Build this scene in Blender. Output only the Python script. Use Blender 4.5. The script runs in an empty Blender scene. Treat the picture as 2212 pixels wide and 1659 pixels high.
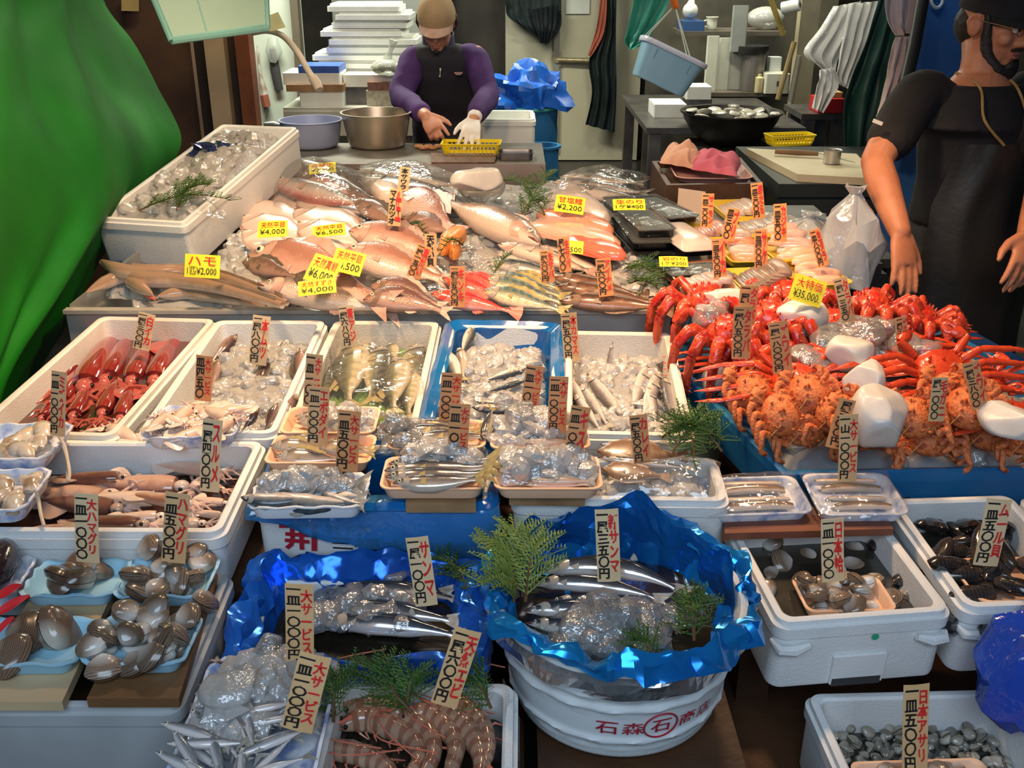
import bpy, bmesh, math, random
from math import sin, cos, pi, radians
from mathutils import Vector, Matrix, noise

SC = bpy.context.scene
COL = SC.collection
# ---------------------------------------------------------------- camera
FPX, CX, CY, PITCH, CAMH = 2150.0, 1106.0, 829.5, radians(23.5), 1.75
ST, CT = sin(PITCH), cos(PITCH)
cam_d = bpy.data.cameras.new('camera'); cam = bpy.data.objects.new('camera', cam_d); COL.objects.link(cam)
cam_d.sensor_width = 36.0; cam_d.lens = 36.0*FPX/2212.0
cam_d.clip_start = .05; cam_d.clip_end = 60
cam.location = (0, 0, CAMH); cam.rotation_euler = (pi/2-PITCH, 0, 0)
SC.camera = cam
# ---------------------------------------------------------------- world, lights, exposure
SC.view_settings.view_transform = 'Standard'; SC.view_settings.look = 'None'
SC.view_settings.exposure = 0.32; SC.view_settings.gamma = 1.0; SC.view_settings.use_curve_mapping = False
SC.cycles.use_denoising = True
SC.cycles.max_bounces = 6; SC.cycles.diffuse_bounces = 3; SC.cycles.glossy_bounces = 3
SC.cycles.transmission_bounces = 5; SC.cycles.transparent_max_bounces = 10
SC.cycles.caustics_reflective = False; SC.cycles.caustics_refractive = False
SC.cycles.sample_clamp_indirect = 4.0
W = bpy.data.worlds.new('world'); SC.world = W; W.use_nodes = True
W.node_tree.nodes['Background'].inputs[0].default_value = (.62, .78, 1, 1)
W.node_tree.nodes['Background'].inputs[1].default_value = .035

def lamp(name, kind, loc, energy, color, size=.25, target=None, size_y=None, spot=None, blend=.6):
    d = bpy.data.lights.new(name, kind); d.energy = energy; d.color = color
    if kind == 'AREA':
        d.size = size
        if size_y: d.shape = 'RECTANGLE'; d.size_y = size_y
        else: d.shape = 'DISK'
    elif kind == 'SPOT':
        d.spot_size = spot; d.spot_blend = blend; d.shadow_soft_size = size
    else: d.shadow_soft_size = size
    o = bpy.data.objects.new(name, d); COL.objects.link(o); o.location = loc
    if target is not None:
        o.rotation_euler = (Vector(target)-Vector(loc)).to_track_quat('-Z', 'Y').to_euler()
    return o
WARM = (1, .66, .37)
# reflector bulbs strung above the stall
lamp('reflector_bulb_light', 'SPOT', (-.62, 2.12, 2.2), 68, WARM, .09, (-.6, 2.65, .9), spot=radians(125))
lamp('reflector_bulb_light', 'SPOT', (.10, 2.10, 2.2), 56, WARM, .09, (.12, 2.6, .9), spot=radians(125))
lamp('reflector_bulb_light', 'SPOT', (.78, 2.20, 2.15), 40, (1, .62, .33), .09, (.80, 2.22, .9), spot=radians(88))
# fluorescent tubes of the back room, then two added fill lamps
lamp('tube_and_fill_light', 'AREA', (-1.3, 6.2, 2.9), 100, (1, .99, .80), 1.4, (-1.3, 6.2, 0), .3)
lamp('tube_and_fill_light', 'AREA', (1.2, 6.3, 2.9), 56, (1, .99, .78), 1.4, (1.2, 6.6, 0), .3)
lamp('tube_and_fill_light', 'AREA', (-.9, 3.9, 2.75), 13, (1, .86, .62), .9, (-1.7, 5.0, 1.2), .2)  # added fill without a real source, brightens the brown left wall
lamp('tube_and_fill_light', 'AREA', (1.25, 4.3, 2.85), 16, (1, .98, .80), .9, (1.7, 5.6, 1.3), .2)  # added fill without a real source, lights the carrier bags from in front
# daylight from the open street behind the buyer
lamp('street_daylight', 'AREA', (.0, -.55, 2.35), 34, (.62, .80, 1), 2.2, (.1, 1.35, .7), 1.0)

# ---------------------------------------------------------------- pixel -> point on a real plane
def ray(px, py):
    u = (px-CX)/FPX; v = (py-CY)/FPX
    return Vector((u, CT-v*ST, -ST-v*CT))
C0 = Vector((0, 0, CAMH))
def at(px, py, z):
    r = ray(px, py); return C0 + r*((z-CAMH)/r.z)
def at_y(px, py, y):
    r = ray(px, py); return C0 + r*(y/r.y)
def at_d(px, py, d): return C0 + ray(px, py)*d
def at_plane(px, py, p0, n):
    r = ray(px, py); return C0 + r*((Vector(p0)-C0).dot(n)/r.dot(n))

# ---------------------------------------------------------------- scene graph helpers
def tag(o, label=None, cat=None, group=None, kind=None):
    if label: o['label'] = label
    if cat: o['category'] = cat
    if group: o['group'] = group
    if kind: o['kind'] = kind
    return o
def link(name, me, mat=None, parent=None, mx=None):
    o = bpy.data.objects.new(name, me); COL.objects.link(o)
    if mat is not None and isinstance(me, bpy.types.Mesh) and not me.materials: me.materials.append(mat)
    if parent is not None: o.parent = parent
    if mx is not None: o.matrix_local = mx
    return o
def empty(name, loc=(0,0,0), rz=0, label=None, cat=None, group=None, mx=None):
    o = bpy.data.objects.new(name, None); COL.objects.link(o); o.empty_display_size = .05
    if mx is not None: o.matrix_world = mx
    else: o.location = loc; o.rotation_euler = (0, 0, rz)
    return tag(o, label, cat, group)
def T(loc, rz=0, rx=0, ry=0, s=1):
    return Matrix.Translation(Vector(loc)) @ Matrix.Rotation(rz, 4, 'Z') @ Matrix.Rotation(rx, 4, 'X') @ Matrix.Rotation(ry, 4, 'Y') @ Matrix.Diagonal((s, s, s, 1))

class MB:
    """collects shapes for one mesh"""
    def __init__(s): s.v = []; s.f = []; s.uv = {}; s.mi = []
    def add(s, verts, faces, mx=None, mi=0, uvs=None):
        b = len(s.v)
        for p in verts:
            p = Vector(p); s.v.append(mx @ p if mx else p)
        for i, f in enumerate(faces):
            s.f.append([b+k for k in f]); s.mi.append(mi)
            if uvs: s.uv[len(s.f)-1] = [uvs[k] for k in f]
        return s
    def box(s, c, d, mx=None, mi=0):
        x, y, z = d[0]/2, d[1]/2, d[2]/2
        vs = [Vector(c)+Vector((a*x, b*y, e*z)) for a in (-1,1) for b in (-1,1) for e in (-1,1)]
        return s.add(vs, [(0,1,3,2),(4,6,7,5),(0,4,5,1),(2,3,7,6),(0,2,6,4),(1,5,7,3)], mx, mi)
    def rings(s, rings, cap0=True, cap1=True, closed=True, mx=None, mi=0, uv=False):
        n = len(rings[0]); vs = [p for r in rings for p in r]; fs = []; uvs = None
        if uv:
            uvs = [(i/(len(rings)-1), j/n) for i in range(len(rings)) for j in range(n)]
        m = n if closed else n-1
        for i in range(len(rings)-1):
            for j in range(m):
                k = (j+1) % n
                fs.append((i*n+j, i*n+k, (i+1)*n+k, (i+1)*n+j))
        if cap0 and closed: fs.append(tuple(range(n-1, -1, -1)))
        if cap1 and closed: fs.append(tuple((len(rings)-1)*n+j for j in range(n)))
        return s.add(vs, fs, mx, mi, uvs)
    def tube(s, pts, r, seg=8, mx=None, mi=0, flat=1.0, cap=True):
        pts = [Vector(p) for p in pts]; rr = r if isinstance(r, (list, tuple)) else [r]*len(pts)
        rings = []; up = None
        for i, p in enumerate(pts):
            t = (pts[min(i+1, len(pts)-1)]-pts[max(i-1, 0)])
            if t.length < 1e-9: t = Vector((0,0,1))
            t.normalize()
            if up is None:
                a = Vector((0,0,1)) if abs(t.z) < .9 else Vector((0,1,0))
                up = (a - t*a.dot(t)).normalized()
            else:
                up = up - t*up.dot(t)
                up = up.normalized() if up.length > 1e-6 else t.orthogonal().normalized()
            sd = t.cross(up)
            rings.append([p+up*(cos(2*pi*j/seg)*rr[i]*flat)+sd*(sin(2*pi*j/seg)*rr[i]) for j in range(seg)])
        return s.rings(rings, cap, cap, True, mx, mi)
    def lathe(s, prof, seg=32, mx=None, mi=0, sx=1, sy=1, cap0=False, cap1=False):
        return s.rings([[(r*cos(2*pi*j/seg)*sx, r*sin(2*pi*j/seg)*sy, z) for j in range(seg)] for r, z in prof], cap0, cap1, True, mx, mi)
    def ball(s, c, r, mx=None, mi=0, n=10, m=7):
        rx, ry, rz = (r, r, r) if not isinstance(r, (tuple, list)) else r
        rings = [[Vector(c)+Vector((rx*sin(a)*cos(2*pi*j/n), ry*sin(a)*sin(2*pi*j/n), -rz*cos(a))) for j in range(n)]
                 for a in [max(.02, min(pi-.02, pi*i/m)) for i in range(m+1)]]
        return s.rings(rings, True, True, True, mx, mi)
    def grid(s, P, mx=None, mi=0, uv=False):
        n = len(P[0]); vs = [p for r in P for p in r]
        fs = [(i*n+j, i*n+j+1, (i+1)*n+j+1, (i+1)*n+j) for i in range(len(P)-1) for j in range(n-1)]
        uvs = [(j/(n-1), i/(len(P)-1)) for i in range(len(P)) for j in range(n)] if uv else None
        return s.add(vs, fs, mx, mi, uvs)
    def mesh(s, name='m', mats=(), smooth=True, sharp=40, solid=0):
        me = bpy.data.meshes.new(name); me.from_pydata(s.v, [], s.f)
        for m in mats: me.materials.append(m)
        if any(s.mi): me.polygons.foreach_set('material_index', s.mi)
        if s.uv:
            ul = me.uv_layers.new(name='UVMap')
            for p in me.polygons:
                u = s.uv.get(p.index)
                if u:
                    for li, q in zip(p.loop_indices, u): ul.data[li].uv = q
        if solid: thicken(me, solid)
        bm = bmesh.new(); bm.from_mesh(me); bmesh.ops.recalc_face_normals(bm, faces=bm.faces); bm.to_mesh(me); bm.free()
        if smooth:
            me.polygons.foreach_set('use_smooth', [True]*len(me.polygons)); me.set_sharp_from_angle(angle=radians(sharp))
        me.update(); return me
    def build(s, name, mat, parent=None, smooth=True, sharp=40, solid=0, mx=None):
        mats = mat if isinstance(mat, (list, tuple)) else [mat]
        return link(name, s.mesh(name, mats, smooth, sharp, solid), None, parent, mx)
def thicken(me, t):
    bm = bmesh.new(); bm.from_mesh(me)
    bmesh.ops.recalc_face_normals(bm, faces=bm.faces)
    bm.normal_update()
    bmesh.ops.solidify(bm, geom=list(bm.faces), thickness=t)
    bm.to_mesh(me); bm.free()

def rrect(w, d, r, z, n=5, cx=0, cy=0, wav=0, wn=0):
    """rounded rectangle ring, centred"""
    r = min(r, w/2-1e-4, d/2-1e-4); out = []
    for q, (sx, sy) in enumerate(((1,1),(-1,1),(-1,-1),(1,-1))):
        for k in range(n+1):
            a = q*pi/2 + k*pi/2/n
            out.append(Vector((cx+sx*(w/2-r)+r*cos(a), cy+sy*(d/2-r)+r*sin(a), z)))
    return out
def rrect_dense(w, d, r, z, per=6, n=4):
    base = rrect(w, d, r, z, n); out = []; m = n+1
    for i, p in enumerate(base):
        out.append(p)
        if i % m == m-1:
            q = base[(i+1) % len(base)]
            for k in range(1, per): out.append(p.lerp(q, k/per))
    return out

# ---------------------------------------------------------------- materials
MATS = {}
def M(name, c1, c2=None, scale=18, rough=.5, metal=0, bump=0, bscale=60, trans=0, coat=0, alpha=1, coords='Object', detail=3, lo=.35, hi=.65, ior=1.45, spec=.5, c3=None, sub=0):
    if name in MATS: return MATS[name]
    m = bpy.data.materials.new(name); m.use_nodes = True; nt = m.node_tree; N = nt.nodes; L = nt.links
    b = N['Principled BSDF']
    b.inputs['Roughness'].default_value = rough; b.inputs['Metallic'].default_value = metal
    b.inputs['Transmission Weight'].default_value = trans; b.inputs['Coat Weight'].default_value = coat; b.inputs['Coat Roughness'].default_value = .12
    b.inputs['Alpha'].default_value = alpha; b.inputs['IOR'].default_value = ior; b.inputs['Specular IOR Level'].default_value = spec
    if sub:
        b.inputs['Subsurface Weight'].default_value = sub; b.inputs['Subsurface Radius'].default_value = (.02, .01, .006)
    tc = N.new('ShaderNodeTexCoord')
    c2 = c2 or tuple(x*.88 for x in c1)
    nz = N.new('ShaderNodeTexNoise'); nz.inputs['Scale'].default_value = scale; nz.inputs['Detail'].default_value = detail
    L.new(tc.outputs[coords], nz.inputs['Vector'])
    cr = N.new('ShaderNodeValToRGB'); e = cr.color_ramp.elements
    e[0].position = lo; e[0].color = (*c1, 1); e[1].position = hi; e[1].color = (*c2, 1)
    if c3: x = e.new((lo+hi)/2); x.color = (*c3, 1)
    L.new(nz.outputs['Fac'], cr.inputs['Fac']); L.new(cr.outputs['Color'], b.inputs['Base Color'])
    if bump:
        n2 = N.new('ShaderNodeTexNoise'); n2.inputs['Scale'].default_value = bscale; n2.inputs['Detail'].default_value = 2
        L.new(tc.outputs[coords], n2.inputs['Vector'])
        bp = N.new('ShaderNodeBump'); bp.inputs['Strength'].default_value = bump; bp.inputs['Distance'].default_value = .004
        L.new(n2.outputs['Fac'], bp.inputs['Height']); L.new(bp.outputs['Normal'], b.inputs['Normal'])
    MATS[name] = m; return m
def FISH(name, stops, mottle=.12, mscale=40, rough=.27, stripes=None, metal=.0, head=None, scales=0, coat=.35, back=.74):
    """colour runs round the body from belly (0) to back (1) via the mesh's own map; stripes=(freq, amount, slant, colour)"""
    if name in MATS: return MATS[name]
    m = bpy.data.materials.new(name); m.use_nodes = True; nt = m.node_tree; N = nt.nodes; L = nt.links
    b = N['Principled BSDF']; b.inputs['Roughness'].default_value = rough; b.inputs['Metallic'].default_value = metal
    b.inputs['Coat Weight'].default_value = coat; b.inputs['Coat Roughness'].default_value = .12
    uv = N.new('ShaderNodeUVMap'); uv.uv_map = 'UVMap'; sp = N.new('ShaderNodeSeparateXYZ'); L.new(uv.outputs[0], sp.inputs[0])
    tc = N.new('ShaderNodeTexCoord'); nz = N.new('ShaderNodeTexNoise'); nz.inputs['Scale'].default_value = mscale; nz.inputs['Detail'].default_value = 4
    L.new(tc.outputs['Object'], nz.inputs['Vector'])
    ad = N.new('ShaderNodeMath'); ad.operation = 'MULTIPLY_ADD'; ad.inputs[1].default_value = mottle*2
    L.new(nz.outputs['Fac'], ad.inputs[0])
    sb = N.new('ShaderNodeMath'); sb.operation = 'SUBTRACT'; L.new(sp.outputs['Y'], sb.inputs[0]); sb.inputs[1].default_value = mottle
    L.new(sb.outputs[0], ad.inputs[2])
    if back: stops = [(p*back, c) for p, c in stops]
    cr = N.new('ShaderNodeValToRGB'); e = cr.color_ramp.elements
    e[0].position = stops[0][0]; e[0].color = (*stops[0][1], 1); e[1].position = stops[-1][0]; e[1].color = (*stops[-1][1], 1)
    for p, c in stops[1:-1]: x = e.new(p); x.color = (*c, 1)
    L.new(ad.outputs[0], cr.inputs['Fac']); col = cr.outputs['Color']
    if stripes:
        fr, am, sl, sc_, lo = stripes
        s1 = N.new('ShaderNodeMath'); s1.operation = 'MULTIPLY'; s1.inputs[1].default_value = fr; L.new(sp.outputs['X'], s1.inputs[0])
        s2 = N.new('ShaderNodeMath'); s2.operation = 'MULTIPLY_ADD'; s2.inputs[1].default_value = sl; L.new(sp.outputs['Y'], s2.inputs[0]); L.new(s1.outputs[0], s2.inputs[2])
        s2b = N.new('ShaderNodeMath'); s2b.operation = 'MULTIPLY_ADD'; s2b.inputs[1].default_value = 2.5; L.new(nz.outputs['Fac'], s2b.inputs[0]); L.new(s2.outputs[0], s2b.inputs[2])
        s3 = N.new('ShaderNodeMath'); s3.operation = 'SINE'; L.new(s2b.outputs[0], s3.inputs[0])
        s4 = N.new('ShaderNodeMapRange'); s4.inputs['From Min'].default_value = -.1; s4.inputs['From Max'].default_value = .5; s4.inputs['To Max'].default_value = am; L.new(s3.outputs[0], s4.inputs['Value'])
        s5 = N.new('ShaderNodeMapRange'); s5.inputs['From Min'].default_value = lo; s5.inputs['From Max'].default_value = lo+.12; L.new(sp.outputs['Y'], s5.inputs['Value'])
        s6 = N.new('ShaderNodeMath'); s6.operation = 'MULTIPLY'; L.new(s4.outputs[0], s6.inputs[0]); L.new(s5.outputs[0], s6.inputs[1])
        mx = N.new('ShaderNodeMix'); mx.data_type = 'RGBA'; L.new(s6.outputs[0], mx.inputs[0]); L.new(col, mx.inputs[6]); mx.inputs[7].default_value = (*sc_, 1); col = mx.outputs[2]
    if head:
        h1 = N.new('ShaderNodeMapRange'); h1.inputs['From Min'].default_value = head[1]+.03; h1.inputs['From Max'].default_value = head[1]-.03; L.new(sp.outputs['X'], h1.inputs['Value'])
        h2 = N.new('ShaderNodeMath'); h2.operation = 'MULTIPLY'; h2.inputs[1].default_value = .65; L.new(h1.outputs[0], h2.inputs[0])
        mx = N.new('ShaderNodeMix'); mx.data_type = 'RGBA'; L.new(h2.outputs[0], mx.inputs[0]); L.new(col, mx.inputs[6]); mx.inputs[7].default_value = (*head[0], 1); col = mx.outputs[2]
    L.new(col, b.inputs['Base Color'])
    if scales:
        vo = N.new('ShaderNodeTexVoronoi'); vo.inputs['Scale'].default_value = scales; L.new(tc.outputs['Object'], vo.inputs['Vector'])
        bp = N.new('ShaderNodeBump'); bp.inputs['Strength'].default_value = .35; bp.inputs['Distance'].default_value = .002
        L.new(vo.outputs['Distance'], bp.inputs['Height']); L.new(bp.outputs['Normal'], b.inputs['Normal'])
    MATS[name] = m; return m
def FILM(name, tint=(1,1,1), op=.10, gl=.25, rough=.08):
    """clear plastic wrap: mostly see-through with a glossy skin"""
    if name in MATS: return MATS[name]
    m = bpy.data.materials.new(name); m.use_nodes = True; nt = m.node_tree; N = nt.nodes; L = nt.links
    for n in list(N): N.remove(n)
    out = N.new('ShaderNodeOutputMaterial'); t = N.new('ShaderNodeBsdfTransparent'); t.inputs[0].default_value = (*tint, 1)
    g = N.new('ShaderNodeBsdfGlossy'); g.inputs['Roughness'].default_value = rough
    d = N.new('ShaderNodeBsdfDiffuse'); d.inputs[0].default_value = (*[x*.9 for x in tint], 1)
    tc = N.new('ShaderNodeTexCoord'); nz = N.new('ShaderNodeTexNoise'); nz.inputs['Scale'].default_value = 30; L.new(tc.outputs['Object'], nz.inputs['Vector'])
    bp = N.new('ShaderNodeBump'); bp.inputs['Strength'].default_value = .7; bp.inputs['Distance'].default_value = .01
    L.new(nz.outputs['Fac'], bp.inputs['Height']); L.new(bp.outputs['Normal'], g.inputs['Normal'])
    m1 = N.new('ShaderNodeMixShader'); m1.inputs[0].default_value = op; L.new(t.outputs[0], m1.inputs[1]); L.new(d.outputs[0], m1.inputs[2])
    lw = N.new('ShaderNodeLayerWeight'); lw.inputs['Blend'].default_value = .3
    mr = N.new('ShaderNodeMapRange'); mr.inputs['To Min'].default_value = gl*.4; mr.inputs['To Max'].default_value = gl*2.2; L.new(lw.outputs['Fresnel'], mr.inputs['Value'])
    m2 = N.new('ShaderNodeMixShader'); L.new(mr.outputs[0], m2.inputs[0]); L.new(m1.outputs[0], m2.inputs[1]); L.new(g.outputs[0], m2.inputs[2])
    L.new(m2.outputs[0], out.inputs[0]); MATS[name] = m; return m

FOAM = M('expanded_polystyrene', (.80,.80,.78), (.74,.74,.73), 9, .55, bump=.25, bscale=260)
FOAMOLD = M('stained_polystyrene', (.78,.76,.70), (.60,.54,.46), 5, .6, bump=.25, bscale=260, lo=.45, hi=.8)
STEEL = M('brushed_steel', (.62,.59,.55), (.50,.47,.44), 14, .32, .75, bump=.05, bscale=200)
DARKSTEEL = M('dull_steel', (.20,.19,.18), (.13,.12,.12), 8, .4, .9)
WOOD = M('plank_wood', (.42,.25,.12), (.24,.13,.06), 9, .6, bump=.3)
DARKWOOD = M('dark_wet_wood', (.10,.045,.02), (.05,.022,.012), 7, .5, bump=.3)
PALEBOARD = M('pale_plywood', (.62,.46,.27), (.50,.35,.19), 6, .6)
KRAFT = M('kraft_card', (.78,.48,.23), (.71,.42,.19), 12, .7)
ORANGECARD = M('orange_card', (.80,.36,.14), (.72,.30,.11), 12, .7)
BUFF = M('buff_card', (.82,.59,.34), (.76,.53,.29), 12, .7)
YELLOW = M('yellow_card', (.92,.84,.04), (.88,.78,.03), 12, .6)
INK = M('black_ink', (.015,.013,.012), None, 20, .6)
RED = M('red_ink', (.80,.03,.03), (.7,.02,.02), 20, .6)
SKIN = M('skin', (.50,.24,.15), (.42,.18,.11), 12, .5, sub=.0, bump=.1, bscale=120)
BLUEPL = M('blue_plastic', (.02,.16,.36), (.015,.12,.30), 6, .3)
LBLUEPL = M('pale_blue_plastic', (.30,.55,.78), (.26,.50,.72), 6, .35)
PEACH = M('peach_foam', (.90,.56,.36), (.84,.50,.31), 8, .5)
SKYFOAM = M('sky_blue_foam', (.38,.66,.80), (.30,.56,.74), 8, .45)
def ICEMAT(name, tint, op, gl, c):
    m = FILM(name, tint, op, gl, .12); N = m.node_tree.nodes
    for n in N:
        if n.type == 'BSDF_DIFFUSE': n.inputs[0].default_value = (*c, 1)
        if n.type == 'BUMP': n.inputs['Strength'].default_value = .35
        if n.type == 'TEX_NOISE': n.inputs['Scale'].default_value = 120
    return m
ICE = ICEMAT('crushed_ice', (.93,.92,.91), .38, .30, (.88,.85,.82))
ICEW = ICEMAT('wet_ice', (.90,.91,.92), .17, .34, (.92,.92,.92))
ICEBLK = M('ice_block_frost', (.72,.68,.63), (.58,.54,.50), 9, .3, bump=.2, bscale=40, sub=0)
FILMC = FILM('cling_film', (1,1,1), .045, .19)
EYEW = M('fish_eye_ring', (.70,.62,.45), None, 30, .2)
EYEB = M('fish_pupil', (.01,.01,.012), None, 30, .08)
CEDAR = M('cedar_green', (.05,.13,.02), (.10,.19,.03), 40, .5, c3=(.03,.08,.015))
CEDARL = M('cedar_light_green', (.17,.26,.05), (.27,.34,.08), 40, .5)
TWIG = M('twig_bark', (.16,.08,.03), (.10,.05,.02), 40, .7)
# ---------------------------------------------------------------- setting
def struct(name, mb, mat, smooth=False, **k):
    o = mb.build(name, mat, smooth=smooth, **k); o['kind'] = 'structure'; return o
CONC = M('wet_concrete', (.05,.048,.045), (.025,.024,.023), 3, .35, bump=.2)
WALLD = M('dark_wall', (.060,.052,.042), (.030,.026,.022), 3, .6)  # dark colour stands in for the unlit opening at the back
WALLB = M('brown_plywood_wall', (.135,.068,.034), (.075,.038,.022), 4, .6, bump=.2)
WALLW = M('off_white_panel', (.62,.60,.47), (.50,.48,.36), 3, .5)
DOORW = M('cold_room_door_enamel', (.66,.62,.46), (.52,.48,.34), 2.2, .45, lo=.3, hi=.75)
struct('floor', MB().box((.4, 4.6, -.05), (9, 11, .1)), CONC)
struct('ceiling', MB().box((.4, 6.1, 3.35), (9, 8, .1)), WALLD)
struct('wall_back', MB().box((.4, 9.45, 1.65), (9, .1, 3.3)), WALLD)
struct('wall_right', MB().box((4.0, 6.1, 1.65), (.1, 6.8, 3.3)), WALLD)
p = at_y(262, 0, 5.2)
struct('wall_left', MB().box((-2.35, 5.25, 1.4), (1.50, .08, 2.8)), WALLB)
# cold room: white panel, door and its frame
x0, x1, x2 = at_y(1092, 100, 9.2).x, at_y(1206, 100, 9.2).x, at_y(1395, 100, 9.2).x
struct('wall_cold_room', MB().box(((x0+x1)/2, 9.25, 1.45), (x1-x0, .24, 2.7)), WALLW)
z0 = at_y(1290, 348, 9.1).z
dr = MB().box(((x1+x2)/2-.02, 9.16, z0+1.16), (x2-x1-.05, .12, 2.3)).build('door_1', DOORW, smooth=False); dr['kind'] = 'structure'
h = MB(); a = at_y(1203, 129, 9.04); b = at_y(1278, 131, 9.02)
h.tube([a, b], .022, 10); h.tube([a, a+Vector((0, .1, 0))], .03); h.box(a+Vector((0,.05,.0)), (.07, .06, .12))
h.tube([b+Vector((-.3,0,0)), b+Vector((-.3,.1,0))], .02)
h.build('door_handle', M('worn_brass', (.50,.42,.26), (.36,.29,.17), 20, .4, .6), dr)
MB().box(((x1+x2)/2, 9.2, z0-.06), (x2-x1+.1, .3, .12)).build('door_sill', DARKSTEEL, dr, smooth=False)
struct('trim_1', MB().box((x1-.02, 9.1, 1.6), (.05, .1, 3.0)), M('grey_edge_strip', (.30,.29,.25), None, 4, .5))
struct('trim_2', MB().box((x2+.12, 9.1, 1.3), (.22, .3, 2.6)), DARKSTEEL)
# left posts
def post(nm, pxa, pxb, y, mat, zt=2.6, dy=.1):
    a, b = at_y(pxa, 180, y).x, at_y(pxb, 180, y).x
    return struct(nm, MB().box(((a+b)/2, y+dy/2, zt/2), (b-a, dy, zt)), mat)
post('trim_3', 428, 450, 5.05, M('dark_jamb', (.035,.02,.012), None, 5, .6))
post('trim_4', 450, 492, 4.95, M('pale_timber_post', (.50,.36,.22), (.42,.29,.17), 5, .6))
post('trim_5', 494, 516, 5.02, MATS['dark_jamb'])
post('trim_6', 516, 546, 4.95, M('rusty_red_post', (.26,.075,.022), (.16,.045,.015), 6, .6))
a, b = at_y(546, 180, 7.2).x, at_y(655, 180, 7.2).x
struct('wall_tiled', MB().box(((a+b)/2-.1, 7.3, 1.5), (b-a+.2, .1, 3)), M('pale_tile_wall', (.60,.66,.58), (.48,.54,.47), 2, .35))
post('trim_7', 640, 656, 7.15, M('dark_seam_strip', (.12,.10,.07), None, 5, .6), 3)
a, b = at_y(700, 50, 9).x, at_y(960, 50, 9).x
struct('wall_steel', MB().box(((a+b)/2+.05, 9.2, 2.0), (b-a, .1, 2.4)), M('pale_steel_cladding', (.66,.70,.62), (.58,.62,.56), 2, .3, .3))

# ---------------------------------------------------------------- green tarp hung along the left side
TARPM = M('green_tarp', (.007,.165,.009), (.004,.10,.006), 2.2, .6, bump=.15, bscale=90, spec=.2)
rows = [  # top to bottom: pixel x,y,depth from near (left) to far edge (right)
    [(-120,-120,2.2),(0,-120,2.6),(110,-120,3.1),(175,-120,3.5),(205,-120,3.9)],
    [(-120,0,2.15),(0,0,2.6),(120,0,3.1),(185,0,3.5),(218,0,3.9)],
    [(-120,100,2.1),(0,100,2.5),(130,100,3.05),(215,95,3.5),(272,92,3.9)],
    [(-120,200,2.05),(0,210,2.45),(160,205,3.0),(255,195,3.5),(322,190,3.9)],
    [(-120,300,2.0),(10,310,2.4),(190,310,2.95),(300,300,3.4),(378,300,3.85)],
    [(-120,420,1.95),(20,430,2.35),(200,425,2.9),(285,412,3.25),(336,385,3.65)],
    [(-120,540,1.9),(10,560,2.3),(120,560,2.65),(186,550,2.95),(232,530,3.3)],
    [(-120,680,1.88),(-10,700,2.2),(55,700,2.4),(105,690,2.7),(150,668,3.0)],
    [(-140,860,1.85),(-50,860,2.1),(-15,850,2.25),(20,840,2.5),(55,820,2.8)],
    [(-160,1050,1.82),(-90,1050,2.05),(-50,1040,2.2),(-20,1030,2.4),(10,1010,2.65)]]
P3 = [[at_d(*q) for q in r] for r in rows]
def cat(a, b, c, d, t): return .5*((2*b)+(c-a)*t+(2*a-5*b+4*c-d)*t*t+(-a+3*b-3*c+d)*t*t*t)
def dense(seq, k):
    out = []
    for i in range(len(seq)-1):
        g = lambda j: seq[max(0, min(len(seq)-1, j))]
        for s in range(k): out.append(cat(g(i-1), g(i), g(i+1), g(i+2), s/k))
    out.append(seq[-1]); return out
G1 = [dense(r, 10) for r in P3]
G2 = list(zip(*[dense(list(c), 7) for c in zip(*G1)]))
def tarp_pt(i, j, p):
    n = noise.noise(p*1.7)*.05 + noise.noise(p*5)*.012
    f = .03*(1-2*abs(noise.noise(Vector((j*.09+i*.012, i*.006, 4)))))*min(1.6, .5+i/30) - .05*max(0, 1-abs((j-13-i*.10)/2.6)) + .045*max(0, 1-abs((j-19-i*.05)/3))
    return p + Vector((.9, -.35, .1))*(n+f*.55)
tb = MB().grid([[tarp_pt(i, j, p) for j, p in enumerate(r)] for i, r in enumerate(G2)])
o = tb.build('green_tarp', TARPM, solid=.004, sharp=80)
tag(o, 'large green plastic tarp hanging down the left side of the stall', 'tarp')

# ---------------------------------------------------------------- upper display counter (steel tray)
def bedz(y): return .885 + .022*(y-2.435)/1.485
r = empty('display_counter', (0, 3.15, 0), label='long stainless steel display counter carrying the iced whole fish', cat='counter')
Lx0, Lx1, YF, YB = -1.135, .395, 2.435, 3.95
ip = Matrix.Translation((0, -3.15, 0))
MB().box(((Lx0+Lx1)/2, (YF+YB)/2, .845), (Lx1-Lx0, YB-YF, .04)).build('tray_floor', STEEL, r, mx=ip, smooth=False)
l = MB().box(((Lx0+Lx1)/2, YF-.004, .845), (Lx1-Lx0+.03, .012, .122)); l.box(((Lx0+Lx1)/2, YF-.012, .902), (Lx1-Lx0+.03, .026, .010))
l.build('front_lip', M('highlight_lip_steel', (.66,.62,.56), (.56,.52,.47), 10, .38, .45), r, mx=ip, smooth=False)  # lip highlight put into a brighter, less metallic copy of the steel
MB().box((Lx0, (YF+YB)/2, .87), (.012, YB-YF, .09)).build('side_lip', STEEL, r, mx=ip, smooth=False)
MB().box((Lx1, (YF+YB)/2, .87), (.012, YB-YF, .09)).build('side_lip', STEEL, r, mx=ip, smooth=False)
MB().box(((Lx0+Lx1)/2, (YF+YB)/2+.05, .41), (Lx1-Lx0-.08, YB-YF-.12, .82)).build('cabinet_body', DARKSTEEL, r, mx=ip, smooth=False)
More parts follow.
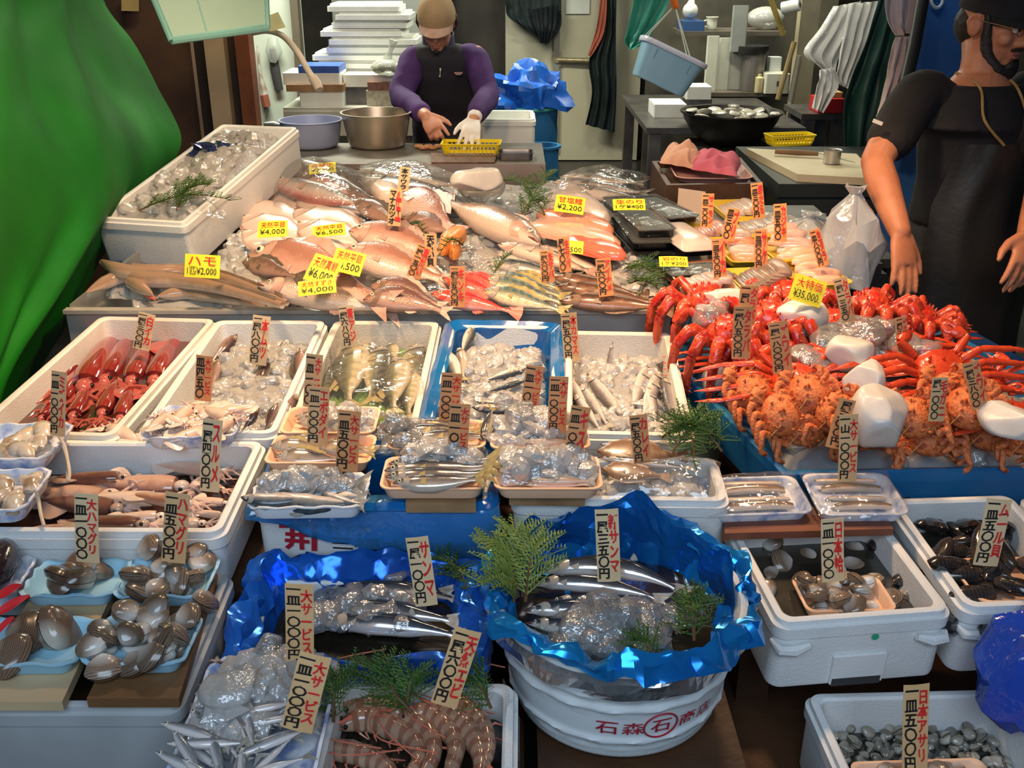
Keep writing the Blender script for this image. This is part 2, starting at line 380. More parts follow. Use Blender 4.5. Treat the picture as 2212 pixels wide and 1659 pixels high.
# low stands under the front boxes
def stand(nm, x0, x1, y0, y1, zt, lab, mat=DARKWOOD, cat='stand', th=.03):
    r = empty(nm, ((x0+x1)/2, (y0+y1)/2, 0), label=lab, cat=cat)
    w, d = x1-x0, y1-y0
    MB().box((0, 0, zt-th/2), (w, d, th)).build('stand_top', mat, r, smooth=False)
    for sx in (-1, 1):
        for sy in (-1, 1):
            MB().box((sx*(w/2-.05), sy*(d/2-.05), (zt-th)/2), (.06, .06, zt-th)).build('leg', mat, r, smooth=False)
    return r
stand('display_stand', -1.12, .40, 1.80, 2.40, .745, 'dark wooden stand under the back row of foam boxes')
stand('display_stand', -1.12, .50, 1.46, 1.795, .715, 'dark wooden stand under the middle row of boxes and trays')
stand('display_stand', -1.10, .02, .80, 1.435, .545, 'dark wooden stand under the clam box and shrimp box')
stand('bucket_stand', .04, .36, 1.16, 1.45, .600, 'low dark stand under the round white tub')
stand('display_stand', .385, 1.2, .9, 1.70, .455, 'low dark stand under the mussel and asari boxes')

# ---------------------------------------------------------------- preparation counter of the fishmonger
r = empty('preparation_counter', (-.55, 4.35, 0), label='steel preparation counter the man in purple works at', cat='counter')
xa, xb = at_y(560, 360, 4.09).x, at_y(1178, 375, 4.09).x
q = Matrix.Translation((.55, -4.35, 0))
MB().box(((xa+xb)/2, 4.34, .935), (xb-xa, .5, .03)).build('worktop', M('dull_worktop_steel', (.27,.25,.22), (.20,.18,.16), 8, .4, .5), r, mx=q, smooth=False)
MB().box(((xa+xb)/2, 4.085, .89), (xb-xa, .02, .13)).build('front_panel', M('brown_tinted_steel', (.40,.30,.26), (.30,.22,.19), 4, .35, .8), r, mx=q, smooth=False)
for x in (xa+.05, xb-.05):
    for y in (4.14, 4.54): MB().box((x, y, .46), (.05, .05, .92)).build('leg', DARKSTEEL, r, mx=q, smooth=False)
# back table with the stack of foam lids
xa, xb = at_y(612, 230, 5.95).x, at_y(900, 230, 5.95).x
r = empty('back_table', ((xa+xb)/2, 6.3, 0), label='pale steel table behind the fishmonger holding foam lids', cat='table')
zt = at_y(700, 232, 5.95).z
MB().box((0, 0, zt-.02), (xb-xa, .72, .04)).build('table_top', M('pale_worn_steel', (.66,.66,.58), (.55,.55,.48), 4, .35, .3), r, smooth=False)
MB().box((0, -.355, zt-.09), (xb-xa, .02, .14)).build('apron_panel', MATS['pale_worn_steel'], r, smooth=False)
for sx in (-1, 1):
    for sy in (-1, 1): MB().box((sx*((xb-xa)/2-.05), sy*.31, (zt-.04)/2), (.05, .05, zt-.04)).build('leg', DARKSTEEL, r, smooth=False)
ZT = zt
# foam lids, each a slab of its own
rnd = random.Random(4)
ys = [-8, 27, 44, 60, 76, 92, 105, 120, 136, 152, 168, 184]
LIDW = M('foam_lid_white', (.84,.85,.80), (.76,.77,.72), 8, .5, bump=.2, bscale=240)
lid_names = ['topmost', 'second', 'third', 'fourth', 'fifth', 'sixth', 'seventh', 'eighth', 'ninth', 'tenth', 'eleventh', 'lowest']
xs = [(702,862),(720,885),(712,880),(688,870),(706,900),(700,890),(668,890),(676,900),(670,900),(682,905),(690,905),(660,912)]
zb = ZT
hgt = (at_y(780, 5, 6.35).z - zb)/12
for i in range(12):
    a, b = at_y(xs[i][0], ys[i], 6.2).x, at_y(xs[i][1], ys[i], 6.2).x
    z = zb + (11-i)*hgt
    w, d = b-a, .36
    m = MB(); m.rings([rrect(w, d, .02, 0, 3), rrect(w, d, .02, hgt*.62, 3), rrect(w-.03, d-.03, .02, hgt*.66, 3), rrect(w-.03, d-.03, .02, hgt*.93, 3)])
    o = m.build('polystyrene_slab', LIDW, smooth=False); o.location = ((a+b)/2, 6.42+rnd.uniform(-.02,.02), z)
    tag(o, '%s white foam lid of the tall stack on the back table' % lid_names[i], 'lid', 'foam lids stacked behind the fishmonger')
# ---------------------------------------------------------------- containers
def foam_box(name, w, d, h, mx, label, mat=None, wall=.022, lipd=.012, cat='box', group=None, taper=.965, notch=False, grip=False, r=.022):
    """open moulded box, origin at the middle of its base"""
    mat = mat or FOAM; tp = taper
    m = MB(); rr = []
    q = lambda ww, dd, rad, z: rr.append(rrect(ww, dd, rad, z, 5))
    q(w*tp, d*tp, r, 0); q(w*tp+.004, d*tp+.004, r+.004, .006)
    q(w-.010, d-.010, r, h-.035); q(w, d, r+.004, h-.032); q(w, d, r+.004, h-.012)
    q(w-.012, d-.012, r, h-.010); q(w-.014, d-.014, r, h-.001); q(w-.018, d-.018, r, h)
    q(w-2*wall+.008, d-2*wall+.008, r*.8, h); q(w-2*wall, d-2*wall, r*.8, h-.004); q(w*tp-2*wall, d*tp-2*wall, r*.7, .022)
    m.rings(rr, True, True)
    root = m.build(name, mat, sharp=35); root.matrix_world = mx
    tag(root, label, cat, group)
    if notch:
        for sx in (-1, 1):
            n = MB(); n.tube([(sx*(w/2-.002), -d/2+.02, h-.045), (sx*(w/2-.012), -d/2-.001, h-.052), (sx*(w/2-.035), -d/2-.003, h-.052), (sx*(w/2-.06), -d/2-.001, h-.045)], [.004,.010,.011,.006], 8)
            n.build('corner_catch', mat, root)
    if grip:
        g = MB(); g.box((0, -d*tp/2-.0045, h*.24), (w*.30, .006, h*.42)); g.build('grip_panel', mat, root, smooth=False)
        g = MB(); g.box((0, -d*tp/2-.006, .008), (w*.28, .004, .016)); g.build('grip_slot', M('dark_slot', (.05,.05,.05), None, 5, .7), root, smooth=False)
    return root
def box_mx(c_fl, c_fr, c_bl, c_br, h):
    """seat a box under four measured rim corners -> matrix with origin at the middle of its base, width, depth"""
    cf = (c_fl+c_fr)/2; cb = (c_bl+c_br)/2; ctr = (cf+cb)/2
    ax = ((c_fr-c_fl)+(c_br-c_bl)); ax.z *= .5; ax.normalize(); ay = cb-cf; d = ay.length
    az = ax.cross(ay).normalized(); ay = az.cross(ax).normalized()
    w = ((c_fr-c_fl).length+(c_br-c_bl).length)/2
    mx = Matrix((ax, ay, az)).transposed().to_4x4(); mx.translation = ctr-az*h
    return mx, w, d
def tray(name, w, d, h, mx, label, mat, cat='tray', group=None, flare=.86, wave=0, wn=9, rim=.006, th=.003, mesh_only=False, rimmat=None):
    """food tray: flared wall, rolled rim, scalloped when wave>0; origin at the middle of its base"""
    m = MB()
    def ring(ww, dd, r, z, wv=0):
        pts = rrect_dense(ww, dd, r, z, 10, 4); n = len(pts); out = []
        for k, p in enumerate(pts):
            q = p.copy()
            if wv:
                s = sin(2*pi*wn*k/n*2)
                q.x *= 1+wv*s*.5; q.y *= 1+wv*s*.5; q.z += wv*s*.09
            out.append(q)
        return out
    R = min(w, d)*.16
    rr = [ring(w*flare, d*flare, R*.8, 0), ring(w*(flare+.03), d*(flare+.03), R*.85, h*.15), ring(w-.008, d-.008, R, h*.86, wave), ring(w, d, R, h*.90, wave), ring(w, d, R, h, wave),
          ring(w-rim*1.6, d-rim*1.6, R*.95, h*1.0, wave), ring(w-rim*2.4, d-rim*2.4, R*.9, h*.86, wave), ring(w*(flare+.01)-th*2, d*(flare+.01)-th*2, R*.8, h*.16), ring(w*flare-.012, d*flare-.012, R*.75, th)]
    m.rings(rr, True, True)
    if mesh_only: return m
    o = m.build(name, mat, sharp=50); o.matrix_world = mx; tag(o, label, cat, group); return o

FOILB = M('blue_foil', (.025,.20,.85), (.012,.09,.55), 3, .2, .55, bump=.9, bscale=22)
FOILC = M('cyan_blue_foil', (.02,.36,.90), (.01,.15,.58), 3, .17, .6, bump=.9, bscale=18)
FOILS = M('silver_foil', (.75,.76,.78), (.6,.62,.66), 4, .2, .9, bump=.8, bscale=30)
BLUESHEET = M('blue_polythene', (.01,.20,.55), (.008,.12,.40), 3, .14, 0, .5, 20, coat=.8)
def liner(name, rings_fn, levels, n, mat, parent=None, amp=.012, seed=0, mx=None, th=.0015, freq=9):
    """crumpled sheet following rings: levels = [(w, d, r, z, crumple)]"""
    m = MB(); rr = []; K = 3
    levels = [tuple(a+(b-a)*k/K for a, b in zip(levels[i], levels[i+1])) for i in range(len(levels)-1) for k in range(K)]+[levels[-1]]
    for i, (w, d, r, z, c) in enumerate(levels):
        ring = rings_fn(w, d, r, z); out = []
        for k, p in enumerate(ring):
            s = Vector((seed*3.1, seed*1.7, 0)); q = p*freq + s
            rg = 1-abs(noise.noise(q*1.6))*2.2
            dv = noise.noise_vector(q)*amp*c + noise.noise_vector(q*2.7)*amp*c*.5 + Vector((p.x, p.y, 0)).normalized()*rg*amp*c*.5+Vector((0,0,rg*amp*c*.25))
            out.append(p+dv)
        rr.append(out)
    m.rings(rr, False, True)
    return m.build(name, mat, parent, sharp=30, solid=0, mx=mx)

# ---- back row: five boxes side by side
ZB, ZF = .9025, .872
def rowbox(nm, bl, br, fl, fr, h, lab, zb=ZB, zf=ZF, mat=None, **k):
    mx, w, d = box_mx(at(*fl, zf), at(*fr, zf), at(*bl, zb), at(*br, zb), h)
    return foam_box(nm, w, d, h, mx, lab, mat, **k), mx, w, d
HB = .105
boxA = rowbox('foam_box', (158,680), (424,688), (-8,935), (310,943), HB, 'stained foam box of glossy red squid at the left end', mat=FOAMOLD)
boxB = rowbox('foam_box', (430,688), (678,692), (330,940), (640,935), HB, 'foam box holding dark fish buried in crushed ice')
boxC = rowbox('foam_box', (686,688), (932,694), (650,930), (934,925), HB, 'foam box of olive fish wrapped in clear film', mat=FOAMOLD)
boxD = rowbox('foam_box', (942,694), (1194,702), (938,925), (1236,925), HB, 'foam box lined with bright blue plastic sheet')
boxE = rowbox('foam_box', (1196,710), (1450,716), (1238,940), (1508,944), HB, 'foam box of slim grey barracuda standing in ice', mat=FOAMOLD)
# ---- middle row
H2 = .125
boxF = rowbox('foam_box', (-300,948), (540,952), (-420,1146), (527,1150), H2, 'wide foam box of brown mottled squid', .868, .853, notch=False)
mx, w, d = box_mx(at(548,1100,.848), at(1098,1100,.848), at(600,955,.862), at(1045,955,.862), .125)
boxG = foam_box('foam_box', w, d, .125, mx, 'printed foam box draped with blue plastic under the fish trays', r=.02)
boxG_mx, boxG_w, boxG_d = mx, w, d
boxH = rowbox('foam_box', (1110,975), (1570,990), (1100,1086), (1560,1080), .13, 'wide foam box of ice and flatfish beside the blue crab tray', .862, .85)
# ---- lower row
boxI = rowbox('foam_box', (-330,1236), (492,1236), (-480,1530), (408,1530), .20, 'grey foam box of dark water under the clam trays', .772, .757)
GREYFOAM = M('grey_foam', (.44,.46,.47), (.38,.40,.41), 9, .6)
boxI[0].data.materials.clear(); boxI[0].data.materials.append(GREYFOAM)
boxJ = rowbox('foam_box', (548,1218), (1010,1220), (505,1432), (1050,1440), .15, 'foam box lined with crumpled dark blue foil', .765, .745)
boxK = rowbox('foam_box', (690,1466), (1092,1472), (650,1800), (1150,1800), .16, 'foam box of large striped prawns at the bottom', .722, .722)
boxL = rowbox('foam_box', (1550,1120), (1900,1100), (1690,1352), (2062,1322), .138, 'white foam box with shells and a peach tray in water', .785, .765, notch=True, grip=True)
boxM = rowbox('foam_box', (1918,1070), (2172,1068), (2074,1322), (2420,1300), .138, 'white foam box of black mussels under the blue bag', .785, .765, notch=True)
boxN = rowbox('foam_box', (2172,1066), (2420,1062), (2440,1296), (2760,1280), .138, 'white foam box cut by the right edge behind the mussels', .785, .765)
boxO = rowbox('foam_box', (1722,1492), (2130,1486), (1880,1800), (2420,1780), .14, 'lowest white foam box full of small asari clams', .615, .615)
# ---- long box up on the counter
boxP = rowbox('foam_box', (405,268), (572,274), (284,470), (492,484), .148, 'long white foam box on the counter with ice and blue bag', 1.165, 1.022, r=.014)
m = MB(); q = boxP[1] @ Vector((0, boxP[3]*.32, 0)); m.box((q.x, q.y, (q.z+.862)/2-.006), (.22, .16, q.z-.862)); o = m.build('prop_block', DARKWOOD, smooth=False); tag(o, 'dark block propping up the back of the long white box', 'block')
boxJ[0].data.transform(Matrix.Diagonal((.97, .96, .86, 1)))
# ---------------------------------------------------------------- fish
def interp(keys, t):
    for i in range(len(keys)-1):
        if t <= keys[i+1][0]:
            k = (t-keys[i][0])/(keys[i+1][0]-keys[i][0]); k = k*k*(3-2*k)*.6+k*.4
            return [a+(b-a)*k for a, b in zip(keys[i][1:], keys[i+1][1:])]
    return list(keys[-1][1:])
class Fish:
    def __init__(s, L, keys, mat, fin, tail='fork', tl=.16, tw=.2, eye=(.085, .25, .018), dors=(.3,.75,.06), anal=None, pect=(.25,.13), gill=.22, gillmat=None, nr=26, ns=16):
        s.__dict__.update(locals()); s.cache = {}
    def spine(s, t, bend, droop):
        x = (t-.5)*s.L
        return Vector((x, bend*(1-(2*t-1)**2)*s.L, -droop*(2*t-1)**2*s.L))
    def get(s, bend=0, droop=0):
        k = (round(bend, 2), round(droop, 2))
        if k in s.cache: return s.cache[k]
        L = s.L; vs = []; uvs = []; fs = []; body_end = 1-s.tl*.55
        for i in range(s.nr):
            t = i/(s.nr-1); t = t**1.25; up, dn, th = interp(s.keys, t); c = s.spine(t*body_end, *k)
            for j in range(s.ns):
                a = 2*pi*j/s.ns; ca, sa = -cos(a), sin(a)
                y = (up if ca > 0 else dn)*ca*L; z = th*L*(abs(sa)**.85)*(1 if sa > 0 else -1)
                vs.append(c+Vector((0, y, z))); uvs.append((t, (1-cos(a))/2))
        n = s.ns
        for i in range(s.nr-1):
            for j in range(n): fs.append((i*n+j, i*n+(j+1) % n, (i+1)*n+(j+1) % n, (i+1)*n+j))
        fs += [tuple(range(n)), tuple((s.nr-1)*n+j for j in range(n))]
        body = MB().add(vs, fs, None, 0, uvs).mesh('fish_body', [s.mat], sharp=70)
        parts = []
        # tail fin
        m = MB(); p = []
        for i in range(5):
            q = i/4; row = []
            for j in range(-4, 5):
                jj = j/4; w = s.keys[-1][1]*.9*(1-q)+s.tw*.5*q
                x = q*s.tl*(.55+(.45*abs(jj)**.8 if s.tail == 'fork' else .4-.12*jj*jj if s.tail == 'fan' else .45))
                c = s.spine(min(1, body_end-.02+x), *k); c.x = s.spine(body_end-.02, *k).x+x*L
                row.append(c+Vector((0, jj*w*L, .004*L*sin(j*2.2)*q)))
            p.append(row)
        m.grid(p); parts.append(('tail_fin', m.mesh('tail_fin', [s.fin], solid=.004*L)))
        def strip(t0, t1, h, side, nm):
            p0 = []; p1 = []
            for i in range(9):
                t = t0+(t1-t0)*i/8; up, dn, th = interp(s.keys, t); c = s.spine(t*body_end, *k)
                y = (up if side > 0 else -dn)*L*.96
                hh = h*L*(sin(pi*(i/8)**.7)*.8+.25)*(.85+.3*(i % 2))
                p0.append(c+Vector((0, y, 0))); p1.append(c+Vector((.05*L*i/8, y+side*hh, .006*L*((i % 2)-.5))))
            parts.append((nm, MB().grid([p0, p1]).mesh(nm, [s.fin], solid=.004*L)))
        if s.dors: strip(s.dors[0], s.dors[1], s.dors[2], 1, 'dorsal_fin')
        if s.anal: strip(s.anal[0], s.anal[1], s.anal[2], -1, 'anal_fin')
        for sg in (1, -1):
            if s.eye:
                te, fy, re = s.eye; up, dn, th = interp(s.keys, te/body_end); c = s.spine(te, *k)
                y = up*L*fy*1.0; z = th*L*math.sqrt(max(.05, 1-fy*fy))*1.03; re *= 1.2
                m = MB(); m.ball(c+Vector((0, y, sg*z)), (re*L, re*L, re*L*.5), n=10, m=6); m.ball(c+Vector((0, y, sg*(z+re*L*.22))), (re*L*.58, re*L*.58, re*L*.36), mi=1, n=8, m=6)
                parts.append(('eye', m.mesh('eye', [EYEW, EYEB])))
            if s.pect and sg > 0:
                t, ln = s.pect; up, dn, th = interp(s.keys, t); c = s.spine(t, *k); p = []
                for i in range(4):
                    q = i/3
                    p.append([c+Vector((q*ln*L, (-.25*dn + (jj-.35)*ln*.5*q)*L + .0, (th*.93+.012*q)*L)) for jj in (0, .25, .5, .75, 1)])
                parts.append(('pectoral_fin', MB().grid(p).mesh('pectoral_fin', [s.fin], solid=.003*L)))
            if s.gill and s.gillmat:
                m = MB(); p = []
                for i in range(9):
                    a = -1.25+2.5*i/8; up, dn, th = interp(s.keys, s.gill); row = []
                    for q in (0, .35, .7, 1):
                        t = s.gill-.075*q-.05*(abs(a)/1.25)**2*(1 if q < 1 else .9)
                        u2, d2, t2 = interp(s.keys, max(.02, t)); c = s.spine(t*body_end, *k); yy = sin(a*.92)
                        row.append(c+Vector((0, (u2 if yy > 0 else d2)*yy*L, sg*(t2*L*math.sqrt(max(.02, 1-yy*yy))+.004*L*(1-q)+.0008))))
                    p.append(row)
                m.grid(p); parts.append(('gill_cover', m.mesh('gill_cover', [s.gillmat], solid=.0025*L)))
        if s.gill:
            m = MB()
            for sg in (1, -1):
                q = []
                for t, fy in ((.004, -.1), (.03, -.28), (.062, -.42)):
                    up, dn, th = interp(s.keys, t/body_end); q.append(s.spine(t, *k)+Vector((0, dn*fy*L, sg*th*L*math.sqrt(1-fy*fy)*1.02)))
                m.tube(q, [.004*L, .0055*L, .0025*L], 6)
            parts.append(('mouth', m.mesh('mouth', [MOUTHM])))
        s.cache[k] = (body, parts); return s.cache[k]
def put(sp, name, mx, label, cat='fish', group=None, bend=0, droop=0, keep=None):
    body, parts = sp.get(bend, droop)
    o = link(name, body); o.matrix_world = mx; tag(o, label, cat, group)
    for nm, me in parts:
        if keep is None or nm in keep: link(nm, me, None, o)
    return o
def lie(sp, name, head, tail, z, label, group=None, flip=False, bend=0, droop=0, roll=0, zt=None, keep=None, sc=1, wide=1):
    """lay a fish on its side with head and tail over two measured points of the bed"""
    a = at(*head, z); b = at(*tail, z if zt is None else zt)
    x = (b-a); ln = x.length; x.normalize()
    up = Vector((0, 0, 1)); y = up.cross(x).normalized(); zz = x.cross(y)
    R = Matrix((x, y, zz)).transposed().to_4x4()
    s = ln/sp.L*sc
    tip = Matrix.Rotation(roll+.38*abs(x.x), 4, x if x.x >= 0 else -x)   # prop the upper flank toward the buyer
    mx = Matrix.Translation((a+b)/2) @ tip @ R @ Matrix.Rotation(0 if flip else pi, 4, 'X') @ Matrix.Diagonal((s, s*wide, s*wide, 1))
    return put(sp, name, mx, label, 'fish', group, bend, droop, keep)

MOUTHM = M('dark_red_mouth', (.20,.05,.04), (.12,.03,.025), 30, .3)
K_BREAM = [(0,.01,.01,.012),(.05,.065,.05,.035),(.14,.135,.09,.06),(.28,.185,.14,.075),(.42,.19,.155,.075),(.6,.15,.13,.058),(.8,.075,.07,.03),(.93,.036,.036,.014),(1,.045,.045,.008)]
K_LONG = [(0,.006,.006,.006),(.04,.028,.026,.02),(.14,.062,.052,.042),(.3,.085,.075,.055),(.5,.088,.08,.056),(.7,.066,.06,.04),(.87,.032,.03,.018),(.96,.018,.018,.008),(1,.026,.026,.006)]
K_SLIM = [(0,.004,.004,.004),(.06,.016,.016,.013),(.18,.036,.034,.026),(.4,.048,.046,.033),(.65,.045,.042,.03),(.85,.022,.02,.014),(.95,.011,.011,.006),(1,.018,.018,.004)]
K_AJI = [(0,.008,.008,.008),(.05,.045,.036,.026),(.15,.088,.075,.05),(.32,.125,.115,.066),(.5,.12,.112,.062),(.72,.07,.066,.036),(.9,.022,.022,.014),(1,.028,.028,.006)]
K_FLAT = [(0,.01,.01,.01),(.06,.07,.06,.025),(.2,.17,.16,.036),(.42,.225,.215,.042),(.65,.175,.17,.034),(.85,.075,.07,.022),(.95,.04,.04,.012),(1,.045,.045,.006)]
FINP = M('pale_pink_fin', (.62,.40,.32), (.48,.28,.22), 40, .35)
FIND = M('dusky_fin', (.16,.12,.09), (.10,.07,.05), 40, .35)
FINR = M('red_fin', (.72,.10,.06), (.6,.06,.04), 40, .3)
FINY = M('amber_fin', (.46,.36,.14), (.3,.22,.09), 40, .35)
FINS_ = M('silver_fin', (.45,.42,.36), (.30,.27,.23), 40, .3)
GILLP = M('rosy_gill_cover', (.66,.42,.33), (.52,.30,.24), 30, .18, coat=.7)
GILLS = M('silver_gill_cover', (.62,.55,.46), (.42,.36,.30), 30, .16, .2, coat=.7)
GILLD = M('dusky_gill_cover', (.28,.17,.12), (.20,.12,.09), 30, .2, coat=.7)
TAI = Fish(.42, K_BREAM, FISH('sea_bream_skin', [(.0,(0.720,0.544,0.441)),(.4,(0.666,0.440,0.350)),(.7,(0.576,0.304,0.228)),(1,(0.360,0.160,0.114))], scales=190), FINP, eye=(0.099,0.336,0.023), gillmat=GILLP, anal=(0.558,0.656,0.030))
CHIDAI = Fish(.36, K_BREAM, FISH('dusky_bream_skin', [(.0,(0.450,0.264,0.198)),(.35,(0.396,0.216,0.160)),(.7,(0.297,0.144,0.106)),(1,(0.153,0.072,0.061))], scales=200), FINP, eye=(0.099,0.320,0.020), gillmat=GILLD, anal=(0.558,0.656,0.030))
SUZUKI = Fish(.58, K_LONG, FISH('sea_bass_skin', [(.0,(0.756,0.608,0.502)),(.45,(0.684,0.528,0.433)),(.72,(0.450,0.328,0.266)),(1,(0.216,0.152,0.122))], scales=170), FINP, eye=(0.090,0.280,0.012), gillmat=GILLP, dors=(0.288,0.656,0.038), anal=(0.594,0.672,0.030))
BORA = Fish(.60, K_LONG, FISH('striped_mullet_skin', [(.0,(0.756,0.576,0.471)),(.4,(0.702,0.512,0.410)),(.7,(0.450,0.320,0.266)),(1,(0.216,0.152,0.129))], scales=150, stripes=(0,.35,60,(0.270,0.200,0.167),.45)), FINP, eye=(0.090,0.280,0.012), gillmat=GILLP, dors=(0.306,0.480,0.038))
SAWARA = Fish(.78, K_LONG, FISH('spanish_mackerel_skin', [(.0,(0.720,0.592,0.517)),(.42,(0.558,0.464,0.410)),(.66,(0.270,0.240,0.243)),(1,(0.081,0.080,0.099))], mscale=24, mottle=.2), FIND, eye=(0.072,0.280,0.009), gillmat=GILLS, dors=(0.270,0.720,0.027))
HATA = Fish(.52, K_AJI, FISH('grouper_skin', [(.0,(0.450,0.272,0.205)),(.5,(0.342,0.192,0.144)),(1,(0.153,0.088,0.068))], mottle=.3, mscale=30), FIND, tail='fan', eye=(0.108,0.336,0.017), gillmat=GILLD, dors=(0.225,0.680,0.046))
KINKI = Fish(.31, K_AJI, FISH('scarlet_skin', [(.0,(0.810,0.416,0.319)),(.3,(0.792,0.192,0.129)),(.6,(0.720,0.064,0.046)),(1,(0.558,0.032,0.030))], scales=260), FINR, tail='fan', eye=(0.108,0.320,0.021), gillmat=M('scarlet_gill_cover', (0.702,0.096,0.068), (0.594,0.056,0.046), 30, .2, coat=.6), dors=(0.216,0.640,0.053), anal=(0.558,0.640,0.038))
SHIMA = Fish(.28, K_AJI, FISH('yellow_jack_skin', [(.0,(0.738,0.592,0.395)),(.38,(0.666,0.528,0.289)),(.52,(0.468,0.400,0.198)),(.66,(0.216,0.240,0.182)),(1,(0.063,0.104,0.106))], scales=260, mottle=.04, stripes=(60,.30,6,(0.270,0.240,0.137),.05)), FINY, eye=(0.099,0.280,0.018), gillmat=GILLS)
AINAME = Fish(.32, K_LONG, FISH('greenling_skin', [(.0,(0.414,0.240,0.152)),(.35,(0.270,0.132,0.076)),(.7,(0.180,0.084,0.053)),(1,(0.090,0.044,0.030))], mottle=.25, mscale=60), M('brown_fin', (0.216,0.104,0.061), (0.126,0.064,0.038), 30, .35), tail='fan', eye=(0.090,0.320,0.011), dors=(0.180,0.720,0.027), anal=(0.450,0.704,0.023), gillmat=GILLD)
SABA = Fish(.30, K_LONG, FISH('mackerel_skin', [(.0,(0.756,0.640,0.562)),(.45,(0.666,0.560,0.471)),(.6,(0.306,0.288,0.258)),(1,(0.054,0.072,0.084))], stripes=(55,.55,10,(0.036,0.040,0.046),.66)), FINS_, eye=(0.081,0.240,0.015), gillmat=GILLS, dors=(0.315,0.440,0.030))
IWASHI = Fish(.20, K_LONG, FISH('sardine_skin', [(.0,(0.738,0.608,0.486)),(.45,(0.630,0.512,0.395)),(.62,(0.324,0.272,0.228)),(1,(0.072,0.072,0.084))], metal=.25, rough=.18), FINY, eye=(0.081,0.240,0.020), gillmat=GILLS, dors=(0.360,0.464,0.038), nr=20, ns=12)
EBODAI = Fish(.17, K_AJI, FISH('butterfish_skin', [(.0,(0.720,0.576,0.456)),(.5,(0.612,0.480,0.365)),(.8,(0.378,0.296,0.228)),(1,(0.198,0.160,0.137))], metal=.2, rough=.18), FINY, eye=(0.099,0.240,0.023), gillmat=GILLS, nr=20, ns=12)
AJI = Fish(.25, K_AJI, FISH('olive_jack_skin', [(.0,(0.666,0.576,0.426)),(.42,(0.576,0.504,0.319)),(.56,(0.306,0.288,0.152)),(.75,(0.135,0.136,0.084)),(1,(0.054,0.056,0.046))], rough=.15, stripes=(70,.35,4,(0.198,0.184,0.106),.06)), FINY, eye=(0.099,0.240,0.018), gillmat=GILLS, nr=22, ns=14)
KAMASU = Fish(.26, K_SLIM, FISH('barracuda_skin', [(.0,(.62,.57,.52)),(.45,(.48,.43,.40)),(.7,(.28,.25,.24)),(1,(.14,.12,.12))], scales=320), FINS_, eye=(0.090,0.240,0.012), gillmat=GILLS, dors=(0.378,0.400,0.030), tw=.13, nr=22, ns=12)
SANMA = Fish(.32, K_SLIM, FISH('saury_skin', [(.0,(0.774,0.688,0.638)),(.5,(0.630,0.568,0.547)),(.64,(0.144,0.160,0.190)),(1,(0.027,0.040,0.061))], rough=.12, metal=.3), FINS_, eye=(0.081,0.240,0.011), gillmat=GILLS, dors=(0.648,0.640,0.023), tw=.1, pect=(.2,.06), nr=24, ns=12)
MUTSU = Fish(.22, K_AJI, FISH('dusky_purple_skin', [(.0,(0.378,0.240,0.198)),(.5,(0.216,0.132,0.114)),(1,(0.063,0.040,0.042))], rough=.16), FIND, eye=(0.108,0.280,0.027), gillmat=GILLD, nr=20, ns=12)
KISU = Fish(.17, K_SLIM, FISH('whiting_skin', [(.0,(0.702,0.544,0.426)),(.5,(0.576,0.416,0.319)),(1,(0.324,0.224,0.167))], rough=.2), FINS_, eye=(0.090,0.240,0.017), gillmat=GILLS, nr=18, ns=10)
SMELT = Fish(.105, K_SLIM, FISH('smelt_skin', [(.0,(0.792,0.704,0.669)),(.5,(0.684,0.616,0.600)),(.66,(.40,.41,.43)),(1,(.20,.21,.22))], rough=.22, metal=.08), FINS_, eye=(0.090,0.240,0.017), dors=None, pect=None, gill=None, nr=14, ns=9)
HIRAME = Fish(.40, K_FLAT, FISH('flounder_white_side', back=0, stops=[(.0,(0.540,0.304,0.228)),(.06,(0.774,0.560,0.471)),(.5,(0.810,0.624,0.532)),(.94,(0.774,0.560,0.471)),(1,(0.495,0.272,0.205))], mottle=.03, rough=.25), M('flounder_fin', (0.594,0.368,0.289), (0.450,0.256,0.198), 40, .35), tail='fan', eye=None, dors=(0.072,0.736,0.023), anal=(0.108,0.736,0.023), pect=(.26,.08), gill=.2, gillmat=M('white_gill_cover', (0.756,0.544,0.456), (0.684,0.448,0.365), 20, .2, coat=.5))
KAREI = Fish(.24, K_FLAT, FISH('flatfish_brown_side', [(.0,(0.216,0.120,0.068)),(.5,(0.144,0.080,0.049)),(1,(0.216,0.120,0.068))], mottle=.3, mscale=50), MATS['brown_fin'], tail='fan', eye=(0.072,0.320,0.015), dors=(0.072,0.736,0.023), anal=(0.108,0.736,0.023), nr=20, ns=12)

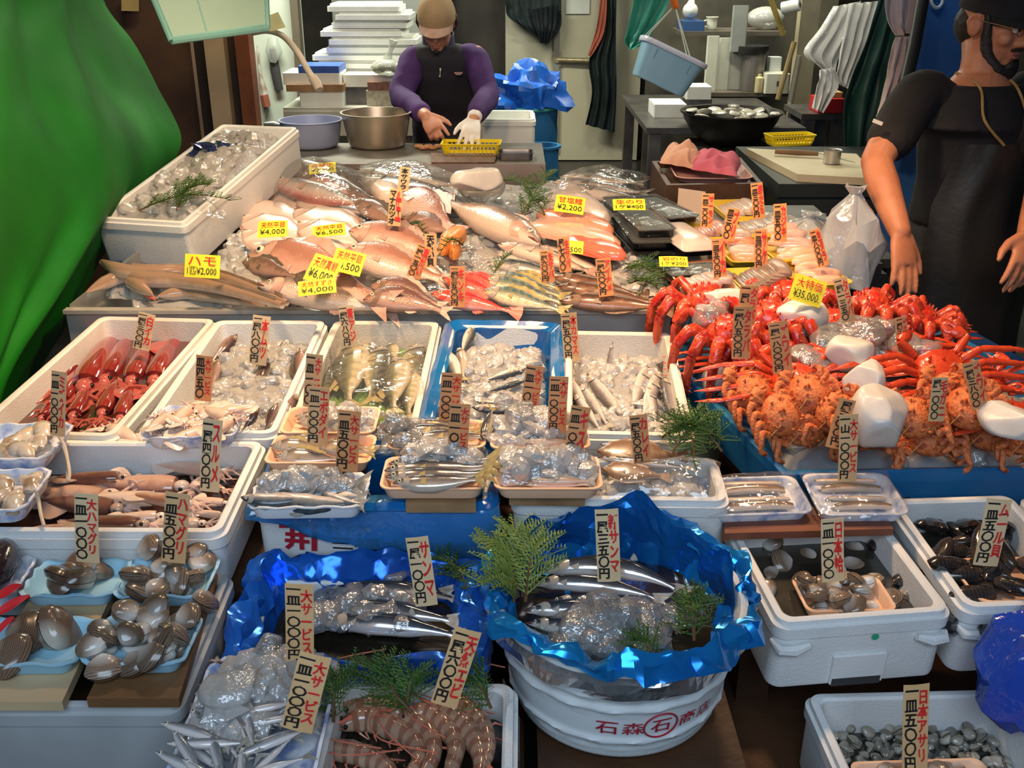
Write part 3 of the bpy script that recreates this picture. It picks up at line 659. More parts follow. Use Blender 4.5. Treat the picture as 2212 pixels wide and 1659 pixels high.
# ---------------------------------------------------------------- ice
def ice_heap(name, poly, z, hgt, n, size, seed, label=None, mat=None, parent=None, chunk=(.6,1.5), edge=.35, nz=30):
    """heap of broken ice over a quad (four corner points, level z)"""
    R = random.Random(seed); a, b, c, d = [Vector(p) for p in poly]; m = MB()
    f = lambda u, v: (a*(1-u)+b*u)*(1-v)+(d*(1-u)+c*u)*v
    N = 18
    def h(u, v):
        e = min(1, min(u, 1-u, v, 1-v)/edge)
        return hgt*(e**.6)*(.55+.75*(.5+.5*noise.noise(f(u, v)*nz*.35+Vector((seed, 0, 0)))))
    bs = .55 if mat else 1
    m.grid([[f(j/N, i/N)+Vector((0, 0, h(j/N, i/N)*bs+.004*noise.noise(f(j/N, i/N)*70))) for j in range(N+1)] for i in range(N+1)])
    for k in range(n):
        u, v = R.uniform(.03, .97), R.uniform(.03, .97); p = f(u, v)+Vector((0, 0, h(u, v)-size*.1))
        s = size*R.uniform(*chunk); sd = R.choice((6, 7, 8))
        mx = Matrix.Translation(p) @ Matrix.Rotation(R.uniform(0, 6.3), 4, 'Z') @ Matrix.Rotation(R.uniform(-.7, .7), 4, 'X') @ Matrix.Rotation(R.uniform(-.7, .7), 4, 'Y')
        w1, w2, w3 = [R.uniform(.7, 1.3) for _ in range(3)]
        rings = []; s *= .8
        for q, zz in ((.45, -.5), (.95, -.2), (.9, .2), (.5, .48)):
            rings.append([(cos(2*pi*j/sd)*s*q*w1*R.uniform(.75, 1.1), sin(2*pi*j/sd)*s*q*w2*R.uniform(.75, 1.1), zz*s*w3+R.uniform(-.1, .1)*s) for j in range(sd)])
        m.rings(rings, True, True, True, mx)
    o = m.build(name, mat or ICE, parent, sharp=22)
    if label: tag(o, label, 'ice', None, 'stuff')
    return o
def quad(c1, c2, c3, c4, z): return [at(*c, z) for c in (c1, c2, c3, c4)]
def ice_block(mx, s, seed, label, name='ice_block', mat=None):
    """irregular melted lump: a box cut by random planes, edges rounded"""
    R = random.Random(seed); bm = bmesh.new(); bmesh.ops.create_icosphere(bm, subdivisions=4, radius=1)
    P = [(Vector((R.gauss(0,1), R.gauss(0,1), R.gauss(0,1))).normalized(), R.uniform(.62,.8)) for _ in range(9)]+[(Vector((0,0,1)), .7), (Vector((0,0,-1)), .7)]
    for v in bm.verts:
        p = v.co.copy()
        for n, d in P:
            k = p.dot(n)-d
            if k > 0: p -= n*k*.97
        p += p.normalized()*.025*noise.noise(p*3+Vector((seed,0,0)))
        v.co = Vector((p.x*s[0]*.66, p.y*s[1]*.66, p.z*s[2]*.66))
    for f in bm.faces: f.smooth = True
    me = bpy.data.meshes.new(name); bm.to_mesh(me); bm.free(); me.materials.append(mat or ICEBLK)
    o = link(name, me); o.matrix_world = mx
    return tag(o, label, 'ice block')

# ---------------------------------------------------------------- evergreen sprigs
def sprig(base, tip, label, seed=0, n=13, width=.06, mat=None, up=.03, cat_='sprig', spread=1.0):
    R = random.Random(seed); a = Vector(base); b = Vector(tip); ax = b-a; L = ax.length; x = ax.normalized()
    sd = x.cross(Vector((0, 0, 1))); sd = sd.normalized() if sd.length > .1 else Vector((1, 0, 0)); upv = sd.cross(x).normalized()
    st = MB(); fo = MB(); pts = [a+ax*(i/8)+upv*(up*sin(pi*i/8)) for i in range(9)]
    st.tube(pts, [.0028*(1-.7*i/8) for i in range(9)], 5)
    def frond(p, d, ln):
        d = d.normalized(); s2 = d.cross(upv).normalized(); k = max(4, int(ln/.0065))
        for i in range(k):
            t = (i+.5)/k; c = p+d*ln*t+upv*(ln*.15*sin(t*3))
            for sg in (-1, 1):
                l2 = ln*.30*(1-t*.75)*R.uniform(.7, 1.2); dd = (d*.8+s2*sg+upv*R.uniform(-.25,.45)).normalized()
                e = c+dd*l2; w = d.cross(upv).normalized().lerp(d, .5)*.0016; tk = upv*.0008
                fo.add([c-w, c+w, e+w*.3, e-w*.3, c-w+tk, c+w+tk, e+w*.3+tk, e-w*.3+tk], [(0,3,2,1),(4,5,6,7),(0,1,5,4),(2,3,7,6),(1,2,6,5),(0,4,7,3)])
        fo.tube([p, p+d*ln*.5, p+d*ln], [.0016,.0012,.0006], 4)
    for i in range(n):
        t = .06+.92*i/n; p = a+ax*t+upv*(up*sin(pi*t))
        for sg in (-1, 1):
            frond(p, x*R.uniform(.5,1.0)+sd*sg*R.uniform(.6,1.1)*spread+upv*R.uniform(-.1,.75), width*(1-.55*t)*R.uniform(.7,1.25))
    frond(b-x*.01, x, width*.7)
    o = st.build('cedar_sprig', TWIG); tag(o, label, cat_, 'evergreen sprigs among the seafood')
    fo.build('needles', mat or CEDAR, o, smooth=False); return o
# ---------------------------------------------------------------- fish on the long counter
ice_heap('crushed_ice', [(Lx0+.05, YF+.012, .865), (Lx1-.01, YF+.012, .865), (Lx1-.01, 2.80, .865), (Lx0+.25, 2.80, .865)], .865, .045, 160, .022, 3,
         'crushed ice along the front of the steel counter', edge=.1)
ice_heap('crushed_ice', [(-.74, 2.78, .865), (Lx1-.01, 2.78, .865), (Lx1-.01, YB-.02, .865), (-.72, YB-.02, .865)], .865, .06, 320, .022, 4,
         'bed of crushed ice under the fish on the steel counter', edge=.06)
for q, s, n in ((((985,560),(1180,560),(1150,505),(975,500)), .055, 60), (((1290,640),(1440,640),(1400,560),(1270,560)), .05, 60), (((235,645),(360,650),(350,600),(240,600)), .03, 26), (((452,606),(566,602),(566,520),(505,518)), .055, 30)):
    ice_heap('crushed_ice', quad(*q, .90), .9, s, n, .026, n+5, 'loose pile of broken ice between the fish beside %s' % {60: 'the cedar sprig' if q[0][0] < 1200 else 'the brown greenlings', 26: 'the conger eels', 30: 'the long white box'}[n])

def G(px, py, up=0): 
    p = at(px, py, .92); return bedz(min(max(p.y, 2.4), 4))+.035+up
# daggertooth conger eels
HAMOM = FISH('conger_skin', [(.0,(.86,.72,.60)),(.42,(.78,.60,.46)),(.7,(.52,.36,.26)),(1,(.30,.19,.13))], mottle=.2, mscale=25, rough=.16)
def eel(path, r, z0, label, zs=None, red=False):
    P = [at(x, y, z0+(zs[i] if zs else 0)) for i, (x, y) in enumerate(path)]; P = dense(P, 5); n = len(P); vs = []; uvs = []; fs = []; ns = 12
    for i, p in enumerate(P):
        t = i/(n-1); tg = (P[min(i+1, n-1)]-P[max(0, i-1)]).normalized(); up = Vector((0,0,1)); sd = tg.cross(up).normalized(); up = sd.cross(tg)
        rr = r*min(1, .10+t*6.5)*(1-.62*max(0, (t-.35)/.65)**1.3)
        for j in range(ns):
            a = 2*pi*j/ns; vs.append(p+up*(-cos(a)*rr*.95)+sd*(sin(a)*rr*.9)); uvs.append((t, (1-cos(a))/2))
    for i in range(n-1):
        for j in range(ns): fs.append((i*ns+j, i*ns+(j+1) % ns, (i+1)*ns+(j+1) % ns, (i+1)*ns+j))
    fs += [tuple(range(ns)), tuple((n-1)*ns+j for j in range(ns))]
    o = link('conger_eel', MB().add(vs, fs, None, 0, uvs).mesh('conger_eel', [HAMOM])); tag(o, label, 'eel', 'conger eels on the steel counter')
    e = MB(); tg = (P[3]-P[0]).normalized(); sd = tg.cross(Vector((0,0,1))).normalized()
    for sg in (-1, 1): e.ball(P[4]+sd*sg*r*.5+Vector((0,0,r*.35)), .0045, mi=0); e.ball(P[4]+sd*sg*r*.58+Vector((0,0,r*.42)), .003, mi=1)
    e.build('eye', [EYEW, EYEB], o)
    f = MB(); a = [P[int(n*k/16)]+Vector((0,0,r*.8*(1-.5*k/16))) for k in range(4, 16)]; f.grid([a, [p+Vector((0,.002,.010)) for p in a]]); f.build('dorsal_fin', M('tan_fin', (.40,.28,.19), (.3,.2,.13), 30, .35), o, solid=.002)
    if red:
        m = MB(); m.tube([P[0]-tg*.006-Vector((0,0,.008)), P[2]-Vector((0,0,.010)), P[5]-Vector((0,0,.012))], [.004,.008,.006], 8); m.build('lower_jaw', M('raw_red_mouth', (.72,.20,.14), (.6,.12,.09), 30, .3), o)
    return o
eel([(218,562),(262,585),(330,590),(400,588),(480,600),(560,628),(620,655)], .022, .955, 'conger eel with raised head pointing at the green tarp', [.02,.014,.01,.008,.004,0,-.01], True)
eel([(186,632),(236,607),(290,592),(360,588),(440,596),(520,622),(600,652)], .020, .945, 'conger eel whose pale snout overhangs the counter corner', [-.004,.0,.01,.014,.008,.0,-.01])
eel([(266,596),(310,603),(370,606),(440,615),(520,634),(610,660)], .024, .955, 'thick conger eel lying along the front of its pile', None, False)
eel([(331,638),(300,618),(285,606),(330,606),(400,622),(470,640),(560,655)], .021, .935, 'conger eel with open red mouth turned to the lip', [0,.008,.01,.0,-.004,-.008,-.012], True)
eel([(340,640),(400,633),(450,640),(520,651),(575,660)], .019, .925, 'pale conger eel lowest of the pile by the lip')
# ---- white-side flounders in two overlapping columns
hl = [((538,416),(672,448)),((534,440),(668,485)),((530,468),(672,530)),((528,500),(650,560)),
      ((642,428),(800,462)),((640,456),(808,508)),((648,482),(812,545)),((622,520),(806,585))]
hw = ['uppermost of the left row by the white box', 'second of the left row by the white box', 'third of the left row by the white box', 'lowest of the left row by the white box',
      'uppermost of the right row under the bagged fish', 'second of the right row under the bagged fish', 'third of the right row under the bagged fish', 'lowest of the right row above the sea bream']
for i, (a, b) in enumerate(hl):
    lie(HIRAME, 'flounder', a, b, .955+.012*(i % 4), 'white-bellied flounder, '+hw[i], 'white flounders', flip=i % 2 == 0, wide=1.2, sc=1.05, roll=-.15, zt=.935)
# ---- big bream and bass
lie(TAI, 'sea_bream', (552,558), (820,650), .995, 'pink sea bream facing the white box above the conger notes', 'sea bream', roll=.45, zt=.955, flip=True, sc=1.12)
lie(SUZUKI, 'sea_bass', (556,614), (860,672), .975, 'silver scaled sea bass along the front lip', 'sea bass', flip=True, zt=.925, roll=.35, wide=1.25)
lie(SUZUKI, 'sea_bass', (640,590), (840,640), .975, 'silver sea bass behind the bass along the front lip', 'sea bass', flip=True, zt=.95, roll=.2)
lie(TAI, 'sea_bream', (764,502), (975,552), 1.0, 'upper of two pink sea bream facing left by the long tag', 'sea bream', flip=True, zt=.955, roll=.3, sc=1.1)
lie(TAI, 'sea_bream', (746,544), (965,606), .995, 'lower of two pink sea bream facing left by the tags', 'sea bream', flip=True, zt=.945, roll=.25, sc=1.05)
lie(HATA, 'grouper', (764,432), (880,492), 1.0, 'dusky grouper with spread fins under the longest tag', 'grouper', flip=True, zt=.96, roll=.3)
lie(TAI, 'pomfret', (852,415), (988,500), .995, 'smooth silvery pomfret right of the longest tag', 'pomfret', flip=True, zt=.955, roll=.2, wide=1.0)
lie(CHIDAI, 'pomfret', (872,468), (1000,505), .965, 'brownish pomfret tail down by the orange roe', 'pomfret', flip=True, zt=.945, roll=.2)
lie(SUZUKI, 'small_bass', (885,558), (985,622), .96, 'slim silver bass lying behind the red fish', 'sea bass', flip=True, zt=.94)
lie(HATA, 'rough_grouper', (524,566), (650,600), 1.0, 'spiny pale fish head first against the white box', 'grouper', roll=.6, flip=True)
# ---- bagged fish at the back left
AKA = Fish(.5, K_LONG, FISH('bagged_fish_skin', [(.0,(.66,.16,.14)),(.3,(.66,.46,.40)),(.55,(.62,.50,.44)),(.75,(.42,.36,.33)),(1,(.20,.18,.17))], scales=170), FINP, eye=(.10,.4,.018), gillmat=GILLP)
lie(AKA, 'bagged_sea_bass', (588,394), (800,448), 1.0, 'fish with red belly slit in clear bag at the back', 'bagged fish', flip=True, zt=.965, roll=.2, wide=1.2)
lie(HATA, 'bagged_grouper', (600,358), (790,400), 1.0, 'grey fish in clear bag against the preparation counter', 'bagged fish', flip=True, zt=.97, roll=.3, wide=1.05)
lie(HATA, 'mottled_grouper', (640,385), (838,440), .985, 'mottled grey fish lying between the two bagged fish', 'bagged fish', flip=True, zt=.96, roll=.3)
lie(SAWARA, 'spanish_mackerel', (770,368), (1010,430), .985, 'spanish mackerel farthest back, wrapped in clear film', 'spanish mackerel', flip=True, zt=.96)
lie(SAWARA, 'spanish_mackerel', (770,392), (1098,480), .985, 'long spanish mackerel ending at the cedar sprigs', 'spanish mackerel', flip=True, zt=.955, wide=1.15)
lie(SAWARA, 'spanish_mackerel', (800,376), (1010,404), 1.0, 'spanish mackerel lying on top of the other two', 'spanish mackerel', flip=True, zt=.985)
lie(BORA, 'striped_mullet', (1165,528), (952,428), .985, 'striped mullet with scaled flank across the middle of counter', 'mullet', zt=.995, wide=1.2)
lie(BORA, 'striped_mullet', (1076,528), (1290,590), .975, 'striped mullet with pointed snout facing left past the ice', 'mullet', flip=True, zt=.945, wide=1.15)
lie(SUZUKI, 'white_croaker', (1150,532), (1330,600), .955, 'pale fish lying below the salmon fillets', 'croaker', flip=True, zt=.935)
# ---- front row at the lip
lie(CHIDAI, 'dusky_bream', (800,618), (955,664), .975, 'rear of two brown bream lying at the lip', 'dusky bream', flip=True, zt=.94, bend=.05, roll=.25, wide=1.1)
lie(CHIDAI, 'dusky_bream', (784,648), (968,676), .955, 'front of two brown bream lying at the lip', 'dusky bream', flip=True, zt=.93, bend=.07, roll=.25, wide=1.05)
lie(KINKI, 'red_rockfish', (930,634), (1120,676), .955, 'scarlet rockfish lying in front at the steel lip', 'red rockfish', flip=True, zt=.92, roll=.3)
lie(KINKI, 'red_rockfish', (955,600), (1112,656), .97, 'scarlet rockfish directly behind the price tag', 'red rockfish', flip=True, zt=.935, roll=.3)
lie(KINKI, 'red_rockfish', (1000,588), (1104,640), .975, 'scarlet rockfish farthest from the lip', 'red rockfish', flip=True, zt=.94, roll=.3)
for i, (a, b, w) in enumerate([((1042,628),(1222,672),'nearest the lip'),((1040,606),(1226,656),'second from the lip'),((1060,594),(1222,642),'third from the lip'),((1090,588),(1212,624),'farthest from the lip')]):
    lie(SHIMA, 'yellow_striped_jack', a, b, .955+.008*(i == 1), 'yellow and blue-green jack, '+w, 'yellow striped jacks', flip=True, zt=.925, wide=1.1, roll=.2)
for i, (a, b, w) in enumerate([((1052,566),(1246,602),'nearest the yellow jacks'),((1070,546),(1240,588),'in the middle of the three'),((1110,536),(1300,586),'closest to the salmon')]):
    lie(SABA, 'mackerel', a, b, .95+.006*i, 'silver mackerel behind the small cedar sprig, '+w, 'mackerel', flip=True, zt=.935, roll=.35)
for i, (a, b, w) in enumerate([((1196,598),(1392,640),'rear one of the three'),((1204,618),(1420,655),'middle one of the three'),((1208,650),(1446,664),'front one along the lip')]):
    lie(AINAME, 'brown_greenling', a, b, .95-.008*i, 'dark brown greenling, '+w, 'brown greenlings', flip=True, zt=.925, roll=.3, wide=1.1)
# bagged fish at the back right
for i, (a, b) in enumerate([((1196,392),(1400,418)),((1205,405),(1420,440)),((1210,382),(1390,396))]):
    lie(SAWARA, 'bagged_mackerel', a, b, 1.0-.01*i, 'dark fish under clear film behind the white fillet, %s' % ['middle one','front one','rear one'][i], 'filmed fish at the back', flip=True, zt=.985)
def sheet(name, pts, amp, seed, label, mat, cat='film', n=26, group=None, dome=0, parent=None, th=.0012):
    """crumpled sheet over a quad of points"""
    a, b, c, d = pts; m = MB(); P = []
    for i in range(n+1):
        row = []
        for j in range(n+1):
            u, v = j/n, i/n; p = (a*(1-u)+b*u)*(1-v)+(d*(1-u)+c*u)*v
            s = Vector((seed*2.3, seed, 0)); q = p*14+s
            rd = 1-abs(noise.noise(q*1.2))*2
            dz = noise.noise(q)*amp+rd*amp*.6+noise.noise(q*3)*amp*.3+dome*(sin(pi*u)*sin(pi*v))**.5
            row.append(p+Vector((noise.noise(q+Vector((9,0,0)))*amp*.8, noise.noise(q+Vector((0,9,0)))*amp*.8, dz)))
        P.append(row)
    m.grid(P); o = m.build(name, mat, parent, sharp=25)
    if label: tag(o, label, cat, group)
    return o
sheet('plastic_wrap', [at(590,445,.975), at(800,470,.975), at(800,385,.985), at(588,352,.985)], .007, 1, 'clear plastic bag over the fish at the back left', FILMC, dome=.09)
sheet('plastic_wrap', [at(770,410,.975), at(1010,450,.975), at(1000,385,.985), at(770,362,.985)], .007, 2, 'clear film over the spanish mackerel', FILMC, dome=.075)
sheet('plastic_wrap', [at(1190,432,1.0), at(1372,430,1.0), at(1405,382,1.0), at(1215,378,1.0)], .010, 3, 'clear film over the dark fish behind the white fillet', FILMC, dome=.06)
# fillets
def fillet(name, outline, z, th, mat, label, cat='fillet', group=None, skin=None, tilt=0):
    P = [at(x, y, z) for x, y in outline]; c = sum(P, Vector())/len(P); D = [p for p in dense(P+[P[0]], 4)][:-1]; m = MB()
    rr = [[p+Vector((0,0,-th*.2)) for p in D], [p+Vector((0,0,th*.35)) for p in D]]
    for k, hh in ((.86,.8),(.6,1.0),(.3,1.08)):
        rr.append([c+(p-c)*k+Vector((0,0,th*hh+.003*noise.noise(p*40))) for p in D])
    m.rings(rr); o = m.build(name, mat, sharp=60); return tag(o, label, cat, group)
def BAND(name, c1, c2, scale=60, rough=.22, dist=3):
    m = M(name, c1, c2, scale, rough, coat=.5); nt = m.node_tree; N = nt.nodes; L = nt.links
    w = N.new('ShaderNodeTexWave'); w.inputs['Scale'].default_value = scale; w.inputs['Distortion'].default_value = dist; w.bands_direction = 'DIAGONAL'
    tc = [n for n in N if n.type == 'TEX_COORD'][0]; L.new(tc.outputs['Object'], w.inputs['Vector'])
    cr = [n for n in N if n.type == 'VALTORGB'][0]; L.new(w.outputs['Fac'], cr.inputs['Fac']); return m
SALMON = BAND('salmon_flesh', (.90,.36,.22), (.86,.28,.16), 55)
SALMONR = BAND('red_salmon_flesh', (.84,.13,.08), (.80,.20,.13), 55)
SALMONP = BAND('pale_salmon_flesh', (.90,.50,.38), (.86,.40,.28), 55)
WHITEF = M('white_fish_flesh', (.84,.66,.56), (.76,.54,.45), 30, .25, coat=.4)
PEACHF = M('peach_fish_flesh', (.86,.52,.36), (.80,.44,.30), 25, .28, coat=.4)
PINKF = M('pink_fish_flesh', (.84,.56,.48), (.76,.44,.36), 25, .28, coat=.4)
fillet('white_fish_fillet', [(1168,470),(1180,430),(1222,396),(1262,420),(1318,468),(1300,492),(1240,480)], .985, .03, WHITEF, 'broad white fish fillet under a yellow note')
fillet('salmon_fillet', [(1158,468),(1200,456),(1290,478),(1326,500),(1296,510),(1200,490)], .985, .028, SALMON, 'orange salmon fillet directly below the white fillet', group='salmon fillets')
fillet('salmon_fillet', [(1138,492),(1190,478),(1290,500),(1340,528),(1310,540),(1200,515),(1150,505)], .985, .028, SALMONP, 'pale salmon fillet, middle one of three', group='salmon fillets')
fillet('salmon_fillet', [(1215,520),(1250,510),(1320,528),(1352,556),(1300,556),(1235,540)], .98, .026, SALMONR, 'deep red salmon fillet nearest the front', group='salmon fillets')
fillet('fish_roe', [(950,528),(975,512),(1005,505),(1002,520),(965,545),(948,545)], .975, .035, M('orange_roe', (.86,.34,.10), (.8,.26,.06), 60, .3), 'orange roe lump beside a cedar sprig on ice', 'roe')
fillet('fish_roe', [(966,545),(992,530),(996,548),(978,558)], .965, .03, MATS['orange_roe'], 'small orange roe lump below the larger one', 'roe')
fillet('white_fish_fillet', [(800,412),(820,400),(860,412),(868,432),(820,432)], 1.0, .03, WHITEF, 'small pale fillet beside the longest tag')
# bag of ice with frosted block
m = MB(); m.ball((0,0,.045), (.085,.075,.06), n=16, m=10); o = m.build('ice_bag', FILM('frosty_bag', (.9,.86,.82), .55, .3, .25)); o.location = at(1040,428,.965); tag(o, 'clear bag of melting ice beneath the frosted block', 'bag')
ice_block(T(at(1032,388,1.07), .3), (.14,.08,.07), 3, 'frosted white ice block at the back of the steel counter')
# cedar sprigs on the counter
sprig(at(1185,478,.99), at(1085,392,1.02), 'cedar sprig standing beside the white fillet, left branch', 1, 13, .075, up=.05)
sprig(at(1140,455,1.0), at(1192,378,1.06), 'cedar sprig standing behind the left branch by the white fillet', 2, 12, .07, up=.03)
sprig(at(1125,465,1.0), at(1180,440,1.02), 'low cedar sprig between striped mullet and white fillet', 5, 9, .06)
sprig(at(1066,592,.95), at(1104,546,.985), 'small cedar sprig on the ice above the yellow jacks', 3, 8, .03, up=.01)
sprig(at(880,488,.99), at(925,520,.985), 'small cedar sprig behind the upper pink sea bream', 4, 8, .035)
sprig(at(1000,530,.985), at(948,552,.985), 'small cedar sprig lying on the orange roe', 6, 8, .035)
sprig(at(562,420,.97), at(632,326,1.03), 'dark cedar sprig between the white box and bagged fish', 7, 13, .085, up=.03)
for i, (a, b, w) in enumerate([((1340,585),(1430,612),'upper branch by the ice'),((1360,612),(1440,652),'lower branch by the lip'),((1440,578),(1385,632),'branch reaching under the wooden tray')]):
    sprig(at(*a,.94), at(*b,.93), 'dark cedar at the counter corner, '+w, 20+i, 11, .07)
# ---- contents of the long white box
o, mx, w, d = boxP[0], *boxP[1:]
zc = .995
ice_heap('crushed_ice', [mx @ Vector((sx*(w/2-.03), sy*(d/2-.03), .085)) for sx, sy in ((-1,-1),(1,-1),(1,1),(-1,1))], 0, .075, 170, .03, 8, 'crushed ice filling the long white box', edge=.15)
lv = [(.16,.14,.05,0,.4),(.15,.13,.05,.03,1),(.11,.10,.04,.055,1.2),(.05,.05,.02,.065,1)]
m = liner('crumpled_blue_bag', lambda w, d, r, z: rrect_dense(w, d, r, z, 6), lv, 0, M('dark_blue_film', (.02,.025,.09), (.03,.05,.16), 12, .12, .2, .6, 30, coat=1), amp=.03, seed=3, freq=22)
m.location = at(468,352,1.075); tag(m, 'crumpled dark blue plastic bag in the long white box', 'bag')
sprig(at(300,455,1.04), at(500,432,1.05), 'brown-tipped cedar sprig on the near rim of white box', 9, 18, .06, up=.03)
sprig(at(380,455,1.04), at(452,398,1.10), 'cedar sprig standing in the long white box', 10, 16, .07, up=.03)
sheet('plastic_scrap', [at(430,470,1.05), at(490,470,1.04), at(485,432,1.06), at(420,430,1.06)], .012, 5, 'clear plastic scrap over the cedar in white box', FILMC, n=12)
# ---------------------------------------------------------------- liquids in boxes
def inner(mx, w, d, z): return [mx @ Vector((sx*(w/2-.024), sy*(d/2-.024), z)) for sx, sy in ((-1,-1),(1,-1),(1,1),(-1,1))]
def liquid(name, box, z, mat, label, amp=.0008):
    o, mx, w, d = box; c = inner(mx, w, d, z); m = MB(); N = 24; P = []
    for i in range(N+1):
        P.append([(c[0]*(1-j/N)+c[1]*(j/N))*(1-i/N)+(c[3]*(1-j/N)+c[2]*(j/N))*(i/N)+Vector((0,0,amp*noise.noise(Vector((j*.5,i*.5,w))))) for j in range(N+1)])
    m.grid(P); b = [[p-Vector((0,0,.012)) for p in r] for r in P]
    q = m.build(name, mat); tag(q, label, 'water', None, 'stuff'); return q
BRINE = M('reddish_brine', (.15,.035,.02), (.08,.02,.012), 8, .08, coat=1)
DWATER = M('dark_shell_water', (.030,.024,.016), (.015,.012,.008), 10, .05, coat=1)
GWATER = M('murky_clear_water', (.06,.055,.04), (.035,.032,.025), 10, .05, coat=1)
# ---------------------------------------------------------------- squid
def squid_protos(tag_, c1, c2, c3, tent, rough=.12):
    """mantle with fins, head, eyes and tentacles; head at -x"""
    L = .20; mm = FISH('squid_skin_'+tag_, [(.0, c2), (.3, c1), (.7, c3), (1, c1)], mottle=.3, mscale=30, rough=rough, coat=1, back=0)
    vs = []; uvs = []; fs = []; ns = 14; nr = 18
    for i in range(nr):
        t = i/(nr-1); r = .0185*(sin(min(1, t*2.2+.6)*pi/2))*(1-t**3.0)+.0015
        for j in range(ns):
            a = 2*pi*j/ns; vs.append(Vector((-.02+t*.16, sin(a)*r*1.05, -cos(a)*r*.78))); uvs.append((t, (1-cos(a))/2))
    for i in range(nr-1):
        for j in range(ns): fs.append((i*ns+j, i*ns+(j+1) % ns, (i+1)*ns+(j+1) % ns, (i+1)*ns+j))
    fs += [tuple(range(ns)), tuple((nr-1)*ns+j for j in range(ns))]
    body = MB().add(vs, fs, None, 0, uvs).mesh('squid_mantle', [mm])
    parts = []
    for sg in (1, -1):
        P = [[Vector((.065+.078*t, sg*(.004+q*.036*sin(pi*min(1, t*.95+.06))), .004-.004*q)) for q in (0, .35, .7, 1)] for t in [k/8 for k in range(9)]]
        parts.append(('fin', MB().grid(P).mesh('fin', [mm], solid=.002)))
    h = MB(); h.ball((-.032, 0, 0), (.016, .0115, .0095), n=12, m=8); parts.append(('head', h.mesh('head', [mm])))
    for sg in (1, -1):
        e = MB(); e.ball((-.034, sg*.010, .003), (.0042, .0032, .0038)); parts.append(('eye', e.mesh('eye', [EYEB])))
    R = random.Random(len(tag_))
    for k in range(7):
        a = (k-3)*.3; pts = [(-.048-.055*q*cos(a), sin(a)*.05*q+.010*(k-3)/3+.006*sin(q*5+k), -.004+.004*sin(q*4+k*2)) for q in (0, .25, .5, .75, 1)]
        parts.append(('tentacle', MB().tube(pts, [.0042,.0038,.003,.0022,.001], 6).mesh('tentacle', [tent])))
    class S: pass
    s = S(); s.L = .24; s.get = lambda bend=0, droop=0: (body, parts); return s
TENT = M('pale_tentacle', (.80,.60,.50), (.66,.42,.34), 30, .2, coat=.8)
TENTR = M('red_tentacle', (.50,.12,.09), (.36,.07,.05), 30, .15, coat=.8)
SQR = squid_protos('red', (.30,.028,.024), (.50,.11,.09), (.19,.016,.015), TENTR, .08)
SQB = squid_protos('mottled', (.58,.36,.26), (.74,.58,.48), (.30,.12,.07), TENT)
SQD = squid_protos('dark', (.20,.09,.06), (.50,.34,.26), (.10,.04,.03), TENT)
SQW = squid_protos('pale', (.78,.58,.46), (.82,.68,.58), (.62,.40,.30), TENT)
def lie2(sp, name, head, tail, z, label, cat, group, zt=None, roll=0, wide=1):
    a = at(*head, z); b = at(*tail, z if zt is None else zt); x = b-a; ln = x.length; x.normalize(); y = Vector((0,0,1)).cross(x).normalized(); zz = x.cross(y)
    s = ln/sp.L; mx = Matrix.Translation(a.lerp(b, .42)) @ Matrix((x, y, zz)).transposed().to_4x4() @ Matrix.Rotation(roll, 4, 'X') @ Matrix.Diagonal((s, s*wide, s*wide, 1))
    return put(sp, name, mx, label, cat, group)
liquid('squid_brine', boxA, .050, BRINE, 'reddish brine in the red squid box')
A = [((84,868),(198,730)),((104,905),(180,790)),((150,888),(248,722)),((198,870),(282,722)),((265,862),(322,738)),((312,862),(376,735)),((140,930),(196,826)),((205,925),(252,818)),((248,935),(284,835)),((72,925),(130,850)),((340,800),(396,712)),((140,800),(226,712))]
for i, (h, t) in enumerate(A):
    lie2(SQR, 'red_squid', h, t, .835+.004*(i % 3), 'glossy red squid lying in the stained foam box at far left', 'squid', 'red squid in the left box', roll=.2*(i % 3-1), wide=.88)
for i, (h, t) in enumerate([((215,912),(300,955)),((170,935),(225,925))]):
    lie2(SQW, 'pale_squid', h, t, .858, ['pale squid with black eye at the front of red squid box', 'smaller pale squid with black eye beside the larger one'][i], 'squid', 'pale squid in the left box', wide=1.5)
# box F: mottled squid, heads to the right
liquid('squid_brine', boxF, .058, M('brown_brine', (.06,.025,.018), (.035,.014,.01), 8, .08, coat=1), 'dark brown brine in the mottled squid box')
F = [(SQB,(470,1010),(236,985)),(SQW,(520,1020),(330,1005)),(SQD,(330,1030),(110,1035)),(SQB,(470,1052),(200,1045)),(SQW,(410,1080),(190,1075)),(SQB,(460,1095),(270,1068)),(SQD,(320,1105),(90,1082)),(SQW,(400,1110),(215,1125)),(SQD,(380,1135),(130,1128)),(SQB,(300,1080),(60,1060)),(SQW,(480,1130),(330,1128)),(SQB,(190,1140),(60,1142)),(SQW,(516,1090),(415,1078)),(SQW,(512,1118),(405,1105)),(SQW,(505,1062),(420,1040))]
for i, (sp, h, t) in enumerate(F):
    nm = {id(SQB): 'brown mottled', id(SQD): 'dark brown', id(SQW): 'pale'}[id(sp)]
    lie2(sp, 'squid', h, t, .815+.006*(i % 3), nm+' squid in the wide foam box at the left', 'squid', nm+' squid in the wide box', roll=.3*(i % 3-1), wide=1.15)
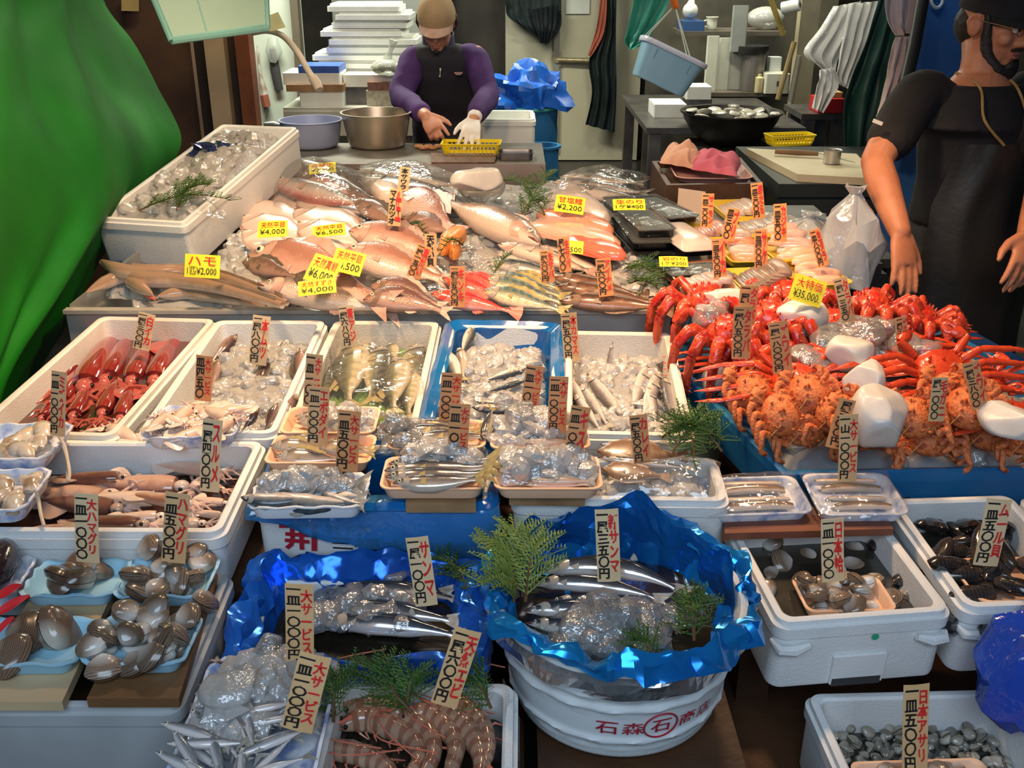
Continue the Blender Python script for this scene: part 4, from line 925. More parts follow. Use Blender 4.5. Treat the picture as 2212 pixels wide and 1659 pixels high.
# ---------------------------------------------------------------- box B: dark fish in ice
def bq(box, z, sx=.03): return [box[1] @ Vector((a*(box[2]/2-sx), b*(box[3]/2-sx), z)) for a, b in ((-1,-1),(1,-1),(1,1),(-1,1))]
ice_heap('crushed_ice', bq(boxB, .035), 0, .045, 170, .022, 12, 'crushed ice covering the dark fish in its foam box', edge=.2)
for i, (h, t, w) in enumerate([((512,722),(450,790),'head up in the back corner'),((470,775),(450,860),'along the left wall'),((575,768),(552,848),'below the price tag'),((648,752),(640,835),'against the right wall'),((560,880),(520,935),'at the front left of the ice'),((600,870),(570,935),'at the front centre of ice'),((640,850),(610,930),'at the front right of ice')]):
    lie(MUTSU, 'dark_bluefish', h, t, .884, 'dark purplish fish in the ice box, '+w, 'dark fish in the ice box', flip=i % 2 == 0, zt=.845, roll=.5)
# box C: olive fish under film
MB_ = None
ice_heap('crushed_ice', bq(boxC, .022), 0, .012, 30, .02, 13, 'thin ice layer under the filmed olive fish', edge=.2)
sheet('green_liner', [v+Vector((0,0,.012)) for v in bq(boxC, .03, .045)], .004, 8, 'green plastic liner under the olive fish', M('green_liner', (.16,.30,.06), (.10,.2,.04), 8, .3), 'liner')
C = [((768,742),(748,880)),((822,752),(800,870)),((862,772),(846,893)),((894,748),(908,866)),((722,738),(706,812)),((802,738),(778,800)),((848,740),(842,800)),((702,790),(690,880)),((888,800),(880,905))]
cw = ['brightest one on the left','centre one','lowest one with pale belly','one along the right wall','back left corner one','small one behind the brightest','one behind the lowest','one along the left wall','one at the front right']
for i, (h, t) in enumerate(C):
    lie(AJI, 'olive_jack', h, t, .862 if i < 3 else .845, 'olive silver fish under clear film, '+cw[i], 'olive fish under film', zt=.846 if i < 3 else .832, wide=1.15, roll=.25, flip=i % 2 == 1)
sheet('cling_film', [at(696,905,.865), at(925,905,.865), at(915,730,.885), at(705,725,.885)], .009, 11, 'clear wrinkled film over the olive fish', FILMC, dome=.022, n=34)
# box D: blue sheet, ice and mackerel
o, mx, w, d = boxD
lv = [(w+.006,d+.006,.02,.030,1),(w+.012,d+.012,.03,.07,1),(w+.012,d+.012,.03,HB+.002,.5),(w-.01,d-.01,.03,HB+.008,.5),(w-.05,d-.05,.03,HB-.006,.4),(w-.056,d-.056,.03,.06,.7),(w-.07,d-.07,.03,.026,.5)]
m = liner('blue_liner', lambda w, d, r, z: rrect_dense(w, d, r, z, 16), lv, 0, BLUESHEET, amp=.006, seed=4); m.matrix_world = mx; tag(m, 'bright blue plastic sheet lining the mackerel ice box', 'liner')
ice_heap('crushed_ice', bq(boxD, .035, .038), 0, .045, 180, .022, 14, 'crushed ice in the blue lined box', edge=.15)
for i, (sp, h, t, w) in enumerate([(SABA,(1022,703),(996,768),'standing nose up in the corner'),(IWASHI,(994,752),(1000,822),'along the left side'),(SABA,(966,760),(996,838),'leftmost along the blue sheet'),(SABA,(1136,796),(1046,822),'upper one right of centre'),(SABA,(1136,822),(1046,848),'white belly up right of centre'),(IWASHI,(1030,868),(1110,878),'by the peach trays'),(IWASHI,(1020,880),(1140,890),'nearest the peach trays')]):
    lie(sp, 'mackerel', h, t, .878 if i else .895, 'mackerel in the blue lined ice box, '+w, 'mackerel in the blue box', zt=.868, roll=(.3 if i != 4 else -.8), wide=1.2, flip=i in (0, 3, 4))
# box E: barracuda
ice_heap('crushed_ice', bq(boxE, .035), 0, .035, 160, .022, 15, 'crushed ice holding the grey barracuda', edge=.2)
E = [((1324,738),(1310,815)),((1226,812),(1276,912)),((1252,830),(1316,925)),((1268,808),(1356,915)),((1404,780),(1362,900)),((1424,800),(1386,920)),((1436,815),(1456,915)),((1240,850),(1300,935)),((1400,830),(1420,925))]
ew = ['standing nose up in the middle','leftmost in the row','second from the left','third, longest of the left row','slanting on the right side','pale belly right of centre','along the right wall','lowest at the front left','dark one between the right pair']
for i, (h, t) in enumerate(E):
    lie(KAMASU, 'barracuda', h, t, .862 if i else .91, 'slim grey barracuda, '+ew[i], 'barracuda in the ice box', zt=.842 if i else .84, wide=1.45, roll=.4, flip=i in (4, 5, 8))
# box H: flatfish and wrapped ice
ice_heap('crushed_ice', bq(boxH, .05), 0, .055, 150, .026, 16, 'ice under clear wrap beside the peach trays', edge=.12)
for i, (sp, h, t) in enumerate([(KAREI,(1290,975),(1480,985)),(SANMA,(1290,988),(1500,1012)),(KAREI,(1300,1012),(1440,1030)),(SANMA,(1295,960),(1440,955))]):
    lie(sp, 'flatfish' if sp is KAREI else 'slender_fish', h, t, .87, ['brown flatfish beside the tray of whiting', 'slender silver fish with head by the peach tray', 'brown flatfish under the wrapped ice', 'slender fish along the back of the ice'][i], None, flip=True)
sheet('plastic_wrap', [at(1310,1075,.865), at(1540,1075,.865), at(1560,1000,.885), at(1340,1000,.885)], .008, 17, 'clear wrap over the ice by the blue crab tray', FILMC, dome=.03)
for i, (a, b, w) in enumerate([((1560,975),(1425,910),'long branch on the box rim'),((1450,985),(1545,905),'branch crossing the long one'),((1480,930),(1500,1000),'short branch hanging down'),((1430,945),(1560,950),'low branch over the ice')]):
    sprig(at(*a,.885), at(*b,.905), 'dark cedar between flatfish box and crab tray, '+w, 30+i, 12, .065, up=.03)
# ---------------------------------------------------------------- trays of fish over the printed box
PLANK_Z = .868
def plank(name, fl, fr, bl, br, z, th, label, mat, group=None):
    P = [at(*p, z) for p in (fl, fr, br, bl)]; m = MB(); m.rings([[p-Vector((0,0,th)) for p in P], P]); o = m.build(name, mat, smooth=False); return tag(o, label, 'board', group)
plank('wooden_board', (876,1086),(1028,1086),(900,935),(1030,935), PLANK_Z, .02, 'wet brown board under the middle peach trays', WOOD)
plank('wooden_board', (1100,1070),(1264,1072),(1090,935),(1240,935), PLANK_Z, .02, 'brown board with dark knot under the right peach trays', WOOD)
plank('wooden_board', (560,1085),(780,1085),(600,935),(800,935), PLANK_Z, .02, 'dark board under the left fish trays', DARKWOOD)
def tray_px(name, fl, fr, bl, br, z, h, label, mat, zf=None, **k):
    mx, w, d = box_mx(at(*fl, zf or z), at(*fr, zf or z), at(*bl, z), at(*br, z), h)
    o = tray(name, w, d, h, mx, label, mat, **k); return o, mx, w, d
PT = 'peach foam trays on the printed box'
t1 = tray_px('foam_tray', (604,935),(818,935),(624,878),(816,878), .902, .024, 'peach foam tray of pale fish behind the butterfish tray', PEACH, group=PT)
t2 = tray_px('foam_tray', (574,1000),(808,1000),(590,938),(808,938), .897, .024, 'peach foam tray of butterfish behind the scalloped tray', PEACH, group=PT)
t3 = tray_px('foam_tray', (832,968),(1050,968),(846,910),(1048,905), .900, .024, 'peach foam tray of sardines, back one of the middle pair', PEACH, group=PT)
t4 = tray_px('foam_tray', (814,1056),(1052,1056),(838,986),(1050,986), .897, .024, 'peach foam tray of sardines, front one of the middle pair', PEACH, group=PT)
t5 = tray_px('foam_tray', (1058,968),(1282,968),(1060,912),(1262,910), .900, .024, 'peach foam tray of iced whiting, back one at right', PEACH, group=PT)
t6 = tray_px('foam_tray', (1066,1056),(1304,1056),(1068,984),(1292,984), .897, .024, 'peach foam tray of iced whiting, front one at right', PEACH, group=PT)
BLUEWH = M('blue_marbled_foam', (.80,.82,.88), (.26,.36,.66), 34, .45, lo=.46, hi=.66)
t7 = tray_px('scalloped_tray', (536,1096),(790,1096),(556,1026),(800,1020), .897, .026, 'white scalloped tray of dark mackerel at the left front', M('white_scallop_foam', (.82,.83,.86), (.72,.75,.82), 10, .4), wave=.022, wn=8)
def inT(t, u, v, z): return t[1] @ Vector((u*t[2]/2, v*t[3]/2, z))
def fish_in(t, sp, name, u0, v0, u1, v1, z, label, group, flip=True, roll=.3, wide=1.1, bend=0, zt=None, ):
    a = inT(t, u0, v0, z); b = inT(t, u1, v1, z if zt is None else zt); x = b-a; ln = x.length; x.normalize(); y = Vector((0,0,1)).cross(x).normalized(); zz = x.cross(y); s = ln/sp.L
    mx = Matrix.Translation((a+b)/2) @ Matrix.Rotation(roll+.25, 4, x if x.x >= 0 else -x) @ Matrix((x, y, zz)).transposed().to_4x4() @ Matrix.Rotation(0 if flip else pi, 4, 'X') @ Matrix.Diagonal((s, s*wide, s*wide, 1))
    return put(sp, name, mx, label, 'fish', group, bend)
def ice_in(t, u0, u1, v0, v1, z, h, n, size, seed, label, mat=None):
    return ice_heap('crushed_ice', [inT(t, u0, v0, z), inT(t, u1, v0, z), inT(t, u1, v1, z), inT(t, u0, v1, z)], 0, h, n, size, seed, label, mat)
for i, v in enumerate((.5, .1, -.35)): fish_in(t1, EBODAI, 'butterfish', -.85+.1*i, v, .1+.1*i, v-.1, .016+.004*i, 'pale fish under ice in the rearmost peach tray', 'fish in the rearmost peach tray')
ice_in(t1, -.3, .9, -.8, .9, .01, .03, 40, .02, 21, 'crushed ice in the rearmost peach tray')
for i, (a, w) in enumerate([((-.8,.65,.25,.45),'rear left one'),((.0,.5,.95,.1),'rear right one with big eye'),((-.98,.0,.15,-.1),'long front left one'),((-.1,.0,1.05,-.45),'front right one'),((-.85,-.5,.5,-.6),'one nearest the scalloped tray')]):
    fish_in(t2, EBODAI, 'butterfish', *a, .020+.008*(i in (2, 3)), 'golden silver butterfish in a peach tray, '+w, 'butterfish in the peach tray', wide=1.25)
for i, (a, w) in enumerate([((-.98,.5,.95,.35),'rear one with arched back'),((-.85,.05,.85,-.05),'middle one'),((-.75,-.35,.95,-.72),'front one with dark back'),((-1.12,-.62,.1,-.55),'head out over the left rim'),((.1,-.1,1.0,-.9),'curved one at the right end')]):
    fish_in(t7, SABA, 'mackerel', *a, .028+.006*(i % 2), 'dark backed mackerel on the scalloped tray, '+w, 'mackerel on the scalloped tray', wide=1.35, bend=.05, flip=False)
ice_in(t7, -.9, .8, -.3, .5, .03, .03, 46, .02, 22, 'ice scattered over the mackerel on the scalloped tray')
for i, (a, w) in enumerate([((-.5,.75,.75,.2),'rear one'),((-.75,.2,.9,-.1),'middle one'),((-.45,-.35,1.1,-.3),'front one'),((.95,-.6,1.15,.85),'one with raised tail at right')]):
    fish_in(t3, IWASHI, 'sardine', *a, .024, 'silver sardine in the back peach tray, '+w, 'sardines in the back tray', wide=1.4, zt=.026 if i < 3 else .055)
ice_in(t3, -1.15, -.45, -.9, .9, .012, .04, 22, .024, 23, 'clear ice lumps at the left of the sardine tray', ICEW)
for i, (a, w) in enumerate([((-.9,.3,1.2,.45),'rear one with amber tail'),((-.95,-.1,1.15,.0),'middle one with amber tail'),((-.9,-.5,1.1,-.4),'front one with pale belly'),((-.75,-.75,.95,-.72),'lowest one along the rim')]):
    fish_in(t4, IWASHI, 'sardine', *a, .030-.004*(i == 3), 'silver sardine in the front peach tray, '+w, 'sardines in the front tray', wide=1.35, bend=-.03, zt=.038)
ice_in(t4, -.55, .8, .1, 1.1, .02, .042, 55, .022, 24, 'crushed ice heaped on the front sardines')
for t, nm, sd in ((t5, 'back', 25), (t6, 'front', 26)):
    for i in range(4):
        fish_in(t, KISU, 'whiting', -.75+.1*i, .5-.36*i, .55+.1*i, .5-.36*i, .018, 'small whiting under ice in the %s right peach tray' % nm, 'whiting in the %s right tray' % nm, wide=1.3)
    fish_in(t, KISU, 'whiting', -.35, -.62, .85, -.6, .026, 'whiting showing its eye at the front of the %s right tray' % nm, 'whiting in the %s right tray' % nm, wide=1.5)
    ice_in(t, -.95, .9, -.45, .95, .012, .045, 75, .024, sd, 'heap of ice on the whiting in the %s right tray' % nm)
for i, (x, y, z, s) in enumerate([(1118,895,.935,.045),(1090,870,.935,.032),(1135,880,.94,.028)]):
    ice_block(T(at(x, y, z), i), (s, s, s*.9), 40+i, ['large clear ice lump behind the right peach trays', 'small clear ice lump left of the large one', 'small clear ice lump right of the large one'][i], 'ice_lump', ICEW)
# blue sheet draped over the printed box, and its printed front
sh = MB(); P = []
for i in range(9):
    row = []
    for j in range(41):
        u = j/40; x = (u-.5)*(boxG_w+.02)
        hang = .012+.075*max(0, min(1, (u-.12)/.35))+.012*sin(u*9)
        y0, z0 = [(.05,.09),(.02,.112),(-.02,.126),(-.035,.128),(-.045,.12),(-.047,.12-hang*.3),(-.049,.12-hang*.55),(-.05,.12-hang*.8),(-.048,.12-hang)][i]
        p = Vector((x, (-boxG_d/2+.045+y0 if i < 5 else -boxG_d/2-.004+(y0+.047)), z0)); n = noise.noise_vector(p*22)
        row.append(boxG_mx @ (p+Vector((n.x*.006, -abs(n.y)*.012, n.z*.006))))
    P.append(row)
o = sh.grid(P).build('blue_drape', FILM('blue_drape_film', (.10,.42,.90), .38, .22, .15), sharp=30); tag(o, 'thin blue plastic draped over the printed box front', 'plastic sheet')
lv = [(boxG_w+.012,boxG_d+.012,.02,.06,1),(boxG_w+.012,boxG_d+.012,.02,.125,.6),(boxG_w-.02,boxG_d-.02,.02,.132,.6),(boxG_w-.06,boxG_d-.06,.02,.10,.5),(boxG_w-.07,boxG_d-.07,.02,.03,.5)]
m = liner('blue_liner', lambda w, d, r, z: [p for p in rrect_dense(w, d, r, z, 14)], [l for l in lv if l[3] >= .1] + [lv[-1]], 0, BLUESHEET, amp=.008, seed=6); m.matrix_world = boxG_mx
tag(m, 'blue plastic sheet inside the printed box under the fish trays', 'liner')
# ---------------------------------------------------------------- shells
def SHELL(name, base, band, umbo, scale, rough=.25):
    m = M(name, base, band, scale, rough, coat=.6); nt = m.node_tree; N = nt.nodes; L = nt.links
    tc = [n for n in N if n.type == 'TEX_COORD'][0]; b = N['Principled BSDF']
    ln = N.new('ShaderNodeVectorMath'); ln.operation = 'LENGTH'; L.new(tc.outputs['Object'], ln.inputs[0])
    w = N.new('ShaderNodeTexWave'); w.wave_type = 'RINGS'; w.rings_direction = 'SPHERICAL'; w.inputs['Scale'].default_value = scale; w.inputs['Distortion'].default_value = 4; w.inputs['Detail Scale'].default_value = 30
    L.new(tc.outputs['Object'], w.inputs['Vector'])
    cr = [n for n in N if n.type == 'VALTORGB'][0]; L.new(w.outputs['Fac'], cr.inputs['Fac'])
    mr = N.new('ShaderNodeMapRange'); mr.inputs['From Min'].default_value = .012; mr.inputs['From Max'].default_value = .030; mr.inputs['To Min'].default_value = .85; mr.inputs['To Max'].default_value = 0
    L.new(ln.outputs['Value'], mr.inputs['Value'])
    oi = N.new('ShaderNodeObjectInfo'); hs = N.new('ShaderNodeHueSaturation'); mv = N.new('ShaderNodeMapRange'); mv.inputs['To Min'].default_value = .55; mv.inputs['To Max'].default_value = 1.35
    L.new(oi.outputs['Random'], mv.inputs['Value']); L.new(mv.outputs[0], hs.inputs['Value'])
    mx = N.new('ShaderNodeMix'); mx.data_type = 'RGBA'; L.new(mr.outputs[0], mx.inputs[0]); L.new(cr.outputs['Color'], mx.inputs[6]); mx.inputs[7].default_value = (*umbo, 1)
    L.new(mx.outputs[2], hs.inputs['Color']); L.new(hs.outputs[0], b.inputs['Base Color']); return m
CLAMM = SHELL('clam_shell', (.17,.11,.075), (.075,.045,.03), (.52,.46,.38), 150)
CLAMW = SHELL('pale_clam_shell', (.27,.19,.13), (.10,.065,.045), (.80,.76,.70), 190)
ASARIM = SHELL('asari_shell', (.34,.27,.17), (.10,.085,.065), (.46,.42,.35), 130)
MUSM = SHELL('mussel_shell', (.035,.028,.026), (.018,.015,.016), (.09,.06,.045), 60, .18)
def bivalve(w, l, th, mat, skew=.12, n=22):
    """closed bivalve, hinge beak at the origin, opening toward +x; two valves"""
    out = []
    for sg in (1, -1):
        m = MB(); rr = []
        for k in range(8):
            q = (k/7); z = sg*th/2*(math.sqrt(max(0, 1-q**2.2))+.0); ring = []
            for j in range(n):
                a = 2*pi*j/n; x = l/2*(1+cos(a))*(1+.0*sin(a)); y = w/2*sin(a)*(1-.34*((1+cos(a+pi))/2)**2)+skew*l*(cos(a)-1)*.3*sin(a/2)
                c = Vector((l*.22, 0, 0)); p = Vector((x, y, 0)); pp = c.lerp(p, q*.999+.001)
                ring.append(Vector((pp.x, pp.y, z*(1+.05*sin(q*30)*(q > .2)) + sg*.0006)))
            rr.append(ring)
        m.rings(rr, True, False); out.append(m.mesh('valve', [mat], sharp=80))
    return out
CLAMBIG = bivalve(.075, .056, .034, CLAMM); CLAMMID = bivalve(.052, .040, .027, CLAMW); ASARI = bivalve(.036, .026, .018, ASARIM); MUSSEL = bivalve(.036, .078, .028, MUSM, .05)
def shell(pr, name, mx, label, cat, group):
    o = link(name, pr[0]); o.matrix_world = mx; tag(o, label, cat, group); link('lower_valve', pr[1], None, o); return o
def pile(pr, name, quadp, n, z, layers, size, seed, label, cat, group, tilt=.7, sc=(.85,1.15)):
    """individual shells settled over a quad, in layers"""
    R = random.Random(seed); a, b, c, d = [Vector(p) for p in quadp]; pts = []
    for k in range(n):
        best = None
        for _ in range(14):
            u, v = R.random(), R.random(); p = (a*(1-u)+b*u)*(1-v)+(d*(1-u)+c*u)*v
            dm = min([(p-q).length for q in pts[-int(n/layers):]] or [9])
            if best is None or dm > best[0]: best = (dm, p)
        p = best[1]; pts.append(p); ly = int(k/(n/layers))
        mx = Matrix.Translation(p+Vector((0, 0, z+ly*size*.55+R.uniform(0, size*.12)))) @ Matrix.Rotation(R.uniform(0, 6.28), 4, 'Z') @ Matrix.Rotation(R.uniform(-tilt, tilt), 4, 'X') @ Matrix.Rotation(R.uniform(-tilt, tilt)-.25, 4, 'Y')
        s = R.uniform(*sc); shell(pr, name, mx @ Matrix.Diagonal((s, s, s, 1)), label, cat, group)
# ---- clam trays on boards
liquid('dark_water', boxI, .125, DWATER, 'dark water in the grey box under the clam boards')
plank('wooden_board', (187,1509),(386,1509),(318,1240),(470,1240), .778, .016, 'brown board carrying the two right clam trays', M('brown_board', (.25,.13,.055), (.17,.085,.035), 6, .5, bump=.2))
plank('wooden_board', (-80,1516),(134,1516),(100,1240),(262,1240), .778, .016, 'pale yellow board carrying the two left clam trays', PALEBOARD)
ZT_ = .806
SG = 'sky blue trays of clams'
def skytray(fl, fr, bl, br, lab): return tray_px('scalloped_tray', fl, fr, bl, br, ZT_, .026, lab, SKYFOAM, wave=.03, wn=6, group=SG, flare=.80)
ta = skytray((62,1286),(262,1284),(66,1212),(276,1208), 'sky blue tray of large dark clams, back left')
tb_ = skytray((256,1288),(452,1288),(272,1206),(470,1206), 'sky blue tray of brown clams by the right rim')
tc_ = skytray((-60,1436),(182,1432),(-40,1336),(204,1336), 'sky blue tray with three big clams, front left')
td = skytray((190,1432),(408,1432),(206,1332),(432,1332), 'sky blue tray heaped with small pale clams, front right')
def tq(t, s=.72, z=.006): return [inT(t, a*s, b*s, z) for a, b in ((-1,-1),(1,-1),(1,1),(-1,1))]
pile(CLAMBIG, 'large_clam', tq(ta,.6), 6, .012, 2, .03, 5, 'large dark clam in the back left sky blue tray', 'clam', 'clams in the back left tray', .5, (.8,1.1))
pile(CLAMMID, 'clam', tq(tb_,.74), 17, .010, 2, .026, 6, 'brown and white clam in the tray by the right rim', 'clam', 'clams in the tray by the rim')
for i, (u, v, rz, rx, s, w) in enumerate([(-.35,.35,.2,.3,1.15,'rearmost, lying flat'),(-.35,-.4,-.2,.5,1.05,'front pale one'),(.45,.0,1.4,.9,1.2,'standing on edge at right'),(-.85,-.1,2.8,.3,.9,'cut off at the left')]):
    shell(CLAMBIG, 'large_clam', Matrix.Translation(inT(tc_, u-.25, v, .022)) @ Matrix.Rotation(rz, 4, 'Z') @ Matrix.Rotation(rx, 4, 'X') @ Matrix.Diagonal((s, s, s, 1)), 'big glossy clam in the front left tray, '+w, 'clam', 'big clams in the front left tray')
pile(CLAMMID, 'clam', tq(td,.74), 24, .010, 2, .026, 8, 'small pale clam heaped in the front right tray', 'clam', 'clams in the front right tray')
# ---- dark sea squirt tray and red leaves at the far left
t8 = tray_px('marbled_tray', (-120,1290),(40,1282),(-80,1206),(76,1202), .806, .03, 'blue marbled tray at the left edge with a dark sea cucumber', BLUEWH, wave=.02, wn=8)
m = MB(); m.tube([inT(t8, -.1, -.8, .03), inT(t8, .15, -.3, .045), inT(t8, .2, .3, .05), inT(t8, .1, 1.0, .05)], [.02,.034,.034,.018], 14); o = m.build('sea_cucumber', M('dark_slimy_skin', (.045,.025,.03), (.02,.012,.016), 20, .15, coat=.8, bump=.4)); tag(o, 'dark glossy sea cucumber at the left edge', 'sea cucumber')
LEAF = M('red_paper_leaf', (.70,.03,.035), (.55,.02,.03), 10, .5)
for i, (tip, b) in enumerate([((46,1268),(-10,1292)),((64,1290),(-14,1330)),((30,1338),(-14,1372))]):
    a, c = at(*b, .815), at(*tip, .83); sd = Vector((0, 1, .3)).normalized(); m = MB()
    m.grid([[a.lerp(c, t)+sd*(.012*sin(pi*(t*.85+.12))*q)+Vector((0,0,.004*abs(q))) for q in (-1, -.5, 0, .5, 1)] for t in [k/8 for k in range(9)]])
    o = m.build('red_leaf', LEAF, solid=.0012); tag(o, 'pointed red paper leaf at the left edge, '+['uppermost', 'middle and longest', 'lowest'][i], 'leaf', 'red paper leaves')
# ---- marbled trays of cut seafood over the squid boxes at far left
t9 = tray_px('marbled_tray', (-140,992),(112,990),(-110,918),(155,912), .905, .03, 'blue marbled tray of pale shellfish meat, upper left edge', BLUEWH, wave=.018, wn=9)
t10 = tray_px('marbled_tray', (-160,1108),(62,1100),(-130,1018),(110,1010), .888, .03, 'blue marbled tray of pale shellfish meat, lower left edge', BLUEWH, wave=.018, wn=9)
MEAT = M('shellfish_meat', (.62,.48,.30), (.34,.22,.12), 22, .18, coat=.8, c3=(.7,.6,.5))
for t, nm, sd in ((t9, 'upper', 3), (t10, 'lower', 4)):
    R = random.Random(sd)
    for k in range(9):
        m = MB(); u, v = R.uniform(.0, .78), R.uniform(-.65, .65); a = R.uniform(0, 3); r = R.uniform(.012, .020)
        c = inT(t, u, v, .022+.008*(k % 2)); dr_ = Vector((cos(a), sin(a), .1))*.03
        m.tube([c-dr_, c-dr_*.4+Vector((0,0,.006)), c+dr_*.4+Vector((0,0,.004)), c+dr_], [r*.6, r, r*.9, r*.4], 10, flat=.7); o = m.build('shellfish_meat', MEAT); tag(o, 'lump of pale shellfish meat in the %s left marbled tray' % nm, 'shellfish meat', 'meat lumps in the %s marbled tray' % nm)
STR = M('pale_string', (.66,.54,.40), (.54,.43,.31), 30, .4)
for i, pts in enumerate([[(128,944,.915),(140,965,.90),(146,1000,.885),(146,1038,.875)],[(136,962,.91),(144,985,.895),(150,1020,.885),(148,1040,.875)],[(78,1060,.90),(84,1085,.88),(88,1110,.87),(95,1136,.86)]]):
    m = MB(); m.tube(dense([at(*p) for p in pts], 5), .0032, 7); o = m.build('pale_string', STR); tag(o, 'pale string hanging off a marbled tray, '+['left of the upper pair', 'right of the upper pair', 'on the lower tray'][i], 'string', 'strings on the marbled trays')
# ---- tray of baby squid
t11 = tray_px('marbled_tray', (312,944),(520,944),(342,878),(526,872), .893, .028, 'blue marbled tray of baby squid on the ice box', BLUEWH, wave=.018, wn=8)
R = random.Random(9)
for k in range(15):
    u, v = R.uniform(-.7, .75), R.uniform(-.7, .7); a = R.uniform(0, 6.28); s = R.uniform(.38, .52)
    put(SQW, 'baby_squid', Matrix.Translation(inT(t11, u, v, .018+.011*(k % 3))) @ Matrix.Rotation(a, 4, 'Z') @ Matrix.Rotation(R.uniform(-.4,.4), 4, 'X') @ Matrix.Diagonal((s, s*1.5, s*1.5, 1)), 'small pale pink squid in the marbled tray', 'squid', 'baby squid in the marbled tray')
# ---------------------------------------------------------------- foil box of saury (dark blue)
o, mx, w, d = boxJ
rj = lambda w, d, r, z: rrect_dense(w, d, r, z, 20)
lv = [(w+.015,d+.015,.03,.075,1.2),(w+.03,d+.035,.03,.105,1.3),(w+.022,d+.025,.03,.14,1.2),(w+.008,d+.008,.03,.162,1.2),(w-.03,d-.03,.03,.160,1.3),(w-.07,d-.06,.03,.135,1.4),(w-.085,d-.075,.03,.10,1.1),(w-.10,d-.09,.03,.085,.6)]
m = liner('foil_liner', rj, lv, 0, FOILB, amp=.016, seed=7, freq=14); m.matrix_world = mx; tag(m, 'crumpled dark blue foil lining the square saury box', 'foil')
sw = MB(); sw.rings([rrect(w-.09, d-.08, .03, .098, 4), rrect(w-.085, d-.075, .03, .1, 4)]); o = sw.build('ice_water', DWATER); o.matrix_world = mx; tag(o, 'dark ice water in the square saury box', 'water', None, 'stuff')
ZJ = .727
for i, (h, t, w_) in enumerate([((690,1248),(920,1258),'rear one under clear ice'),((676,1290),(980,1282),'second, mostly under water'),((670,1320),(1000,1345),'third with arched back'),((690,1345),(1010,1378),'front pale one'),((760,1262),(1000,1300),'one sloping to the right')]):
    lie(SANMA, 'saury', h, t, ZJ+.008, 'silver saury in the dark blue foil box, '+w_, 'saury in the square box', flip=True, wide=1.7, roll=.3, bend=.02)
ice_heap('crushed_ice', quad((640,1360),(900,1372),(890,1285),(680,1290), ZJ), .73, .028, 60, .026, 31, 'broken ice on the saury in the square box', ICEW)
ice_block(T(at(850,1250,ZJ+.02), .4), (.05,.04,.03), 41, 'clear ice lump at the back of the square saury box', 'ice_lump', ICEW)
for i, (a, b) in enumerate([((1000,1262),(925,1215)),((985,1240),(1010,1290))]): sprig(at(*a, .75), at(*b, .765), 'cedar sprig at the back corner of square foil box, '+['left one', 'right one'][i], 50+i, 9, .045)
# ---------------------------------------------------------------- round white tub
ctr = Vector((.172, 1.335, .612)); RT = .198; HT = .195
r = empty('white_tub', ctr, rz=-.12, label='round white ribbed tub of saury with red lettering', cat='tub')
prof = [(.0,0),(RT*.80,0),(RT*.83,.006)]
for i in range(1, 40):
    t = i/39; z = .006+t*(HT-.02); rr_ = RT*(.83+.16*t**.8)
    rib = 0
    for zc_ in (.045, .115, .140, .165):
        rib += .0045*math.exp(-((z-zc_)/.006)**2)
    prof.append((rr_+rib, z))
prof += [(RT*1.03, HT-.008), (RT*1.03, HT), (RT*.97, HT), (RT*.94, HT-.01), (RT*.80, .02), (0, .018)]
tm = MB(); seg = 72; rings = []
for rad, z in prof:
    rings.append([Vector(((rad+.0022*(sin(j*2*pi*18/seg+z*160) > .55)*(.02 < z < HT-.02)*(z > .1 or z < .05))*cos(2*pi*j/seg), (rad+.0022*(sin(j*2*pi*18/seg+z*160) > .55)*(.02 < z < HT-.02)*(z > .1 or z < .05))*sin(2*pi*j/seg), z)) for j in range(seg)])
tm.rings(rings, True, True).build('tub_body', M('white_tub_plastic', (.80,.82,.82), (.74,.77,.78), 4, .35), r, sharp=50)
TUB = r
circ = lambda w, d, r, z: [Vector((w/2*cos(2*pi*j/110), d/2*sin(2*pi*j/110), z)) for j in range(110)]
D = 2*RT
lv = [(D*1.09,D*1.09,0,HT-.022,1.1),(D*1.10,D*1.10,0,HT+.0,1.4),(D*1.05,D*1.05,0,HT+.018,1.5),(D*.98,D*.99,0,HT+.022,1.6),(D*.92,D*.93,0,HT+.002,1.8),(D*.86,D*.86,0,HT-.03,1.6),(D*.80,D*.80,0,HT-.055,1.0)]
m = liner('foil_liner', circ, lv[1:], 0, FOILC, amp=.017, seed=8, freq=15); m.location = ctr; tag(m, 'crumpled bright blue foil lining the round tub', 'foil')
# high foil flap standing up at the back of the tub
P = []
for i in range(9):
    row = []
    for j in range(49):
        a = radians(-8+196*j/48); h_ = (.075+.02*sin(a*5+1)+.012*sin(a*11))*sin(pi*min(1,max(0,(j+2)/52)))**.45; q = i/8
        rad = D*.5*(.86+.07*q); p = Vector((rad*cos(a), rad*sin(a)*(1-.03*q), HT-.045+(h_+.025)*q)); n = noise.noise_vector(p*16+Vector((0,0,5)))
        row.append(ctr+p+n*.012+noise.noise_vector(p*40)*.004)
    P.append(row)
o = MB().grid(P).build('foil_flap', FOILC, smooth=False, solid=.0008); tag(o, 'tall bright blue foil standing at the back of tub', 'foil')
lv = [(D*1.03,D*1.03,0,HT-.045,1.2),(D*1.07,D*1.07,0,HT-.03,1.2),(D*1.085,D*1.085,0,HT-.012,1),(D*1.06,D*1.06,0,HT-.004,.6)]
m = MB(); rr = []
for i, (w_, d_, r_, z_, c_) in enumerate(lv): rr.append([p+noise.noise_vector(p*14+Vector((0,0,i)))*.012*c_ for p in circ(w_, d_, 0, z_)])
m.rings(rr, False, False); o = m.build('foil_edge', FOILS, smooth=False); o.location = ctr; tag(o, 'silver underside of foil folded over the tub rim', 'foil')
